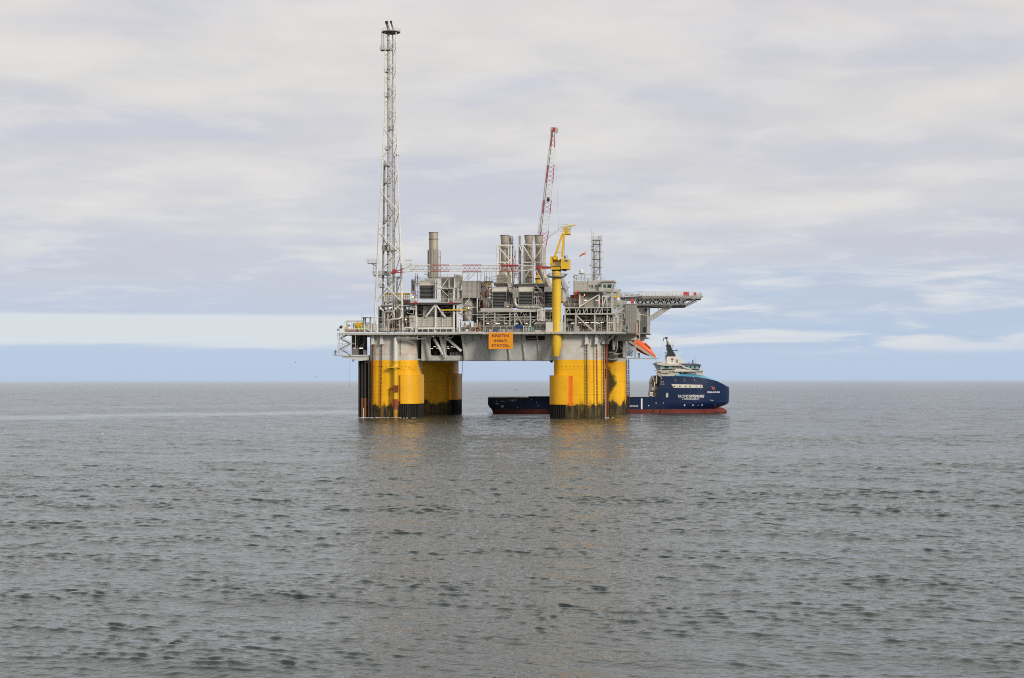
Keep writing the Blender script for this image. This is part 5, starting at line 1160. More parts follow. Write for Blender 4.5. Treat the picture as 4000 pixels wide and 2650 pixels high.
# deck cargo
BC = thing('container', 'dark blue shipping container on deck right of the nameboard', 'container', P(2026, 1298, 0))
mb = MB(); mb.clad(2013, 1270, 2038, 1287, 0, 2.5, .3, .05); part(mb, 'body', BLUEC, BC); mb = MB(); mb.B(2012, 1287, 2039, 1296.5, 0, 2.5); part(mb, 'skid_base', MID, BC)
GC = thing('cabinet', 'green framed cabinet at the deck edge next to the white pipe cage', 'cabinet', P(2083, 1298, -1))
mb = MB(); frame_box(mb, 2077, 1274, 2089, 1297, -1, 1, .1); part(mb, 'frame', GREENC, GC); mb = MB(); mb.B(2079, 1277, 2088, 1290, -.8, .8); mb.B(2079, 1291, 2088, 1296, -.8, .8); part(mb, 'drawer', paint('pale_green', (.10, .28, .16), .5), GC)
CG = thing('pipe_cage', 'white tubular cargo cage between the blue container and green cabinet', 'cage', P(2060, 1298, -1))
mb = MB(); frame_box(mb, 2045, 1275, 2075, 1297, -1, 1.6, .11, (2055, 2066)); mb.T((2045, 1286, -1), (2075, 1286, -1), .09, 4); part(mb, 'frame', SWHITE, CG); mb = MB(); mb.B(2049, 1282, 2071, 1294, -.6, 1.2); part(mb, 'load', GREY, CG)
TP_ = thing('pump_skid', 'grey pump skid with tall panels beside the green cabinet', 'skid', P(2107, 1298, 0))
mb = MB(); mb.B(2091, 1258, 2112, 1292, .4, 2.5); mb.B(2113, 1262, 2130, 1292, .6, 2.5); each(mb, 'panel', CLAD, TP_)
mb = MB(); mb.B(2089, 1290, 2132, 1297, -.8, 2.5); part(mb, 'base_frame', CLADL, TP_); mb = MB()
for x in (2095, 2101, 2107, 2118, 2124): mb.B(x, 1264, x + 1.6, 1290, -.1, .38)
each(mb, 'upright', MID, TP_)
WC = thing('pipe_rack', 'low rack of white pipes and small bins right above the nameboard', 'rack', P(1950, 1298, 0))
mb = MB(); frame_box(mb, 1897, 1274, 2004, 1297, -1, 1.5, .1, (1925, 1955, 1980)); part(mb, 'frame', CLADL, WC)
mb = MB()
for i in range(6): mb.T((1899, 1277 + i * 1.6, -.6 + i * .3), (2003, 1276 + i * 1.7, -.6 + i * .3), .13, 6)
each(mb, 'stored_pipe', HOOD, WC)
for x, m in ((1910, TBEIGE), (1933, BLUEC), (1948, TBEIGE), (1963, CLADL), (1980, paint('pink_bin', (.36, .24, .2), .6)), (1990, GREY)):
    mb = MB(); mb.B(x, 1287, x + 10, 1296.5, -.7, .7); part(mb, 'bin', m, WC)
for i, (x0, lab) in enumerate(((1805, 'hose reel with rusty and gold rims, left of two'), (1844, 'hose reel with a red valve below, right of two'))):
    t = thing('hose_reel', lab, 'hose reel', P(x0 + 16, 1298, -1.5), 'hose reels at the deck edge')
    c = P(x0 + 10, 1278, -1.2); w_ = P(x0 + 31, 1278, -1.2).x - c.x
    mb = MB(); mb.lathe(c, [(.5, 0), (.75, .05), (.75, w_ - .05), (.5, w_)], 16, 'x'); part(mb, 'drum', ALU, t, True)
    for k, (o_, m) in enumerate(((0, paint('gold_rim', (.42, .33, .15), .4, .2, .5, 0, metal=.5)), (w_, paint('rusty_rim', (.34, .19, .12), .5, .2)))):
        mb = MB(); mb.lathe(c + Vector((o_ - .12, 0, 0)), [(1.25, 0), (1.62, 0), (1.62, .24), (1.25, .24)], 20, 'x'); part(mb, 'flange', m, t, True)
    mb = MB(); mb.box(c.x - .5, c.x + w_ + .5, -2.4, 0, Zd + .02, Zd + .45); mb.box(c.x + .2, c.x + .5, -1.5, -.9, Zd + .4, c.z); mb.box(c.x + w_ - .5, c.x + w_ - .2, -1.5, -.9, Zd + .4, c.z); mb.box(c.x - 1.6, c.x - .4, -1.6, -.4, Zd + .02, Zd + 1.9); part(mb, 'stand', CLADL, t)
    if i: mb = MB(); mb.box(c.x + .8, c.x + 1.3, -2.5, -2.2, Zd + .3, Zd + .9); part(mb, 'red_valve', RED, t)
# fine pipework, trays and conduits on the faces of the modules
def fine(t, x0, y0, x1, y1, va, vb, n, seed):
    rnd = random.Random(seed); ms = [MB(), MB(), MB()]
    for i in range(n):
        m = ms[rnd.choice((0, 0, 1, 2))]; x, y, v = rnd.uniform(x0, x1 - 6), rnd.uniform(y0, y1 - 4), rnd.uniform(va, vb); r = rnd.choice((.045, .06, .08, .11)); k = rnd.random()
        if k < .4: m.T((x, y, v), (x, min(y1, y + rnd.uniform(12, 48)), v), r, 5)
        elif k < .75: m.path([P(x, y, v), P(min(x1, x + rnd.uniform(8, 40)), y, v), P(min(x1, x + rnd.uniform(8, 40)), min(y1, y + rnd.uniform(4, 20)), v)], r, 5, .25)
        elif k < .88: m.B(x, y, x + rnd.uniform(2, 5), y + rnd.uniform(2, 6), v, v + .5)
        else: m.rail(P(x, y, v), P(min(x1, x + rnd.uniform(8, 22)), y, v), 1.0, 1.1, .04)
    for m, mat in zip(ms, (LIGHT, MID, REDBR if seed % 2 else CLAD)): part(m, 'fine_piping', mat, t)
fine(ML, 1604, 1088, 1636, 1180, .6, 2.4, 26, 61); fine(ML, 1698, 1088, 1800, 1178, .6, 3, 46, 62); fine(ML, 1780, 1184, 1806, 1294, .4, 3, 24, 63); fine(ML, 1560, 1190, 1625, 1294, .2, 3, 34, 64)
fine(MM, 1868, 1106, 1924, 1200, 2, 4.4, 40, 65); fine(MM, 1978, 1122, 2026, 1200, 1.5, 4, 34, 66); fine(MM, 2082, 1120, 2128, 1200, 1.5, 4, 34, 67); fine(MM, 1866, 1206, 2150, 1294, .3, 2.2, 110, 68); fine(MM, 1992, 1040, 2036, 1112, 9, 14, 26, 69); fine(MM, 1936, 1060, 1996, 1110, 5, 9, 20, 70)
fine(MR, 2206, 1150, 2282, 1200, .5, 3, 34, 71); fine(MR, 2340, 1144, 2396, 1200, .5, 3, 24, 72); fine(MR, 2206, 1232, 2396, 1296, .4, 2.4, 80, 73); fine(MR, 2396, 1200, 2440, 1294, 2, 5, 30, 74)
# warm floodlights
for x, y, v, lab in ((1585, 1249, 0, 'lit orange floodlight beside the bent pipe at deck level'), (1536, 1161, 10, 'lit floodlight on the yellow gantry behind the flare tower'), (1613.5, 1161, .4, 'lit floodlight under the mesh tower left of the first intake'), (1830.5, 1204, .8, 'lit orange floodlight in front of the banded tank'),
                     (2250, 1081, 20, 'lit floodlight on the control building roof'), (1984, 1199, 2, 'small lit orange lamp under the second intake'), (2284, 1153, 1.5, 'lit pinkish lamp by the red machine')):
    c = P(x, y, v); t = thing('floodlight', lab, 'floodlight', c, 'lit floodlights on the platform')
    mb = MB(); mb.sphere(c, .26 if 'small' not in lab and 'pink' not in lab else .17, 10); part(mb, 'lamp', FLOOD, t, True); mb = MB(); mb.lathe(c + Vector((0, .1, 0)), [(.2, 0), (.48, .1), (.46, .5), (.1, .6)], 10, 'y'); part(mb, 'housing', DARK, t)
    mb = MB(); mb.tube(c + Vector((0, .5, 0)), c + Vector((0, .5, -1.2)), .07, 5); part(mb, 'bracket', MID, t)

# ================================================================== CRANES
def lattice(mb, secs, n, mats_idx, r, rb):
    """secs: list of 4-corner sections; chords and zigzag lacing per bay, material index per bay"""
    for i in range(len(secs) - 1):
        mb.m = mats_idx[i]; a, b = secs[i], secs[i + 1]
        for k in range(len(a)): mb.tube(a[k], b[k], r, 5, None, False)
        for k in range(len(a)):
            k2 = (k + 1) % len(a)
            if (i % 2) == 0: mb.tube(a[k], b[k2], rb, 4, None, False)
            else: mb.tube(a[k2], b[k], rb, 4, None, False)
        mb.tube(b[0], b[-1], rb, 4, None, False)
CR = thing('pedestal_crane', 'yellow pedestal crane at the deck edge with long red and white boom lowered flat', 'crane', P(2174, 1393, -2), 'pedestal cranes')
c0 = P(2174.5, 1200, -1.6); rp = P(2192, 1200, -1.6).x - c0.x
mb = MB(); zz = lambda y: P(2174, y, -1.6).z
xo = P(2172, 1390, -1.6).x - c0.x
pts = [((xo, 0), rp * .62, 1393), ((xo * .9, 0), rp * .72, 1386), ((0, 0), rp * 1.06, 1350), ((0, 0), rp * 1.06, 1302), ((0, 0), rp, 1296), ((0, 0), rp, 1166), ((0, 0), rp * 1.005, 1166), ((0, 0), rp * 1.0, 1085), ((0, 0), rp * .98, 1060)]
n = 28; vs = []
for (ox, oy), r_, y in pts: vs += [(c0.x + ox + r_ * math.cos(2 * math.pi * i / n), c0.y + r_ * math.sin(2 * math.pi * i / n), zz(y)) for i in range(n)]
mb.add(vs, [(i * n + j, i * n + (j + 1) % n, (i + 1) * n + (j + 1) % n, (i + 1) * n + j) for i in range(len(pts) - 1) for j in range(n)] + [tuple(range(n))]); PD = part(mb, 'pedestal', YCR, CR, True)
mb = MB()
for y in (1165, 1076, 1069): mb.lathe((c0.x, c0.y, zz(y)), [(rp, 0), (rp * 1.035, 0), (rp * 1.035, .12), (rp, .12)], 24)
each(mb, 'weld_ring', YCR, PD)
mb = MB(); mb.lathe((c0.x, c0.y, zz(1084)), [(rp, -.2), (2.95, 0), (2.95, .3), (rp, .3)], 20); SPf = part(mb, 'slew_platform', MID, CR)
mb = MB()
for i in range(14):
    a, b = [Vector((c0.x + 2.85 * math.cos(2 * math.pi * k / 14), c0.y + 2.85 * math.sin(2 * math.pi * k / 14), zz(1081))) for k in (i, i + 1)]
    mb.rail(a, b, 1.1, 1.4, .04)
part(mb, 'railing', LIGHT, SPf)
mb = MB(); mb.T((2143, 1080, -2), (2139, 1074, -2), .3, 6); mb.T((2204, 1080, -2), (2215, 1071, -2), .3, 6); each(mb, 'lamp', MID, SPf)
mb = MB(); mb.lathe((c0.x, c0.y, zz(1059)), [(rp * .9, 0), (rp * 1.12, .1), (rp * 1.12, .55), (rp * .9, .6)], 24); part(mb, 'slew_ring', BLACK, CR)
va, vb_ = -3.5, .8
mb = MB(); mb.B(2152, 1040, 2192, 1053.5, va, vb_); mb.B(2149, 1013, 2158, 1041, va, vb_); mb.B(2149, 1002, 2156, 1014, va, vb_); mb.B(2158, 1014, 2192, 1040.5, va + 2.2, vb_); mb.B(2150, 1010, 2192, 1014, va + .4, vb_); mb.lathe(P(2168, 1006, va), [(.1, 0), (.75, 0), (.75, 3.5), (.1, 3.5)], 14, 'y'); HS = part(mb, 'house', YCR, CR)
mb = MB(); mb.B(2157, 1038.8, 2192, 1040.2, va - .5, va + 2.1); mb.RL(2158, 2190, 1039, va - .4, 1.0, 1.2); part(mb, 'house_walkway', LIGHT, HS)
mb = MB(); mb.B(2180, 1014.5, 2185, 1016, va, va + .2); part(mb, 'tube_lamp', TUBE, HS)
mb = MB(); mb.B(2191.5, 1011, 2220.5, 1051, va - .4, vb_ + 1.6); CWt = part(mb, 'machinery_box', YCR, CR)
mb = MB(); mb.B(2203.5, 1015, 2219, 1024, va - .47, va - .41); NP = part(mb, 'name_plate', paint('plate_pale', (.42, .48, .56), .5), CWt)
mb = MB(); mb.B(2205, 1017, 2217.5, 1019.5, va - .5, va - .475); mb.B(2205, 1021, 2217.5, 1022.5, va - .5, va - .475); each(mb, 'dark_stripe', NAVY, NP)
mb = MB(); mb.B(2203, 1000, 2209, 1011, va + 1, va + 2); mb.RL(2198, 2218, 1011, va + .2, 1.1, .9); mb.T((2206, 1011, va + 1), (2205, 905, va + 1), .05, 4); part(mb, 'roof_unit', MID, CWt)
mb = MB(); mb.B(2200, 1052, 2210, 1058, va + 1, vb_); mb.T((2196, 1058, -1), (2208, 1056, -1), .15, 5); part(mb, 'service_basket', DARK, CWt)
for dv in (va + .3, vb_ - .7):
    mb = MB(); mb.BM((2167, 1004, dv), (2196.5, 915.5, dv), .85, .55); mb.BM((2195, 1006, dv), (2203.5, 915.5, dv), .75, .55); part(mb, 'a_frame_leg', YCR, CR)
mb = MB(); mb.T((2172, 987, va + .3), (2191, 987, va + .3), .1, 5); mb.T((2172, 987, va + .3), (2172, 987, vb_ - .7), .1, 5); part(mb, 'cross_tie', YCR, CR)
mb = MB(); mb.B(2195, 910, 2225, 915.5, va, vb_ - .2); TPc = part(mb, 'top_platform', YCR, CR)
mb = MB(); mb.RL(2196, 2225, 910, va + .1, 2.1, 1.0, .05); a = P(2225, 910, va + .1); mb.rail(a, a + Vector((0, 3.8, 0)), 2.1, 1.2, .05); part(mb, 'railing', CLADL, TPc)
mb = MB(); mb.lathe(P(2210.5, 897, va + .8), [(.1, 0), (.95, 0), (.95, 1.6), (.1, 1.6)], 16, 'y'); mb.B(2203, 898, 2218, 910, va + .6, va + 2.2); part(mb, 'winch', YCR, TPc)
mb = MB(); mb.PR([(2212, 887), (2213, 882), (2247, 878.5), (2247.5, 882), (2216, 887)], va + .8, va + 1.6); part(mb, 'boom_stop', YCR, TPc)
mb = MB()
for y in (877, 883, 889): mb.lathe(P(2195, y, va + 1), [(.1, 0), (.16, 0), (.16, 2.1), (.1, 2.1)], 6, 'x')
mb.T((2196, 876, va + 1), (2196, 910, va + 1), .07, 4); mb.T((2190, 905, va), (2196, 902, va), .3, 6); mb.T((2170, 899, va), (2192, 904, va), .05, 4); part(mb, 'sheave_rack', SWHITE, TPc)
# boom, lying to the left
def boom_sec(x, top, bot, va_, vb2): return [P(x, bot, va_), P(x, top, va_ + .35), P(x, top, vb2 - .35), P(x, bot, vb2)]
xs = [2154, 2133, 2112, 2091, 2070, 2048, 2024] + [2024 - 18 * i for i in range(1, 24)]
xs = xs + [1594, 1578, 1562, 1546, 1534]
mb = MB(); mi = []; secs = []
for x in xs:
    f = min(1, max(0, (2154 - x) / 130)); top = 1044.5 - 8.5 * f; bot = 1047.5 + 12.5 * f
    if x < 1610: g = (1610 - x) / 76; top = 1036 + 29 * g ** .9; bot = 1060.5 + 7 * g
    secs.append(boom_sec(x, top, bot, -2.7 + (.3 if x < 1600 else 0), -.5))
RW = [(1530, 1580), (1681, 1752), (1817, 1888), (1952, 2024), (2091, 2154)]
for a, b in zip(xs, xs[1:]): m_ = (a + b) / 2; mi.append(1 if any(p <= m_ <= q for p, q in RW) else 0)
lattice(mb, secs, 4, mi, .17, .06); BMo = part(mb, 'boom', [SWHITE, BRED], CR)
mb = MB(); mb.B(1600, 1050, 2024, 1051.6, -2.3, -1.2)
mb.rail(P(1604, 1050, -2.3), P(2024, 1050, -2.3), .95, 1.7, .035, 2); part(mb, 'boom_walkway', LIGHT, BMo)
mb = MB(); mb.PR([(1527, 1068), (1533, 1054), (1541, 1051), (1548, 1057), (1541, 1068), (1531, 1072)], -2.4, -.8); part(mb, 'boom_tip', BRED, BMo)
mb = MB(); mb.T((1991, 1026, -1.6), (2000, 1062, -1.6), .16, 5); mb.T((2011, 1000, -1.6), (2000, 1037, -1.6), .12, 5); mb.B(1958, 1035.5, 2024, 1041, -2.4, -.8); mb.B(2092, 1041, 2140, 1046, -2.5, -.7); part(mb, 'red_gantry', BRED, BMo)
mb = MB(); frame_box(mb, 1584, 1014, 1605, 1060, -2.3, -.9, .09); mb.B(1582, 1014.5, 1608, 1017, -2.5, -.8); mb.B(1584, 1029, 1606, 1036, -2.2, -1); mb.lathe(P(1590, 1012, -1.6), [(.1, 0), (.4, 0), (.4, .9), (.1, .9)], 8, 'x'); mb.T((1570, 1040, -1.6), (1584, 1034, -1.6), .05, 4); part(mb, 'sheave_frame', SWHITE, BMo)
mb = MB(); mb.T((1607, 1034.5, -1.6), (1672, 1036.5, -1.6), .09, 5); mb.T((1606, 1050, -1.6), (1650, 1042, -1.6), .05, 4)
for k in range(5): mb.T((2006 - k * 3, 1036, -1.4 - k * .1), (2196, 882 + k * 3, -2), .025, 3)
part(mb, 'boom_rope', LIGHT, BMo)
C2 = thing('pedestal_crane', 'second crane standing behind the stacks with its red and white boom raised steeply', 'crane', P(2106, 1150, 38), 'pedestal cranes')
vc = 36.0
mb = MB(); c = P(2106, 1150, vc); hz = lambda y: P(2106, y, vc).z - P(2106, 1150, vc).z
mb.lathe(c, [(1.25, hz(1298)), (1.25, hz(1112)), (1.35, hz(1108)), (1.35, hz(1092))], 22); part(mb, 'pedestal', YCR, C2, True)
mb = MB(); mb.lathe(c, [(1.2, hz(1092)), (1.5, hz(1092)), (1.5, hz(1087)), (1.2, hz(1087))], 22); part(mb, 'slew_ring', BLACK, C2)
mb = MB(); mb.PR([(2092, 1087), (2098, 1068), (2118, 1060), (2126, 1070), (2126, 1087)], vc - 1.6, vc + 1.6); mb.B(2093, 1046, 2100, 1076, vc - 1.4, vc + 1); part(mb, 'house', YCR, C2)
mb = MB(); mb.B(2094, 1044, 2102, 1072, vc - 1.9, vc - 1.5); part(mb, 'red_panel', RED, C2)
# raised boom: left chord and right chord read off the photo
LB = [(2096, 1060), (2110, 917), (2134, 700), (2144, 620), (2153, 548), (2157, 508)]
RB = [(2116, 1060), (2143, 908), (2160, 712), (2165, 648), (2167, 560), (2168, 506)]
def along(tab, t):
    y = 1060 + (507 - 1060) * t
    tb = sorted((q[1], q[0]) for q in tab); return lerp_tab(tb, y), y
mb = MB(); secs = []; mi = []
T_ = np.linspace(0, 1, 33)
for t in T_:
    xl_, y = along(LB, t); xr_, _ = along(RB, t); dv = 1.05 * (1 - .55 * max(0, t - .6) / .4)
    secs.append([P(xl_, y, vc - dv), P(xr_, y, vc - dv), P(xr_, y, vc + dv), P(xl_, y, vc + dv)])
for t0, t1 in zip(T_, T_[1:]):
    y = 1060 - 553 * (t0 + t1) / 2; mi.append(1 if (y < 570 or 648 < y < 712 or 776 < y < 838 or 898 < y < 965) else 0)
lattice(mb, secs, 4, mi, .16, .08); B2 = part(mb, 'boom', [SWHITE, BRED], C2)
mb = MB()
for (x0, y0), (x1, y1) in zip(LB, LB[1:]): mb.BM((x0 + 1, y0, vc), (x1 + 1, y1, vc), .55, .9)
part(mb, 'boom_walkway', MID, B2)
mb = MB()
for (x0, y0), (x1, y1) in zip(LB, LB[1:]): mb.T((x0 - 5, y0, vc), (x1 - 4, y1, vc), .05, 4)
for t in np.linspace(.05, .97, 40): x, y = along(LB, t); mb.T((x - 4.5, y, vc), (x + 1, y, vc), .04, 3)
part(mb, 'handrail', LIGHT, B2)
mb = MB(); mb.B(2151, 497, 2159, 508, vc - .6, vc + .6); mb.B(2169, 499, 2178, 517, vc - .6, vc + .6); mb.T((2157, 499, vc), (2182, 508, vc), .12, 5); mb.B(2150, 506, 2160, 514, vc - .5, vc + .5); part(mb, 'sheave_frame', CLADL, B2)
mb = MB(); mb.B(2160, 498, 2169, 512, vc - .7, vc + .7); part(mb, 'boom_tip', RED, B2)
mb = MB(); mb.B(2135, 771, 2145, 786, vc - .6, vc + .8); part(mb, 'winch_box', BLACK, B2)
mb = MB(); mb.T((2170, 552, vc), (2183, 930, vc), .028, 3); mb.T((2183, 930, vc), (2184, 1000, vc), .028, 3)
for k in range(4): mb.T((2100 + k, 915, vc + .5), (2118 + k * 5, 780, vc + .5), .025, 3)
part(mb, 'hoist_rope', MID, B2)
# ================================================================== CONTROL BUILDING, MAST, RADOME, WINDSOCK
VB1 = 16.0
CBd = thing('control_building', 'beige control building with slanted green cabin windows below the radio mast', 'building', P(2310, 1200, VB1))
mb = MB(); mb.clad(2243, 1098, 2297, 1142, VB1, VB1 + 10, 3.0, .02, True); mb.B(2299, 1099, 2357, 1142, VB1 + .6, VB1 + 10); mb.B(2297, 1097, 2301, 1140, VB1 - .2, VB1 + 2); part(mb, 'wall', CLADL, CBd)
mb = MB(); mb.B(2240, 1140, 2400, 1200, VB1 + 1, VB1 + 11); part(mb, 'lower_storey', CLAD, CBd)
mb = MB(); mb.B(2243, 1109, 2297, 1110, VB1 - .04, VB1); mb.B(2240, 1097, 2244, 1142, VB1 - .3, VB1 + .3); part(mb, 'trim', GREY, CBd)
for x0, x1 in ((2301.5, 2306.5), (2310.5, 2317), (2326, 2332), (2336.5, 2342)):
    mb = MB(); mb.B(x0, 1114.5, x1, 1125.5, VB1 + .52, VB1 + .58); wn = part(mb, 'window', DGLASS, CBd)
    mb = MB(); mb.B(x0 - .7, 1113.7, x1 + .7, 1114.5, VB1 + .48, VB1 + .6); mb.B(x0 - .7, 1125.5, x1 + .7, 1126.3, VB1 + .48, VB1 + .6); part(mb, 'window_frame', LIGHT, wn)
v = VB1 - 2
mb = MB(); mb.PR([(2350, 1098), (2399, 1098.5), (2396, 1104), (2391, 1127), (2350, 1127)], v + .4, v + 9); mb.B(2350, 1097, 2399.5, 1100.5, v - .4, v + 9.2); part(mb, 'cabin', CLADL, CBd)
mb = MB(); mb.B(2351, 1096.2, 2399, 1097.4, v - .3, v + 9); part(mb, 'rusty_roof_edge', paint('rusty_edge', (.40, .25, .12), .7, .3, .8), CBd)
for pts, m in (([(2357.5, 1112), (2368.5, 1112), (2368, 1125), (2357.5, 1125)], GGLASS), ([(2374, 1112), (2390, 1112), (2387, 1125), (2373, 1125)], paint('dark_green_glass', (.008, .035, .03), .08, .1))):
    mb = MB(); mb.PR(pts, v + .30, v + .42); wn = part(mb, 'cabin_window', m, CBd)
mb = MB(); q0, q1 = P(2396.5, 1111, v + .5), P(2393, 1126, v + .5)
mb.hexa([q0 + Vector((.12, 1, 0)), q0 + Vector((.12, 7.5, 0)), q1 + Vector((.12, 7.5, 0)), q1 + Vector((.12, 1, 0))], [q + Vector((.05, 0, 0)) for q in (q0 + Vector((.1, 1, 0)), q0 + Vector((.1, 7.5, 0)), q1 + Vector((.1, 7.5, 0)), q1 + Vector((.1, 1, 0)))]); part(mb, 'side_window', TGLASS, CBd)
mb = MB(); mb.PR([(2350, 1127), (2395, 1127), (2401, 1131), (2401, 1139), (2350, 1139)], v - .2, v + 9.4); mb.B(2349, 1139.5, 2408, 1142, v - .6, v + 10); mb.PR([(2356, 1142), (2407, 1142), (2404, 1158), (2390, 1157), (2356, 1157)], v, v + 9); part(mb, 'balcony', CLADL, CBd)
mb = MB(); mb.RL(2392, 2408, 1139, v - .3, 1.6, 1.0, .05); mb.RL(2350, 2392, 1139, v - .5, .8, 2, .04); part(mb, 'balcony_railing', LIGHT, CBd)
mb = MB(); mb.RL(2244, 2350, 1097, VB1 + .3, 1.1, 1.8, .045); mb.RL(2350, 2362, 1096, VB1 + .3, 1.1, 1, .045); mb.T((2285, 1074, VB1 + 2), (2312, 1074, VB1 + 2), .1, 5); mb.T((2285, 1088, VB1 + 2), (2312, 1088, VB1 + 2), .1, 5); mb.T((2285, 1097, VB1 + 2), (2285, 1072, VB1 + 2), .1, 5); mb.B(2294, 1090, 2300, 1098, VB1 + 1, VB1 + 2); part(mb, 'roof_railing', LIGHT, CBd)
mb = MB()
for x, y in ((2242, 1083), (2246, 1077), (2253, 1079)): mb.T((x, 1098, VB1 + .4), (x, y, VB1 + .4), .07, 5); mb.T((x - 2.5, y, VB1 + .2), (x + 2, y - 2, VB1 + .2), .26, 6)
each(mb, 'roof_lamp', MID, CBd)
RM = thing('radio_mast', 'square grey lattice radio mast with dishes and whip antennas on the control building', 'radio mast', P(2331, 1098, VB1 + 4))
va, vb_ = VB1 + 3, VB1 + 6.4
mb = MB()
for x in (2312.5, 2346):
    for v_ in (va, vb_): mb.BM((x, 1098, v_), (x, 934, v_), .34)
each(mb, 'corner_post', LIGHT, RM)
ysm = [937, 953, 982, 1012, 1043, 1072, 1097]
mb = MB()
for i, y in enumerate(ysm):
    for v_ in (va, vb_): mb.BM((2312, y, v_), (2347, y, v_), .22)
    for x in (2312, 2346): a = P(x, y, va); mb.beam(a, a + Vector((0, vb_ - va, 0)), .2)
for i, (y0, y1) in enumerate(zip(ysm, ysm[1:])):
    mb.BM((2313, y1, vb_), (2346, y0, vb_), .14); 
    a, b = P(2346, y0, va), P(2346, y1, vb_); mb.beam(a, b, .14)
    if i: mb.BM((2326, y1, va), (2343, y0 + 4, va), .11)
part(mb, 'bracing', LIGHT, RM)
mb = MB()
for y in ysm[:-1]: mb.B(2311, y, 2349, y + 1.2, va, vb_); mb.rail(P(2313, y, va - .1), P(2347, y, va - .1), 1.1, 1.2, .04)
part(mb, 'landing', GREY, RM)
mb = MB(); mb.T((2318, 1097, va + .3), (2318, 940, va + .3), .10, 5); mb.T((2323, 1097, va + .5), (2323, 980, va + .5), .10, 5); mb.T((2341.5, 1070, va - .2), (2341.5, 940, va - .2), .14, 5); each(mb, 'cable', DARK, RM)
mb = MB(); mb.ladder(P(2328, 1097, va + 1.5), P(2328, 938, va + 1.5), .6, .4, .05); part(mb, 'ladder', LIGHT, RM)
mb = MB(); mb.T((2312.5, 934, va), (2312.5, 903, va), .11, 5); mb.T((2312.5, 903, va), (2308, 888, va), .05, 4); mb.T((2318, 934, va), (2318, 907, va), .06, 4); mb.T((2294, 930, va), (2311, 932, va), .05, 4); mb.T((2346, 934, va), (2347, 922, va), .06, 4); mb.T((2351.5, 938, va), (2351.5, 919, va), .12, 5); mb.lathe(P(2340, 934, va), [(.28, 0), (.28, 1.0), (.15, 1.2)], 8); each(mb, 'antenna', LIGHT, RM)
mb = MB()
for x, y, r in ((2307, 943, .3), (2307, 976, .45), (2308, 1022, .35), (2353, 945, .25), (2354, 987, .3), (2354, 1007, .4), (2308, 962, .2)): mb.tube(P(x, y, va - .2), P(x + 3.5, y, va - .2), r, 8, r * .5)
each(mb, 'dish', LIGHT, RM)
mb = MB(); mb.PR([(2302, 1034), (2308, 1036), (2308, 1041), (2304, 1039)], va - .6, va); mb.B(2313, 961, 2323, 964, va - .5, va + .3); mb.B(2313, 974, 2317, 978, va - .4, va); mb.B(2316, 1075, 2324, 1092, va - .5, va + 1); each(mb, 'equipment_box', MID, RM)
mb = MB(); mb.PR([(2329, 1086), (2330, 1079), (2333, 1076), (2336, 1079), (2338, 1087)], va - .6, va - .3); hb = part(mb, 'white_housing', SWHITE, RM); mb = MB(); mb.tube(P(2333.5, 1082.5, va - .7), P(2333.5, 1082.5, va - .6), .2, 8); part(mb, 'dark_lens', RUST, hb)
RD = thing('radome', 'white dome antenna on an open stand on the control building roof', 'radome', P(2271.5, 1097, VB1 + 1))
c = P(2271.5, 1069, VB1 + 1.2)
mb = MB(); r = .76
mb.lathe(c, [(r * .8, 0), (r, .12), (r, .85), (r * .92, 1.15), (r * .7, 1.42), (r * .4, 1.58), (.03, 1.63)], 18); part(mb, 'dome', SWHITE, RD, True)
mb = MB(); frame_box(mb, 2261, 1070.5, 2282, 1097, VB1 + .6, VB1 + 2.4, .07, (2271,)); mb.BM((2263, 1094, VB1 + .6), (2280, 1072, VB1 + .6), .09); mb.BM((2263, 1072, VB1 + .6), (2280, 1094, VB1 + .6), .09); mb.B(2260, 1069.2, 2283, 1071, VB1 + .4, VB1 + 2.4); part(mb, 'stand', GREY, RD)
WS = thing('windsock', 'orange windsock streaming left from a thin white pole', 'windsock', P(2288, 1080, VB1 + 2))
mb = MB(); mb.T((2288.5, 1090, VB1 + 2), (2288, 1030, VB1 + 2), .09, 6); mb.T((2288, 1030, VB1 + 2), (2287.5, 984, VB1 + 2), .06, 6); mb.T((2283, 983, VB1 + 2), (2292, 982, VB1 + 2), .12, 6); part(mb, 'pole', SWHITE, WS)
mb = MB(); pts = [(2287, 990, .34), (2279, 992.5, .32), (2271, 997, .25), (2262.5, 1003, .17)]
for (x0, y0, r0), (x1, y1, r1) in zip(pts, pts[1:]): mb.tube(P(x0, y0, VB1 + 2), P(x1, y1, VB1 + 2), r0, 12, r1)
part(mb, 'sock', paint('sock_coral', (.70, .13, .05), .7, .1), WS, True)
mb = MB(); mb.sphere(P(2292.5, 981.5, VB1 + 2), .16, 8); part(mb, 'lamp', SWHITE, WS)

# ================================================================== RIGHT-HAND BLOCKS
LB_ = thing('lift_tower', 'pale ribbed tower block with two green windows right of the open module', 'tower block', P(2425, 1298, 6))
mb = MB(); mb.clad(2410, 1173, 2441, 1297, 7, 15, .62, .07); part(mb, 'wall', CLADL, LB_)
mb = MB(); mb.B(2409.5, 1232, 2441.5, 1233.2, 6.88, 6.98); mb.B(2409.5, 1257, 2441.5, 1258.4, 6.86, 6.98); mb.B(2436, 1172, 2442, 1175, 6.8, 15); each(mb, 'band', GREY, LB_)
for y0, y1, m in ((1190, 1200, TGLASS), (1232, 1244, paint('bottle_green', (.03, .14, .09), .1, .1))): mb = MB(); mb.B(2421, y0, 2427.5, y1, 6.80, 6.95); part(mb, 'window', m, LB_)
mb = MB(); mb.B(2398, 1240, 2409, 1297, 6, 7); mb.B(2394, 1183, 2418, 1192, 5, 7); each(mb, 'side_screen', CLAD, LB_)
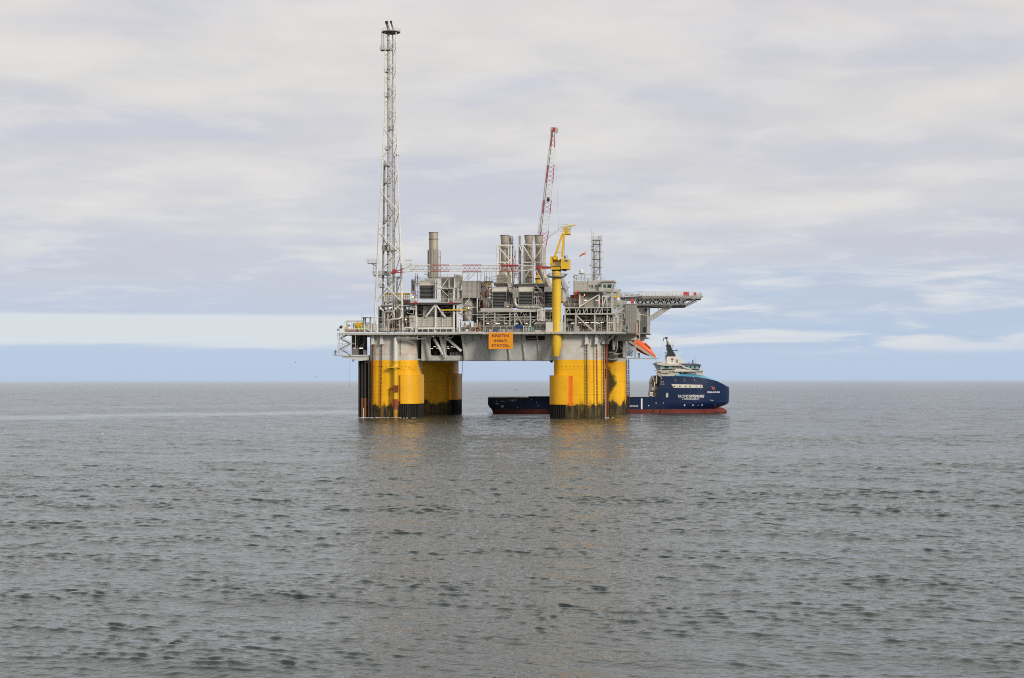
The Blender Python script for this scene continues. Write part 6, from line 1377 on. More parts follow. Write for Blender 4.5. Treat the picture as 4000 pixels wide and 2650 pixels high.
mb = MB(); mb.RL(2394, 2412, 1183, 4.9, 1.3, .9); mb.RL(2405, 2424, 1296, 1, 1.2, .9); mb.T((2404, 1297, 3), (2404, 1240, 3), .12, 5); mb.T((2412, 1262, 3), (2412, 1240, 3), .15, 5); mb.T((2407, 1262, 3), (2407, 1240, 3), .15, 5); part(mb, 'railing', LIGHT, LB_)
RB_ = thing('ribbed_block', 'grey vertically ribbed block with a dark doorway and a red cabinet on top', 'tower block', P(2463, 1303, 6))
mb = MB(); mb.clad(2442.5, 1188, 2481, 1303, 6, 15, .62, .08); part(mb, 'wall', paint('ribbed_block', (.285, .275, .25), .55, .14, .4, .15, (.13, .09, .06)), RB_)
mb = MB(); mb.B(2442, 1215, 2482, 1216, 5.88, 5.98); mb.B(2442, 1257.5, 2482, 1258.8, 5.88, 5.98); mb.B(2441.5, 1186.5, 2483, 1188.5, 5.8, 15.2); each(mb, 'band', CLADL, RB_)
mb = MB(); mb.B(2444.5, 1275, 2453, 1297, 5.80, 5.95); dr = part(mb, 'doorway', DGLASS, RB_); mb = MB(); mb.B(2442.6, 1273.5, 2444.5, 1299, 5.7, 5.95); mb.B(2453, 1273.5, 2454.8, 1299, 5.7, 5.95); part(mb, 'door_frame', CLADL, dr)
mb = MB(); mb.RL(2443, 2460, 1299, 5.2, 1.0, .8); mb.RL(2443, 2482, 1187, 6.2, 1.5, 1.3); each(mb, 'railing_bar', LIGHT, RB_)
mb = MB(); mb.B(2463.5, 1167, 2475, 1187, 7, 8.5); part(mb, 'red_cabinet', RED, RB_)
mb = MB(); q = P(2482.5, 1280, 6.5); zt_, zb_ = P(2482.5, 1259, 6.5).z, P(2482.5, 1300, 6.5).z; mb.box(q.x + .1, q.x + .25, 6.5, 14.5, zb_, zt_); part(mb, 'lit_side_panel', paint('lit_side_panel', (.56, .33, .24), .6, .1), RB_)  # pink of the lit right side put into the panel colour
mb = MB(); mb.B(2484, 1221, 2500, 1252, 13, 16); mb.PR([(2483, 1201), (2490, 1204), (2493, 1222), (2483, 1222)], 13, 16); part(mb, 'side_unit', CLADL, RB_)
mb = MB(); mb.path([P(2498, 1303, 13), P(2498, 1330, 13)], .2, 6); mb.T((2498, 1250, 13), (2498, 1332, 13), .22, 6); mb.path([P(2500, 1230, 14), P(2510, 1231, 14), P(2526, 1233, 14)], .2, 6, .6); part(mb, 'davit', CLADL, RB_)
LQ = thing('quarters_block', 'dark grey accommodation block in shade under the landing deck', 'building', P(2510, 1303, 26))
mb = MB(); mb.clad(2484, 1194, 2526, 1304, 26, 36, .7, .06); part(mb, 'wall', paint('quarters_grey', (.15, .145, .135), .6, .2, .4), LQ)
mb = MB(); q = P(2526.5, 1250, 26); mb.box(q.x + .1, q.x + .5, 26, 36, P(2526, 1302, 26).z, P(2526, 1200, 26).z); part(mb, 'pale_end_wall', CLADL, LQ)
mb = MB(); mb.B(2514, 1278, 2523, 1296, 25.75, 25.95); mb.B(2521, 1204, 2529, 1214, 25.4, 25.9); each(mb, 'dark_opening', BLACK, LQ)
mb = MB(); mb.B(2486, 1303, 2536, 1306, 24.5, 37); mb.RL(2524, 2536, 1303, 24.6, 1.5, .8); part(mb, 'walkway', GREY, LQ)
mb = MB(); mb.B(2500, 1224, 2528, 1228, 25.3, 25.9); part(mb, 'ledge', MID, LQ)
TKp = thing('round_tank', 'dark rounded tank end hanging below the shaded block above the lifeboat', 'tank', P(2508, 1334, 27))
mb = MB(); mb.lathe(P(2507, 1334, 27.8), [(.05, 0), (.8, .25), (1.45, 1.2), (1.55, 2.6)], 16); part(mb, 'shell', paint('tank_grey', (.20, .19, .175), .5, .2), TKp, True)
mb = MB(); mb.B(2494, 1306, 2521, 1311, 26.2, 30); part(mb, 'saddle', MID, TKp)
# ---- landing deck for helicopters
HD = thing('helideck', 'wide flat helicopter landing deck cantilevered to the right on a big lattice strut', 'helideck', P(2620, 1160, 36))
vh = 36.0; uc = (P(2424, 1150, vh).x + P(2740, 1150, vh).x) / 2; Rh = (P(2740, 1150, vh).x - P(2424, 1150, vh).x) / 2
ztp = P(2560, 1157, 25).z; zt2 = P(2700, 1160, 30).z
oc = [(uc + Rh * 1.0 * math.cos(R(22.5 + 45 * i)) / math.cos(R(22.5)) * .985, vh + Rh * math.sin(R(22.5 + 45 * i)) / math.cos(R(22.5)) * .80) for i in range(8)]
mb = MB(); mb.prism([(u, v_, ztp - .55) for u, v_ in oc], (0, 0, .55)); part(mb, 'deck', GREY, HD)
big = [(uc + (u - uc) * 1.0, vh + (v_ - vh) * 1.0) for u, v_ in oc]
mb = MB(); nt_ = MB()
for i in range(8):
    a, b = Vector((*big[i], ztp)), Vector((*big[(i + 1) % 8], ztp)); out = lambda p: Vector(((p.x - uc) * .045, (p.y - vh) * .045, 0))
    mb.rail(a + out(a) * .2, b + out(b) * .2, 1.55, 1.15, .055, 4)
    ao, bo = a + out(a) + Vector((0, 0, .3)), b + out(b) + Vector((0, 0, .3)); mb.tube(ao, bo, .08, 5); mb.tube(a, ao, .07, 4); mb.tube(a.lerp(b, .5), ao.lerp(bo, .5), .07, 4)
part(mb, 'safety_rail', LIGHT, HD)
f0, f1 = Vector((*big[5], 0)), Vector((*big[6], 0))
def edge(i, t, z): a, b = Vector((*big[i], z)), Vector((*big[(i + 1) % 8], z)); return a.lerp(b, t)
mb = MB()
for i, ts in ((4, (.25, .5, .78)), (5, (.08, .3, .5, .72)), (6, (.05,))):
    for t in ts: p = edge(i, t, ztp + .55); q = edge(i, min(1, t + .13 if i != 4 else t + .1), ztp + .55); mb.beam(p + Vector((0, -.12, 0)), q + Vector((0, -.12, 0)), .12, .38)
each(mb, 'edge_panel', paint('cream_panel', (.66, .62, .48), .5, .1), HD)
mb = MB()
for i, t, l in ((6, .30, .22), (6, .72, .10)): p = edge(i, t, ztp + .75); q = edge(i, t + l, ztp + .75); mb.beam(p + Vector((.1, -.2, 0)), q + Vector((.1, -.2, 0)), .15, 1.3)
each(mb, 'red_panel', RED, HD)
mb = MB(); 
for i in range(8): a, b = edge(i, 0, ztp - .7), edge(i, 1, ztp - .7); mb.beam(a.lerp(Vector((uc, vh, a.z)), .02), b.lerp(Vector((uc, vh, b.z)), .02), .3, .35)
part(mb, 'edge_girder', GREY, HD)
zl = P(2600, 1190, 25).z; zu = ztp - .6
mb = MB()
def hx(px, v_): return P(px, 1180, v_).x
for v_ in (25, 36, 47):
    ua, ub_ = hx(2484, v_), hx(2676, v_)
    mb.beam((ua, v_, zl), (ub_, v_, zl), .55, .65)
    k = 12
    for j in range(k + 1):
        u = ua + (ub_ - ua) * j / k; mb.beam((u, v_, zl), (u, v_, zu), .3)
        if j < k: u2 = ua + (ub_ - ua) * (j + 1) / k; mb.beam((u, v_, zl if j % 2 else zu), (u2, v_, zu if j % 2 else zl), .25)
    ue = hx(2722, v_); mb.beam((ub_, v_, zl), (ue, v_, zu - .3), .3); mb.beam((hx(2662, v_), v_, zl), (hx(2662, v_), v_, zu), .8)
for j in range(9):
    u = hx(2490, 36) + (hx(2700, 36) - hx(2490, 36)) * j / 8; mb.beam((u, 25, zu - .2), (u, 47, zu - .2), .3, .6)
part(mb, 'underframe', paint('under_steel', (.20, .20, .19), .6, .2), HD)
mb = MB(); vs_ = 27
for dy, w_ in ((-9, .55), (9, .55)):
    mb.BM((2500, 1272 + dy * .9, vs_), (2617, 1196 + dy * .9, vs_), .6, .5)
    mb.BM((2500, 1272 + dy * .9, vs_ + 3), (2617, 1196 + dy * .9, vs_ + 3), .6, .5)
for i in range(20):
    t0, t1 = i / 20, (i + 1) / 20; x0, y0 = 2500 + 117 * t0, 1272 - 76 * t0; x1, y1 = 2500 + 117 * t1, 1272 - 76 * t1
    mb.BM((x0, y0 + (8 if i % 2 else -8), vs_), (x1, y1 + (-8 if i % 2 else 8), vs_), .26); mb.BM((x0, y0 - 8, vs_), (x0, y0 + 8, vs_), .2)
mb.PR([(2590, 1194), (2628, 1194), (2622, 1200), (2596, 1216), (2584, 1210)], vs_ - .2, vs_ + 3.2)
part(mb, 'support_strut', LIGHT, HD)
mb = MB(); mb.T((2535, 1196, 27), (2590, 1199, 27), .14, 5); mb.T((2575, 1192, 27), (2572, 1212, 27), .14, 5); mb.B(2410, 1131, 2422, 1155, 22, 24); mb.T((2424, 1140, 22), (2424, 1131, 22), .15, 5); part(mb, 'access_box', CLADL, HD)
mb = MB(); mb.path([P(2400, 1162, 10), P(2412, 1160, 10), P(2420, 1154, 10)], .3, 6, .5); part(mb, 'foam_monitor', YCR, HD)

# ---- lifeboat on its slanted cradle
vl = 22.0
CRD = thing('lifeboat_cradle', 'grey braced launching cradle holding the orange lifeboat below deck', 'launch cradle', P(2470, 1397, vl))
mb = MB(); mb.B(2405, 1305, 2483, 1330, vl - 3, vl + 8); mb.PR([(2405, 1305), (2412, 1305), (2412, 1325), (2405, 1316)], vl - 3.05, vl + 6); part(mb, 'top_girder', BOXG, CRD)
mb = MB(); mb.BM((2438.5, 1330, vl - 2.6), (2438.5, 1396, vl - 2.6), .8); mb.BM((2480, 1304, vl - 2.6), (2480, 1400, vl - 2.6), .4); mb.BM((2484, 1352, vl - 2.4), (2484, 1396, vl - 2.4), .25); mb.BM((2496, 1380, vl + 3), (2496, 1398, vl + 3), .6); each(mb, 'post', LIGHT, CRD)
mb = MB(); mb.BM((2444, 1372, vl - 2.6), (2478, 1357, vl - 2.6), .3); mb.BM((2443, 1353, vl - 2.6), (2479, 1354, vl - 2.6), .2); mb.BM((2440, 1357, vl - 2.6), (2479, 1357.5, vl - 2.6), .15); mb.BM((2418, 1350, vl), (2470, 1395, vl), .22); mb.BM((2444, 1395, vl), (2475, 1370, vl), .22); mb.BM((2484, 1370, vl - 2.4), (2498, 1396, vl - 2.4), .22); mb.BM((2410, 1387, vl), (2436, 1378, vl), .25)
for i in range(7): mb.T((2446 + i * 4.4, 1332, vl + 1), (2446 + i * 4.4, 1392, vl + 1), .13, 5)
part(mb, 'bracing', LIGHT, CRD)
mb = MB(); mb.beam(P(2450, 1328, vl - 2.4), P(2562, 1402, vl - 2.4), .4, .75); mb.beam(P(2450, 1328, vl + 2.2), P(2562, 1402, vl + 2.2), .4, .75); part(mb, 'slide_rail', LIGHT, CRD)
mb = MB(); mb.B(2400, 1398.5, 2484, 1401.5, vl - 3, vl + 4); mb.B(2484, 1399.5, 2565, 1402.5, vl - 2.8, vl + 2.8); mb.RL(2486, 2540, 1399, vl - 2.8, .5, 1.6, .04, 1); part(mb, 'base_walkway', CLADL, CRD)
mb = MB(); mb.path([P(2395, 1310, 10), P(2396, 1350, 10), P(2398, 1368, 10)], .45, 8); mb.T((2405, 1306, 10), (2405, 1355, 10), .18, 6); mb.T((2411, 1306, 10), (2411, 1360, 10), .25, 6); mb.path([P(2378, 1377, 10), P(2405, 1377, 10), P(2411, 1360, 10)], .2, 6); mb.B(2397, 1380, 2416, 1386, 9, 12); mb.B(2380, 1380, 2412, 1402, 24, 26); each(mb, 'drain_cluster', GREY, CRD)
mb = MB()
rnd = random.Random(9)
for i in range(40):
    x, y, v_ = rnd.uniform(2376, 2436), rnd.uniform(1308, 1390), rnd.uniform(24, 40)
    if i % 2: mb.T((x, y, v_), (min(2440, x + rnd.uniform(6, 24)), y + rnd.uniform(-6, 6), v_), rnd.uniform(.1, .25), 5)
    else: mb.T((x, y, v_), (x, min(1398, y + rnd.uniform(15, 50)), v_), rnd.uniform(.1, .3), 5)
part(mb, 'piping', MID, CRD)
mb = MB(); mb.B(2376, 1305, 2440, 1400, 44, 44.5); part(mb, 'back_plate', DARK, CRD)
LBt = thing('lifeboat', 'orange enclosed free fall lifeboat tilted nose down in the cradle', 'lifeboat', P(2510, 1362, vl))
A0, A1 = P(2450, 1320, vl), P(2563, 1393, vl); ax = (A1 - A0); Lb = ax.length; ax.normalize(); upv = Vector((-ax.z, 0, ax.x)); 
# stations: t, half width, top, bottom
stn = [(0, .9, .6, -.5), (.05, 1.35, 1.05, -.9), (.2, 1.55, 1.25, -1.45), (.40, 1.6, 1.75, -1.75), (.58, 1.55, 1.7, -1.7), (.72, 1.35, 1.35, -1.45), (.86, .95, .85, -.95), (.95, .5, .42, -.45), (1.0, .08, .05, -.08)]
mb = MB(); n = 16; vs = []
for t, hw, tp_, bt in stn:
    for j in range(n):
        a = 2 * math.pi * j / n; s_, c_ = math.sin(a), math.cos(a)
        h = tp_ * abs(s_) ** .75 if s_ >= 0 else bt * abs(s_) ** .75
        vs.append(A0 + ax * (Lb * t) + Vector((0, 1, 0)) * (hw * (abs(c_) ** .7) * (1 if c_ > 0 else -1)) + upv * (h - .15))
fs = []; mi = []
for i in range(len(stn) - 1):
    for j in range(n): fs.append((i * n + j, i * n + (j + 1) % n, (i + 1) * n + (j + 1) % n, (i + 1) * n + j)); mi.append(1 if j >= n // 2 else 0)
fs += [tuple(range(n)), tuple(range((len(stn) - 1) * n, len(stn) * n))]; mi += [0, 0]
mb.v = [Vector(q) for q in vs]; mb.f = [list(f) for f in fs]; mb.mi = mi; mb.seg = [(0, 0)]
HLb = part(mb, 'hull', [ORANGE, DORANGE], LBt, True)
mb = MB(); mb.beam(A0 + ax * (Lb * .04) + Vector((0, -1.56, 0)) + upv * -.2, A0 + ax * (Lb * .62) + Vector((0, -1.62, 0)) + upv * -.2, .12, .2); part(mb, 'rubbing_strake', paint('pale_orange', (.85, .25, .08), .4), HLb)
mb = MB(); p = A0 + ax * (Lb * .52) + upv * 1.5; q = A0 + ax * (Lb * .74) + upv * 1.1
mb.beam(p + Vector((0, -.7, 0)), q + Vector((0, -.6, 0)), .9, .9); part(mb, 'hatch_recess', paint('deep_orange', (.50, .05, .01), .5), HLb)
mb = MB()
for s_ in (-.9, .9): mb.path([A0 + ax * (Lb * .12) + upv * 1.6 + Vector((0, s_, 0)), A0 + ax * (Lb * .5) + upv * 2.1 + Vector((0, s_, 0)), A0 + ax * (Lb * .8) + upv * 1.35 + Vector((0, s_ * .8, 0))], .055, 5)
for t, h in ((.12, 1.6), (.25, 1.75), (.38, 1.95), (.5, 2.1), (.62, 1.8), (.74, 1.5)):
    for s_ in (-.9, .9): mb.tube(A0 + ax * (Lb * t) + upv * (h - .7) + Vector((0, s_, 0)), A0 + ax * (Lb * t) + upv * h + Vector((0, s_, 0)), .05, 4)
part(mb, 'grab_rail', paint('rail_orange', (.78, .30, .16), .5), LBt)
# ================================================================== SUPPLY SHIP
FR = SHIP
BM_, YC = 20.6, 10.3                           # beam, centreline (near side at v = 0)
us = lambda px, v=0: P(px, 1550, v).x
zs_ = lambda py, v=0: P(2500, py, v).z
SHP = thing('supply_ship', 'dark blue offshore supply ship with white bridge and pale blue stripe lying behind the platform', 'ship', (us(2400), YC, 0))
ZMD, ZBOOT = zs_(1555), zs_(1599.5)
XST = us(1906)
def stern(z):
    t = [(zs_(1640), us(1934)), (zs_(1613), us(1926.5)), (zs_(1599), us(1920)), (zs_(1583.5), us(1906)), (40, us(1906))]
    for (z0, x0), (z1, x1) in zip(t, t[1:]):
        if z <= z1: return x0 + (x1 - x0) * max(0, (z - z0)) / (z1 - z0)
    return t[-1][1]
STEM = [(zs_(1640), us(2796, YC)), (zs_(1603), us(2796.5, YC)), (zs_(1599), us(2799, YC)), (zs_(1594), us(2808, YC)), (zs_(1588), us(2824, YC)), (zs_(1581), us(2840, YC)), (zs_(1574), us(2847, YC)), (zs_(1540), us(2849, YC)), (zs_(1512), us(2848, YC)), (40, us(2846, YC))]
def stem(z):
    for (z0, x0), (z1, x1) in zip(STEM, STEM[1:]):
        if z <= z1: return x0 + (x1 - x0) * max(0, (z - z0)) / (z1 - z0)
    return STEM[-1][1]
def half(x, z):
    le = 30 - 9 * min(1, max(0, z / 14)); t = min(1, max(0, (stem(z) - x) / le)); f = (1 - (1 - t) ** 2.3) ** .62
    ts = min(1, max(0, (x - stern(z)) / 3)); g = .93 + .07 * ts
    if z > zs_(1517): f *= 1 - .05 * min(1, (z - zs_(1517)) / 4.5)             # tumblehome above the knuckle
    return BM_ / 2 * f * g
def hull_pt(x, z, o=0.): return Vector((x, YC - half(x, z) - o, z))
def on_hull(o=.04): return lambda px, py: hull_pt(us(px), P(px, py, 0).z, o)
TOPX = [(us(2560), 1470), (us(2657), 1470), (us(2714), 1472.6), (us(2765), 1480), (us(2806), 1490), (us(2836), 1503), (us(2849), 1513), (us(2870), 1514)]
def ztop(x):
    for (x0, y0), (x1, y1) in zip(TOPX, TOPX[1:]):
        if x <= x1: return zs_(y0 + (y1 - y0) * max(0, x - x0) / (x1 - x0))
    return zs_(TOPX[-1][1])
def loft(mb, levels, N, matf):
    """levels: list of functions t -> (x, z); both sides"""
    rows = []
    for lv in levels:
        near = [lv(i / N) for i in range(N + 1)]
        rows.append([(x, YC - half(x, z), z) for x, z in near] + [(x, YC + half(x, z), z) for x, z in reversed(near)])
    n = 2 * (N + 1); o = len(mb.v)
    vs = [p for r in rows for p in r]; mb.m = 0; mb.add(vs, [])
    for i in range(len(rows) - 1):
        for j in range(n): mb.f.append([o + i * n + j, o + i * n + (j + 1) % n, o + (i + 1) * n + (j + 1) % n, o + (i + 1) * n + j]); mb.mi.append(matf(i))
    return o, n
tt = lambda t: 1 - (1 - t) ** 1.7
low = [zs_(1640), zs_(1613), ZBOOT - .01, ZBOOT, zs_(1594), zs_(1588), zs_(1581), zs_(1574), zs_(1564), ZMD]
mb = MB()
o, n = loft(mb, [(lambda t, z=z: (stern(z) + (stem(z) - stern(z)) * tt(t), z)) for z in low], 54, lambda i: 1 if i < 3 else 0)
mb.f.append([o + (len(low) - 1) * n + j for j in range(n)]); mb.mi.append(0)
XA0, XA1 = us(2564.5), us(2584.5)
def upl(s):
    xa = XA0 + (XA1 - XA0) * s
    def f(t):
        z0 = ZMD + s * (zs_(1512) - ZMD); x = xa + (stem(z0) - xa) * tt(t); return x, ZMD + s * (ztop(x) - ZMD)
    return f
S_ = [0, .12, .3, .42, .47, .6, .8, 1.0]
o, n = loft(mb, [upl(s) for s in S_], 44, lambda i: 0)
mb.f.append([o + (len(S_) - 1) * n + j for j in range(n)]); mb.mi.append(0)
HLs = part(mb, 'hull', [NAVY, BOOT], SHP)
me = HLs.data; me.polygons.foreach_set('use_smooth', [True] * len(me.polygons)); me.set_sharp_from_angle(angle=R(22))
mb = MB(); c = Vector((us(2800), YC, zs_(1611)))
prof = [(.05, 8.0)] ; 
mb.lathe(c, [(1.7, -10), (1.75, 1), (1.6, 3.2), (1.1, 4.4), (.5, 5.1), (.05, 5.3)], 16, 'x'); part(mb, 'bulbous_bow', BOOT, HLs, True)
# main deck, bulwark capping, stern deck
mb = MB(); mb.box(us(1911), us(2568), .9, BM_ - .9, ZMD - .02, ZMD + .05); part(mb, 'cargo_deck', paint('deck_timber', (.34, .24, .15), .7, .3, .5), SHP)
mb = MB(); zc = zs_(1553)
mb.box(us(1908), us(2100), .35, .6, ZMD - .1, zc + .05); mb.box(us(1906.5), us(1909), .6, BM_ - .6, ZMD - .1, zc + .25); mb.box(us(1910), us(2075), BM_ - 1, BM_ - .8, ZMD, zc + .1); part(mb, 'stern_rail', paint('rail_tan', (.52, .40, .28), .6, .2), SHP)
mb = MB(); mb.box(us(2065), us(2565), .12, .5, ZMD - .05, zc + .25); mb.box(us(2065), us(2565), BM_ - .5, BM_ - .12, ZMD - .05, zc + .25); part(mb, 'bulwark', NAVY, SHP)
mb = MB(); mb.box(us(2460), us(2565), 2, 2.4, ZMD, zs_(1548.5)); mb.prism([(us(2535), 2, zs_(1549)), (us(2548), 2, zs_(1540)), (us(2548), 2, zs_(1553))], (0, .4, 0)); part(mb, 'cargo_rail', SBEIGE, SHP)
mb = MB(); mb.box(us(1985), us(2012), 1.2, 3, ZMD, zs_(1552.2)); part(mb, 'red_hatch', paint('hatch_red', (.30, .05, .04), .6), SHP)
mb = MB()
for x in (1916, 1924, 2018): mb.box(us(x), us(x + 5), 1, 2, ZMD, zs_(1552))
each(mb, 'mooring_winch', MID, SHP)
# hull markings on the near side
def mark(name, m, pts, t=.06, o_=.05):
    f = on_hull(o_); mb = MB(); q = [f(x, y) for x, y in pts]; mb.prism(q, (0, t, 0)); return part(mb, name, m, HLs)
mark('white_bar', WTEXT, [(2504, 1557), (2509.6, 1557), (2509.6, 1599), (2504, 1599)])
for body, x0, x1, y0, y1, b_, sh in (('TROMS', 2647, 2690, 1543.2, 1554, -.004, .22), ('OFFSHORE', 2691, 2753.5, 1543.2, 1554, .024, .22), ('A TIDEWATER COMPANY', 2665, 2733, 1557, 1562.6, .012, .22), ('TROMS ARCTURUS', 2765, 2818, 1530, 1536, .02, .2), ('SAFETY - ZONE', 2400, 2492.5, 1583.5, 1590, .012, 0),
                                   ('TROMS ARCTURUS', 1984, 2021, 1561.8, 1565.4, .008, 0), ('TROMSØ', 1997, 2008, 1567, 1569.6, .005, 0)):
    mb = MB(); letters(mb, body, x0, y0, x1, y1, on_hull(.05), b_, sh); part(mb, 'lettering', WTEXT, HLs)
for x, y in ((2675, 1583.6), (2708.6, 1583.6), (2745.6, 1583.6)):
    mark('white_cross', WTEXT, [(x - 3.6, y - 1.3), (x + 3.6, y - 1.3), (x + 3.6, y + 1.3), (x - 3.6, y + 1.3)]); mark('white_cross', WTEXT, [(x - 1.3, y - 3.6), (x + 1.3, y - 3.6), (x + 1.3, y + 3.6), (x - 1.3, y + 3.6)], .06, .06)
for x, y, s in ((2534, 1585.5, 2), (2592.5, 1575, 1.6), (2729.5, 1585.3, 1.4), (2022, 1592, 1.3), (2104, 1585.5, 1.6), (2096, 1575, 1.5), (2076, 1562, 1.6), (1969, 1568.5, 1.5), (1960, 1568.5, 2.4), (2563, 1575, 1.8), (2799, 1583.5, 1.4)):
    mark('draught_mark', WTEXT, [(x - s, y - s * .8), (x + s, y - s * .8), (x + s, y + s * .8), (x - s, y + s * .8)])
for x0, x1, y in ((2578, 2594, 1492.5), (2578, 2596, 1501)): mark('small_notice', SBEIGE, [(x0, y - .8), (x1, y - .8), (x1, y + .8), (x0, y + .8)])
# round emblem at the stern and boxed lamp recess
mb = MB(); f = on_hull(.06); k = 20; vs = [f(1963 + r_ * math.cos(2 * math.pi * i / k), 1587.5 + r_ * math.sin(2 * math.pi * i / k)) for r_ in (4.6, 3.1) for i in range(k)]
mb.add(vs, [(i, (i + 1) % k, k + (i + 1) % k, k + i) for i in range(k)]); q = [f(1963 + dx, 1587.5 + dy) for dx, dy in ((0, -2.2), (2.2, 0), (0, 2.2), (-2.2, 0))]; mb.add(q, [(0, 1, 2, 3)]); part(mb, 'round_emblem', WTEXT, HLs)
mark('roller_recess', SBEIGE, [(1936, 1575), (1949, 1577), (1949, 1580), (1936, 1579)]); mark('roller_recess', BLACK, [(1938, 1569), (1948, 1569), (1948, 1576), (1937, 1575)], .06, .045); mark('lamp', SWHITE, [(1938.5, 1567), (1942, 1567), (1942, 1571), (1938.5, 1571)], .06, .07)
# recessed window strip
mb = MB(); f = on_hull(.035)
def strip(mb_, pts, o_=.035, t=.06):
    f = on_hull(o_); top, bot = pts
    k = 14
    for i in range(k):
        q = []
        for (xa, ya, xb, yb), ts in ((top, (i / k, (i + 1) / k)), (bot, ((i + 1) / k, i / k))): q += [f(xa + (xb - xa) * u_, ya + (yb - ya) * u_) for u_ in ts]
        mb_.prism(q, (0, t, 0))
strip(mb, ((2623, 1500.8, 2745, 1504), (2632, 1515.5, 2748, 1515.5))); WSt = part(mb, 'window_strip', SBEIGE, HLs)
for x0, x1, y0, y1 in ((2632, 2638, 1508, 1512.5), (2653.5, 2658.5, 1507.5, 1512.5), (2676, 2682.5, 1507.5, 1513), (2692.5, 2698.5, 1507.5, 1513), (2719, 2722, 1507.5, 1512.5), (2736, 2740.5, 1507.5, 1512.5)):
    mb = MB(); f = on_hull(.07); mb.prism([f(x0, y0), f(x1, y0), f(x1, y1), f(x0, y1)], (0, .05, 0)); part(mb, 'cabin_window', DGLASS if x0 not in (2676, 2692.5) else paint('grey_glass', (.15, .16, .17), .1, .1), WSt)
mark('side_door', SBEIGE, [(2601.5, 1538), (2610.5, 1537), (2610, 1552), (2601.5, 1553.5)]); mark('side_door', DGLASS, [(2601, 1532), (2610.5, 1532), (2610.5, 1538), (2601, 1539)], .06, .04)
for x, y in ((2639, 1487), (2674, 1486)): mark('faint_patch', paint('faded_patch', (.05, .055, .06), .5), [(x - 4, y - 7), (x + 4, y - 7), (x + 4, y + 6), (x - 4, y + 6)], .05, .02)
for x0, y0, x1, y1 in ((2545, 1613, 2563, 1580), (2574, 1613, 2592, 1582)): mark('fender_strake', BLACK, [(x0, y0), (x0 + 5, y0), (x1 + 5, y1), (x1, y1)], .3, .12)
for x, y, w_, h_ in ((2714, 1482, 2, 5), (2744, 1480, 1.5, 3), (2707, 1473, 4, 1.5), (2784, 1510.5, 1.5, 4)): mark('small_fitting', SBEIGE, [(x, y), (x + w_, y), (x + w_, y + h_), (x, y + h_)])
em = paint('emblem_orange', (.42, .11, .03), .5)
for pts in ([(2784, 1522.5), (2800, 1522.5), (2797, 1520), (2786, 1520)], [(2786, 1520), (2789, 1520), (2788, 1511), (2786.5, 1511)], [(2789, 1513.5), (2797, 1513.5), (2797, 1515.2), (2789, 1515.2)], [(2794.8, 1515), (2797, 1515), (2797, 1520), (2794.8, 1520)], [(2790, 1515), (2792, 1515), (2792, 1520), (2790, 1520)]): mark('bow_emblem', em, pts)
mark('anchor_recess', paint('recess_grey', (.30, .33, .33), .5), [(2776, 1562.5), (2791, 1564), (2794, 1567), (2780, 1566)])
mark('thruster_mark', SBEIGE, [(2797, 1585), (2802, 1585), (2799.5, 1581.5)])
# pale blue sweep along the forecastle top
mb = MB(); TB = [(2640, 1457.3, 1457.5), (2652, 1457, 1466), (2662, 1457.2, 1470.5), (2690, 1459, 1471.2), (2720, 1462, 1473.2), (2754, 1468, 1478.3), (2785, 1480, 1485.2), (2806, 1487.2, 1490.4)]
rows = []
for x, yt, yb in TB:
    u = us(x); zt_, zb_ = P(x, yt, 0).z, ztop(u); zb_ = min(zb_, P(x, yb, 0).z)
    h = half(u, zb_); hi = max(.2, h - 2.4 * (zt_ - zb_) / 1.4)
    rows.append([(u, YC - h + .1, zb_ - .1), (u, YC - h - .0, zb_ + .04), (u, YC - hi, zt_), (u, YC + hi, zt_), (u, YC + h, zb_ + .04), (u, YC + h - .1, zb_ - .1)])
vs = [p for r_ in rows for p in r_]
mb.add(vs, [(i * 6 + j, (i + 1) * 6 + j, (i + 1) * 6 + (j + 1) % 6, i * 6 + (j + 1) % 6) for i in range(len(rows) - 1) for j in range(6)] + [tuple(range(6)), tuple(range((len(rows) - 1) * 6, len(rows) * 6))])
part(mb, 'blue_sweep', SKYB, SHP, True)
# superstructure
mb = MB()
def SB(x0, y0, x1, y1, v0, v1): mb.B(x0, y0, x1, y1, v0, v1)
mb.PR([(2586, 1470.5), (2579, 1456), (2584, 1448), (2640, 1448), (2665, 1471)], 1.6, BM_ - 1.6); SB(2572, 1447, 2700, 1449.5, .9, BM_ - .9); SB(2640, 1449.5, 2745, 1466, 4, BM_ - 4); SB(2700, 1447, 2752, 1449.6, 3, BM_ - 3); mb.PR([(2735, 1468), (2745, 1457), (2757, 1468)], 6, 14); SB(2581, 1449, 2614, 1458, 1.0, 1.6); part(mb, 'deckhouse', SBEIGE, SHP)
mb = MB(); mb.PR([(2632, 1451), (2640, 1442), (2652, 1441), (2716, 1447.5), (2745, 1450.5), (2712, 1452), (2640, 1452.5)], .8, 1.6); mb.beam(P(2658, 1427, .7), P(2702, 1446, .7), .25, .4); mb.beam(P(2668, 1452, 1), P(2663, 1459, 1.5), .2); mb.beam(P(2722, 1451, 1), P(2716, 1462, 2), .2); part(mb, 'bridge_wing_rail', SWHITE, SHP)
mb = MB(); mb.RL(2586, 2640, 1457, .9, .9, 1.6, .05); mb.RL(2564, 2582, 1458, 1.2, 1.6, 1.2, .06); mb.path([P(2564, 1457, 1.2), P(2568, 1460, 1.2), P(2585, 1464, 1.2)], .15, 5); mb.RL(2625, 2660, 1447, .8, 1.2, 1.5, .05); part(mb, 'deck_railing', SWHITE, SHP)
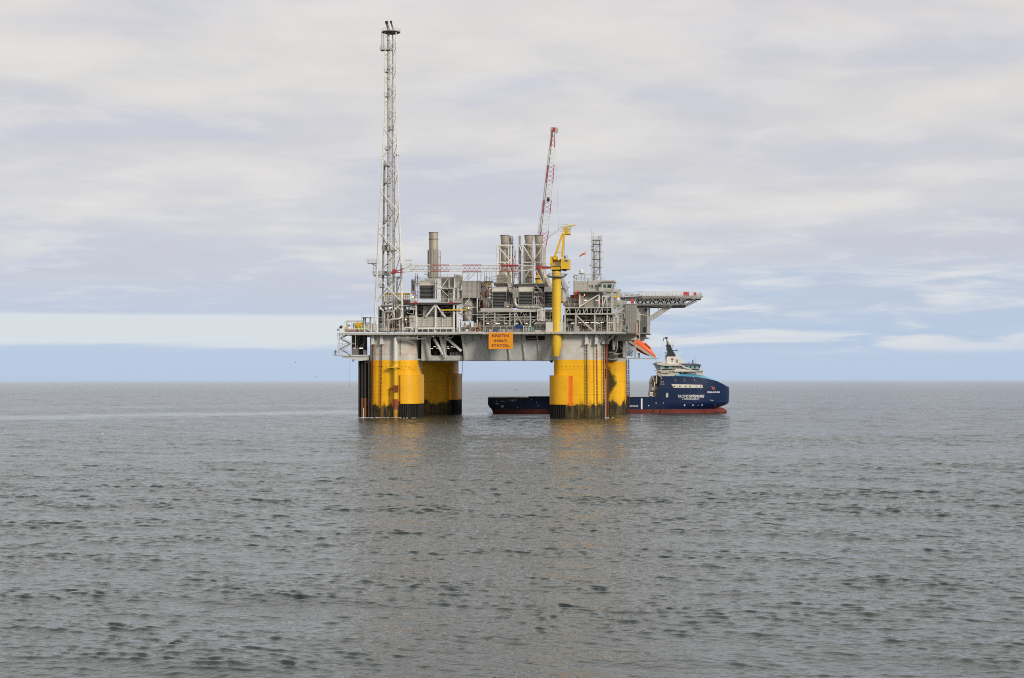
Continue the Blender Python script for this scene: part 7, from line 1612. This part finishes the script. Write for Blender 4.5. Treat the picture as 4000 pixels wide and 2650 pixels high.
# bridge: dark band of slanted windows
mb = MB(); mb.PR([(2569, 1424), (2738, 1426.5), (2731, 1447), (2581, 1447.5)], 2.0, BM_ - 2.0); BRd = part(mb, 'bridge', paint('bridge_dark', (.022, .028, .03), .25, .1, spec=.6), SHP)
def bwin(pts, m=TGLASS):
    mb = MB(); mb.PR(pts, 1.92, 1.98); return part(mb, 'bridge_window', m, BRd)
bwin([(2575, 1428.5), (2594, 1430.5), (2597, 1440), (2588, 1442), (2582, 1447), (2580, 1442)]); bwin([(2611, 1432), (2626, 1432), (2626, 1438), (2617, 1443), (2612, 1441)])
for x0, x1, y0, y1 in ((2666, 2677, 1430, 1439), (2684, 2694, 1430, 1440), (2700, 2711, 1431, 1440), (2717, 2727, 1431, 1442)): bwin([(x0 + 1, y0), (x1 + 1.5, y0), (x1 - 1, y1), (x0 - 1, y1)])
mb = MB(); mb.BM((2638, 1430, 1.9), (2634, 1446, 1.9), .12); mb.BM((2655, 1430, 1.9), (2650, 1446, 1.9), .12); mb.BM((2729, 1433, 1.9), (2726, 1446, 1.9), .1); mb.BM((2580, 1440, 1.9), (2736, 1441, 1.9), .08); each(mb, 'window_frame', SWHITE, BRd)
mb = MB(); mb.PR([(2563, 1419.5), (2583, 1418), (2600, 1421), (2648, 1421), (2662, 1425.5), (2652, 1429), (2596, 1429.5), (2572, 1426.5)], 1.2, BM_ - 1.2); mb.B(2660, 1427, 2738, 1429, 1.5, BM_ - 1.5); part(mb, 'bridge_roof', SBEIGE, SHP)
mb = MB(); mb.PR([(2649, 1421), (2718, 1420.5), (2741, 1426.2), (2739, 1428), (2664, 1427), (2652, 1424)], 1.3, BM_ - 1.3); part(mb, 'blue_roof', paint('roof_blue', (.07, .075, .16), .5, .1), SHP)
mb = MB(); mb.B(2563, 1416.5, 2585, 1418.3, 1.4, 6); part(mb, 'roof_landing', MID, SHP); mb = MB(); mb.RL(2566, 2584, 1416.5, 1.5, 1.15, .9, .05); mb.T((2563.5, 1417, 2), (2563, 1409, 2), .1, 4); mb.RL(2592, 2607, 1420, 2, 1.0, .9, .05); part(mb, 'roof_railing', SWHITE, SHP)
# funnel casing with emblem, wedge and mast
mb = MB(); mb.B(2606.5, 1393.5, 2639, 1421, 5, 15); mb.PR([(2639, 1393.5), (2643, 1393.5), (2684, 1420.5), (2639, 1421)], 5.2, 8.2); mb.PR([(2639, 1396), (2650, 1396), (2684, 1420.5), (2639, 1421)], 8.2, 15); FUN = part(mb, 'funnel_casing', SWHITE, SHP)
mb = MB(); mb.B(2640, 1404, 2649, 1418, 5.10, 5.17); vt = part(mb, 'vent_grille', SBEIGE, FUN); mb = MB()
for y in (1405.5, 1408.5, 1411.5, 1414.5): mb.B(2640.8, y, 2644, y + 1.6, 5.03, 5.09); mb.B(2645, y, 2648.3, y + 1.6, 5.03, 5.09)
each(mb, 'vent_slot', DGLASS, vt)
emr = paint('emblem_red', (.36, .03, .07), .5)
for pts, m in (([(2620.5, 1401), (2631.5, 1401), (2631.5, 1405), (2629, 1407.5), (2628.2, 1404.5), (2627.3, 1404.5), (2627.5, 1410), (2624.5, 1410), (2624.7, 1404.5), (2623.8, 1404.5), (2623, 1407.5), (2620.5, 1405)], emr), ([(2622, 1412), (2630, 1412), (2628, 1413.8), (2624, 1413.8)], paint('emblem_dark', (.06, .02, .05), .5)), ([(2625, 1413.8), (2627, 1413.8), (2626, 1416)], emr)):
    mb = MB(); mb.PR(pts, 4.9, 4.97); part(mb, 'emblem', m, FUN)
mb = MB(); mb.PR([(2605, 1393), (2643, 1393), (2636, 1382), (2628, 1369), (2621, 1354), (2619, 1347), (2605.5, 1347), (2607, 1360), (2610, 1376)], 8.2, 12.4); MS = part(mb, 'mast', MASTD, SHP)
mb = MB()
for x0, y0, x1, y1 in ((2600, 1350.5, 2610, 1348.5), (2616, 1352.5, 2632, 1352.5), (2602, 1365, 2612, 1368), (2622, 1369, 2648, 1371), (2597, 1376, 2608, 1383), (2597, 1390, 2607, 1396), (2598, 1395, 2606, 1398), (2599, 1386, 2608, 1390)): mb.BM((x0, y0, 9.4), (x1, y1, 9.4), .35, .25)
mb.beam(P(2606, 1347, 10), P(2604.5, 1318, 10), .32); mb.BM((2592, 1321, 10), (2607, 1322, 10), .2, .3); mb.BM((2592, 1322, 10), (2592, 1333, 10), .22); mb.T((2629, 1352, 9.4), (2629, 1341, 9.4), .09, 4); mb.T((2643, 1370, 9.4), (2643, 1363, 9.4), .09, 4); mb.T((2629, 1366, 9.4), (2629, 1355, 9.4), .08, 4); mb.B(2599, 1317, 2608, 1324, 9.6, 10.4)
part(mb, 'crossarm', MASTD, MS)
mb = MB(); mb.BM((2637, 1382, 9), (2664, 1381.5, 9), .12); mb.tube(P(2662, 1381.5, 9), P(2665, 1381.5, 9), .15, 6); mb.B(2641, 1386, 2650, 1388, 8, 9); mb.B(2639, 1389, 2650, 1393, 8, 10); part(mb, 'radar_scanner', SWHITE, MS)
mb = MB(); c = P(2614.3, 1346, 10); r = .78; mb.lathe(c, [(r * .7, -.2), (r * .98, .1), (r, .9), (r * .85, 1.3), (r * .5, 1.58), (.03, 1.66)], 18); part(mb, 'radar_dome', SWHITE, MS, True)
mb = MB(); mb.T((2592, 1330, 10), (2572, 1404, 10), .03, 3); part(mb, 'wire_aerial', MID, MS)
mb = MB(); mb.T((2705, 1421, 5), (2706, 1406, 5), .09, 4); mb.B(2704, 1408, 2709, 1420, 6, 7); mb.T((2716, 1421, 5), (2715, 1399, 5), .05, 4); mb.T((2712, 1392, 5), (2713, 1400, 5), .06, 4); mb.B(2689, 1416, 2693, 1418, 5, 6); each(mb, 'roof_antenna', MID, SHP)
mb = MB(); mb.T((2748, 1450, 4), (2748, 1438, 4), .07, 4); mb.T((2744, 1450, 4), (2744, 1443, 4), .1, 4); each(mb, 'flag_staff', SBEIGE, SHP)
# equipment behind the superstructure: aft face, exhausts, deck crane, drums
mb = MB(); mb.PR([(2564, 1552), (2583, 1472), (2587, 1472), (2568, 1552)], .4, .9); mb.PR([(2540, 1553), (2547, 1500), (2544, 1496), (2550, 1478), (2557, 1468), (2583, 1466), (2584, 1474), (2566, 1552)], 4, 16); part(mb, 'aft_casing', paint('casing_grey', (.32, .30, .26), .55, .25, .4, .3), SHP)
mb = MB(); mb.B(2546, 1511, 2570, 1526, 2.4, 4); mb.B(2549, 1494, 2572, 1512, 3, 4); mb.PR([(2564, 1464), (2585, 1460), (2581, 1475), (2575, 1470)], 1.2, 3); mb.B(2552, 1471, 2558, 1500, 2.4, 3); part(mb, 'machinery_box', LIGHT, SHP)
mb = MB(); mb.path([P(2557, 1510, 2), P(2557, 1490, 2), P(2561, 1486, 2), P(2561, 1470, 2)], .3, 8, .6); mb.path([P(2566, 1498, 2), P(2566, 1480, 2), P(2563, 1470, 2)], .35, 8, .6); mb.B(2567, 1496, 2574, 1506, 2, 2.8); part(mb, 'exhaust_pipe', DARK, SHP)
mb = MB(); mb.BM((2556.5, 1510, 1.6), (2557.5, 1492, 1.6), .3); mb.BM((2563, 1500, 1.6), (2564, 1468, 1.6), .3); part(mb, 'deck_crane', SWHITE, SHP)
for y in (1536.5, 1545.5):
    mb = MB(); c = P(2538, y, 2.5); w_ = P(2551, y, 2.5).x - c.x; mb.lathe(c, [(.1, 0), (.40, .06), (.40, w_ - .06), (.1, w_)], 14, 'x'); part(mb, 'drum', SWHITE, SHP, True)
mb = MB(); mb.B(2552, 1528, 2566, 1541, 3.2, 5); mb.B(2551, 1541, 2567, 1552, 3, 5); each(mb, 'locker', SBEIGE, SHP)
FR = RIG
# ================================================================== GULLS
def gull(x, y, Yd, label, pts, mat=BIRD, span=1.0):
    """pts: wing line (dx, dz) in metres from tip to tip through the body"""
    fr = Frame(0, Yd, 0); global FR; FR = fr; c = fr(x, y, 0)
    t = thing('gull', label, 'bird', c, 'gulls', fr); mb = MB()
    mb.sphere(c, .17, 10, (1.0, 2.1, .8)); mb.sphere(c + Vector((0, -.38, .05)), .10, 8); mb.tube(c + Vector((0, -.46, .04)), c + Vector((0, -.56, .02)), .03, 5, .008); mb.prism([c + Vector((-.05, .28, 0)), c + Vector((.05, .28, 0)), c + Vector((.13, .52, -.02)), c + Vector((-.13, .52, -.02))], (0, 0, .03))
    for a, b in zip(pts, pts[1:]):
        ca = .26 * (1 - .75 * min(1, abs(a[0]) / 1.0)); cb = .26 * (1 - .75 * min(1, abs(b[0]) / 1.0))
        p, q = c + Vector((a[0] * span, .05 * abs(a[0]), a[1] * span)), c + Vector((b[0] * span, .05 * abs(b[0]), b[1] * span)); h = Vector((0, 0, .05))
        mb.hexa([p + Vector((0, -ca, 0)), q + Vector((0, -cb, 0)), q + Vector((0, cb, 0)), p + Vector((0, ca, 0))], [p + Vector((0, -ca, 0)) + h, q + Vector((0, -cb, 0)) + h, q + Vector((0, cb, 0)) + h, p + Vector((0, ca, 0)) + h])
    part(mb, 'body', mat, t); FR = RIG
gull(1155, 1416, 640, 'grey gull flying with drooped wings above the other, left of the platform', [(-.55, .18), (-.3, .22), (0, 0.05), (.12, -.05), (.22, -.5)])
gull(1235, 1472.5, 700, 'grey gull gliding with raised wings just above the horizon', [(-.75, .28), (-.35, .12), (0, 0), (.25, .06), (.5, .18)])
gull(2017, 1522, 620, 'small dark bird low over the water beneath the deck', [(-.3, -.1), (-.1, .08), (0, .05), (.2, .2), (.3, .18)], TROUS)
gull(1356.5, 1514, 800, 'white gull resting far off on the water beside the hanging wire', [(-.35, .1), (0, .1), (.35, .1)], BIRDW)
gull(401.5, 1694.5, 410, 'white gull resting alone on the open water on the left side', [(-.3, .1), (0, .12), (.3, .1)], BIRDW)
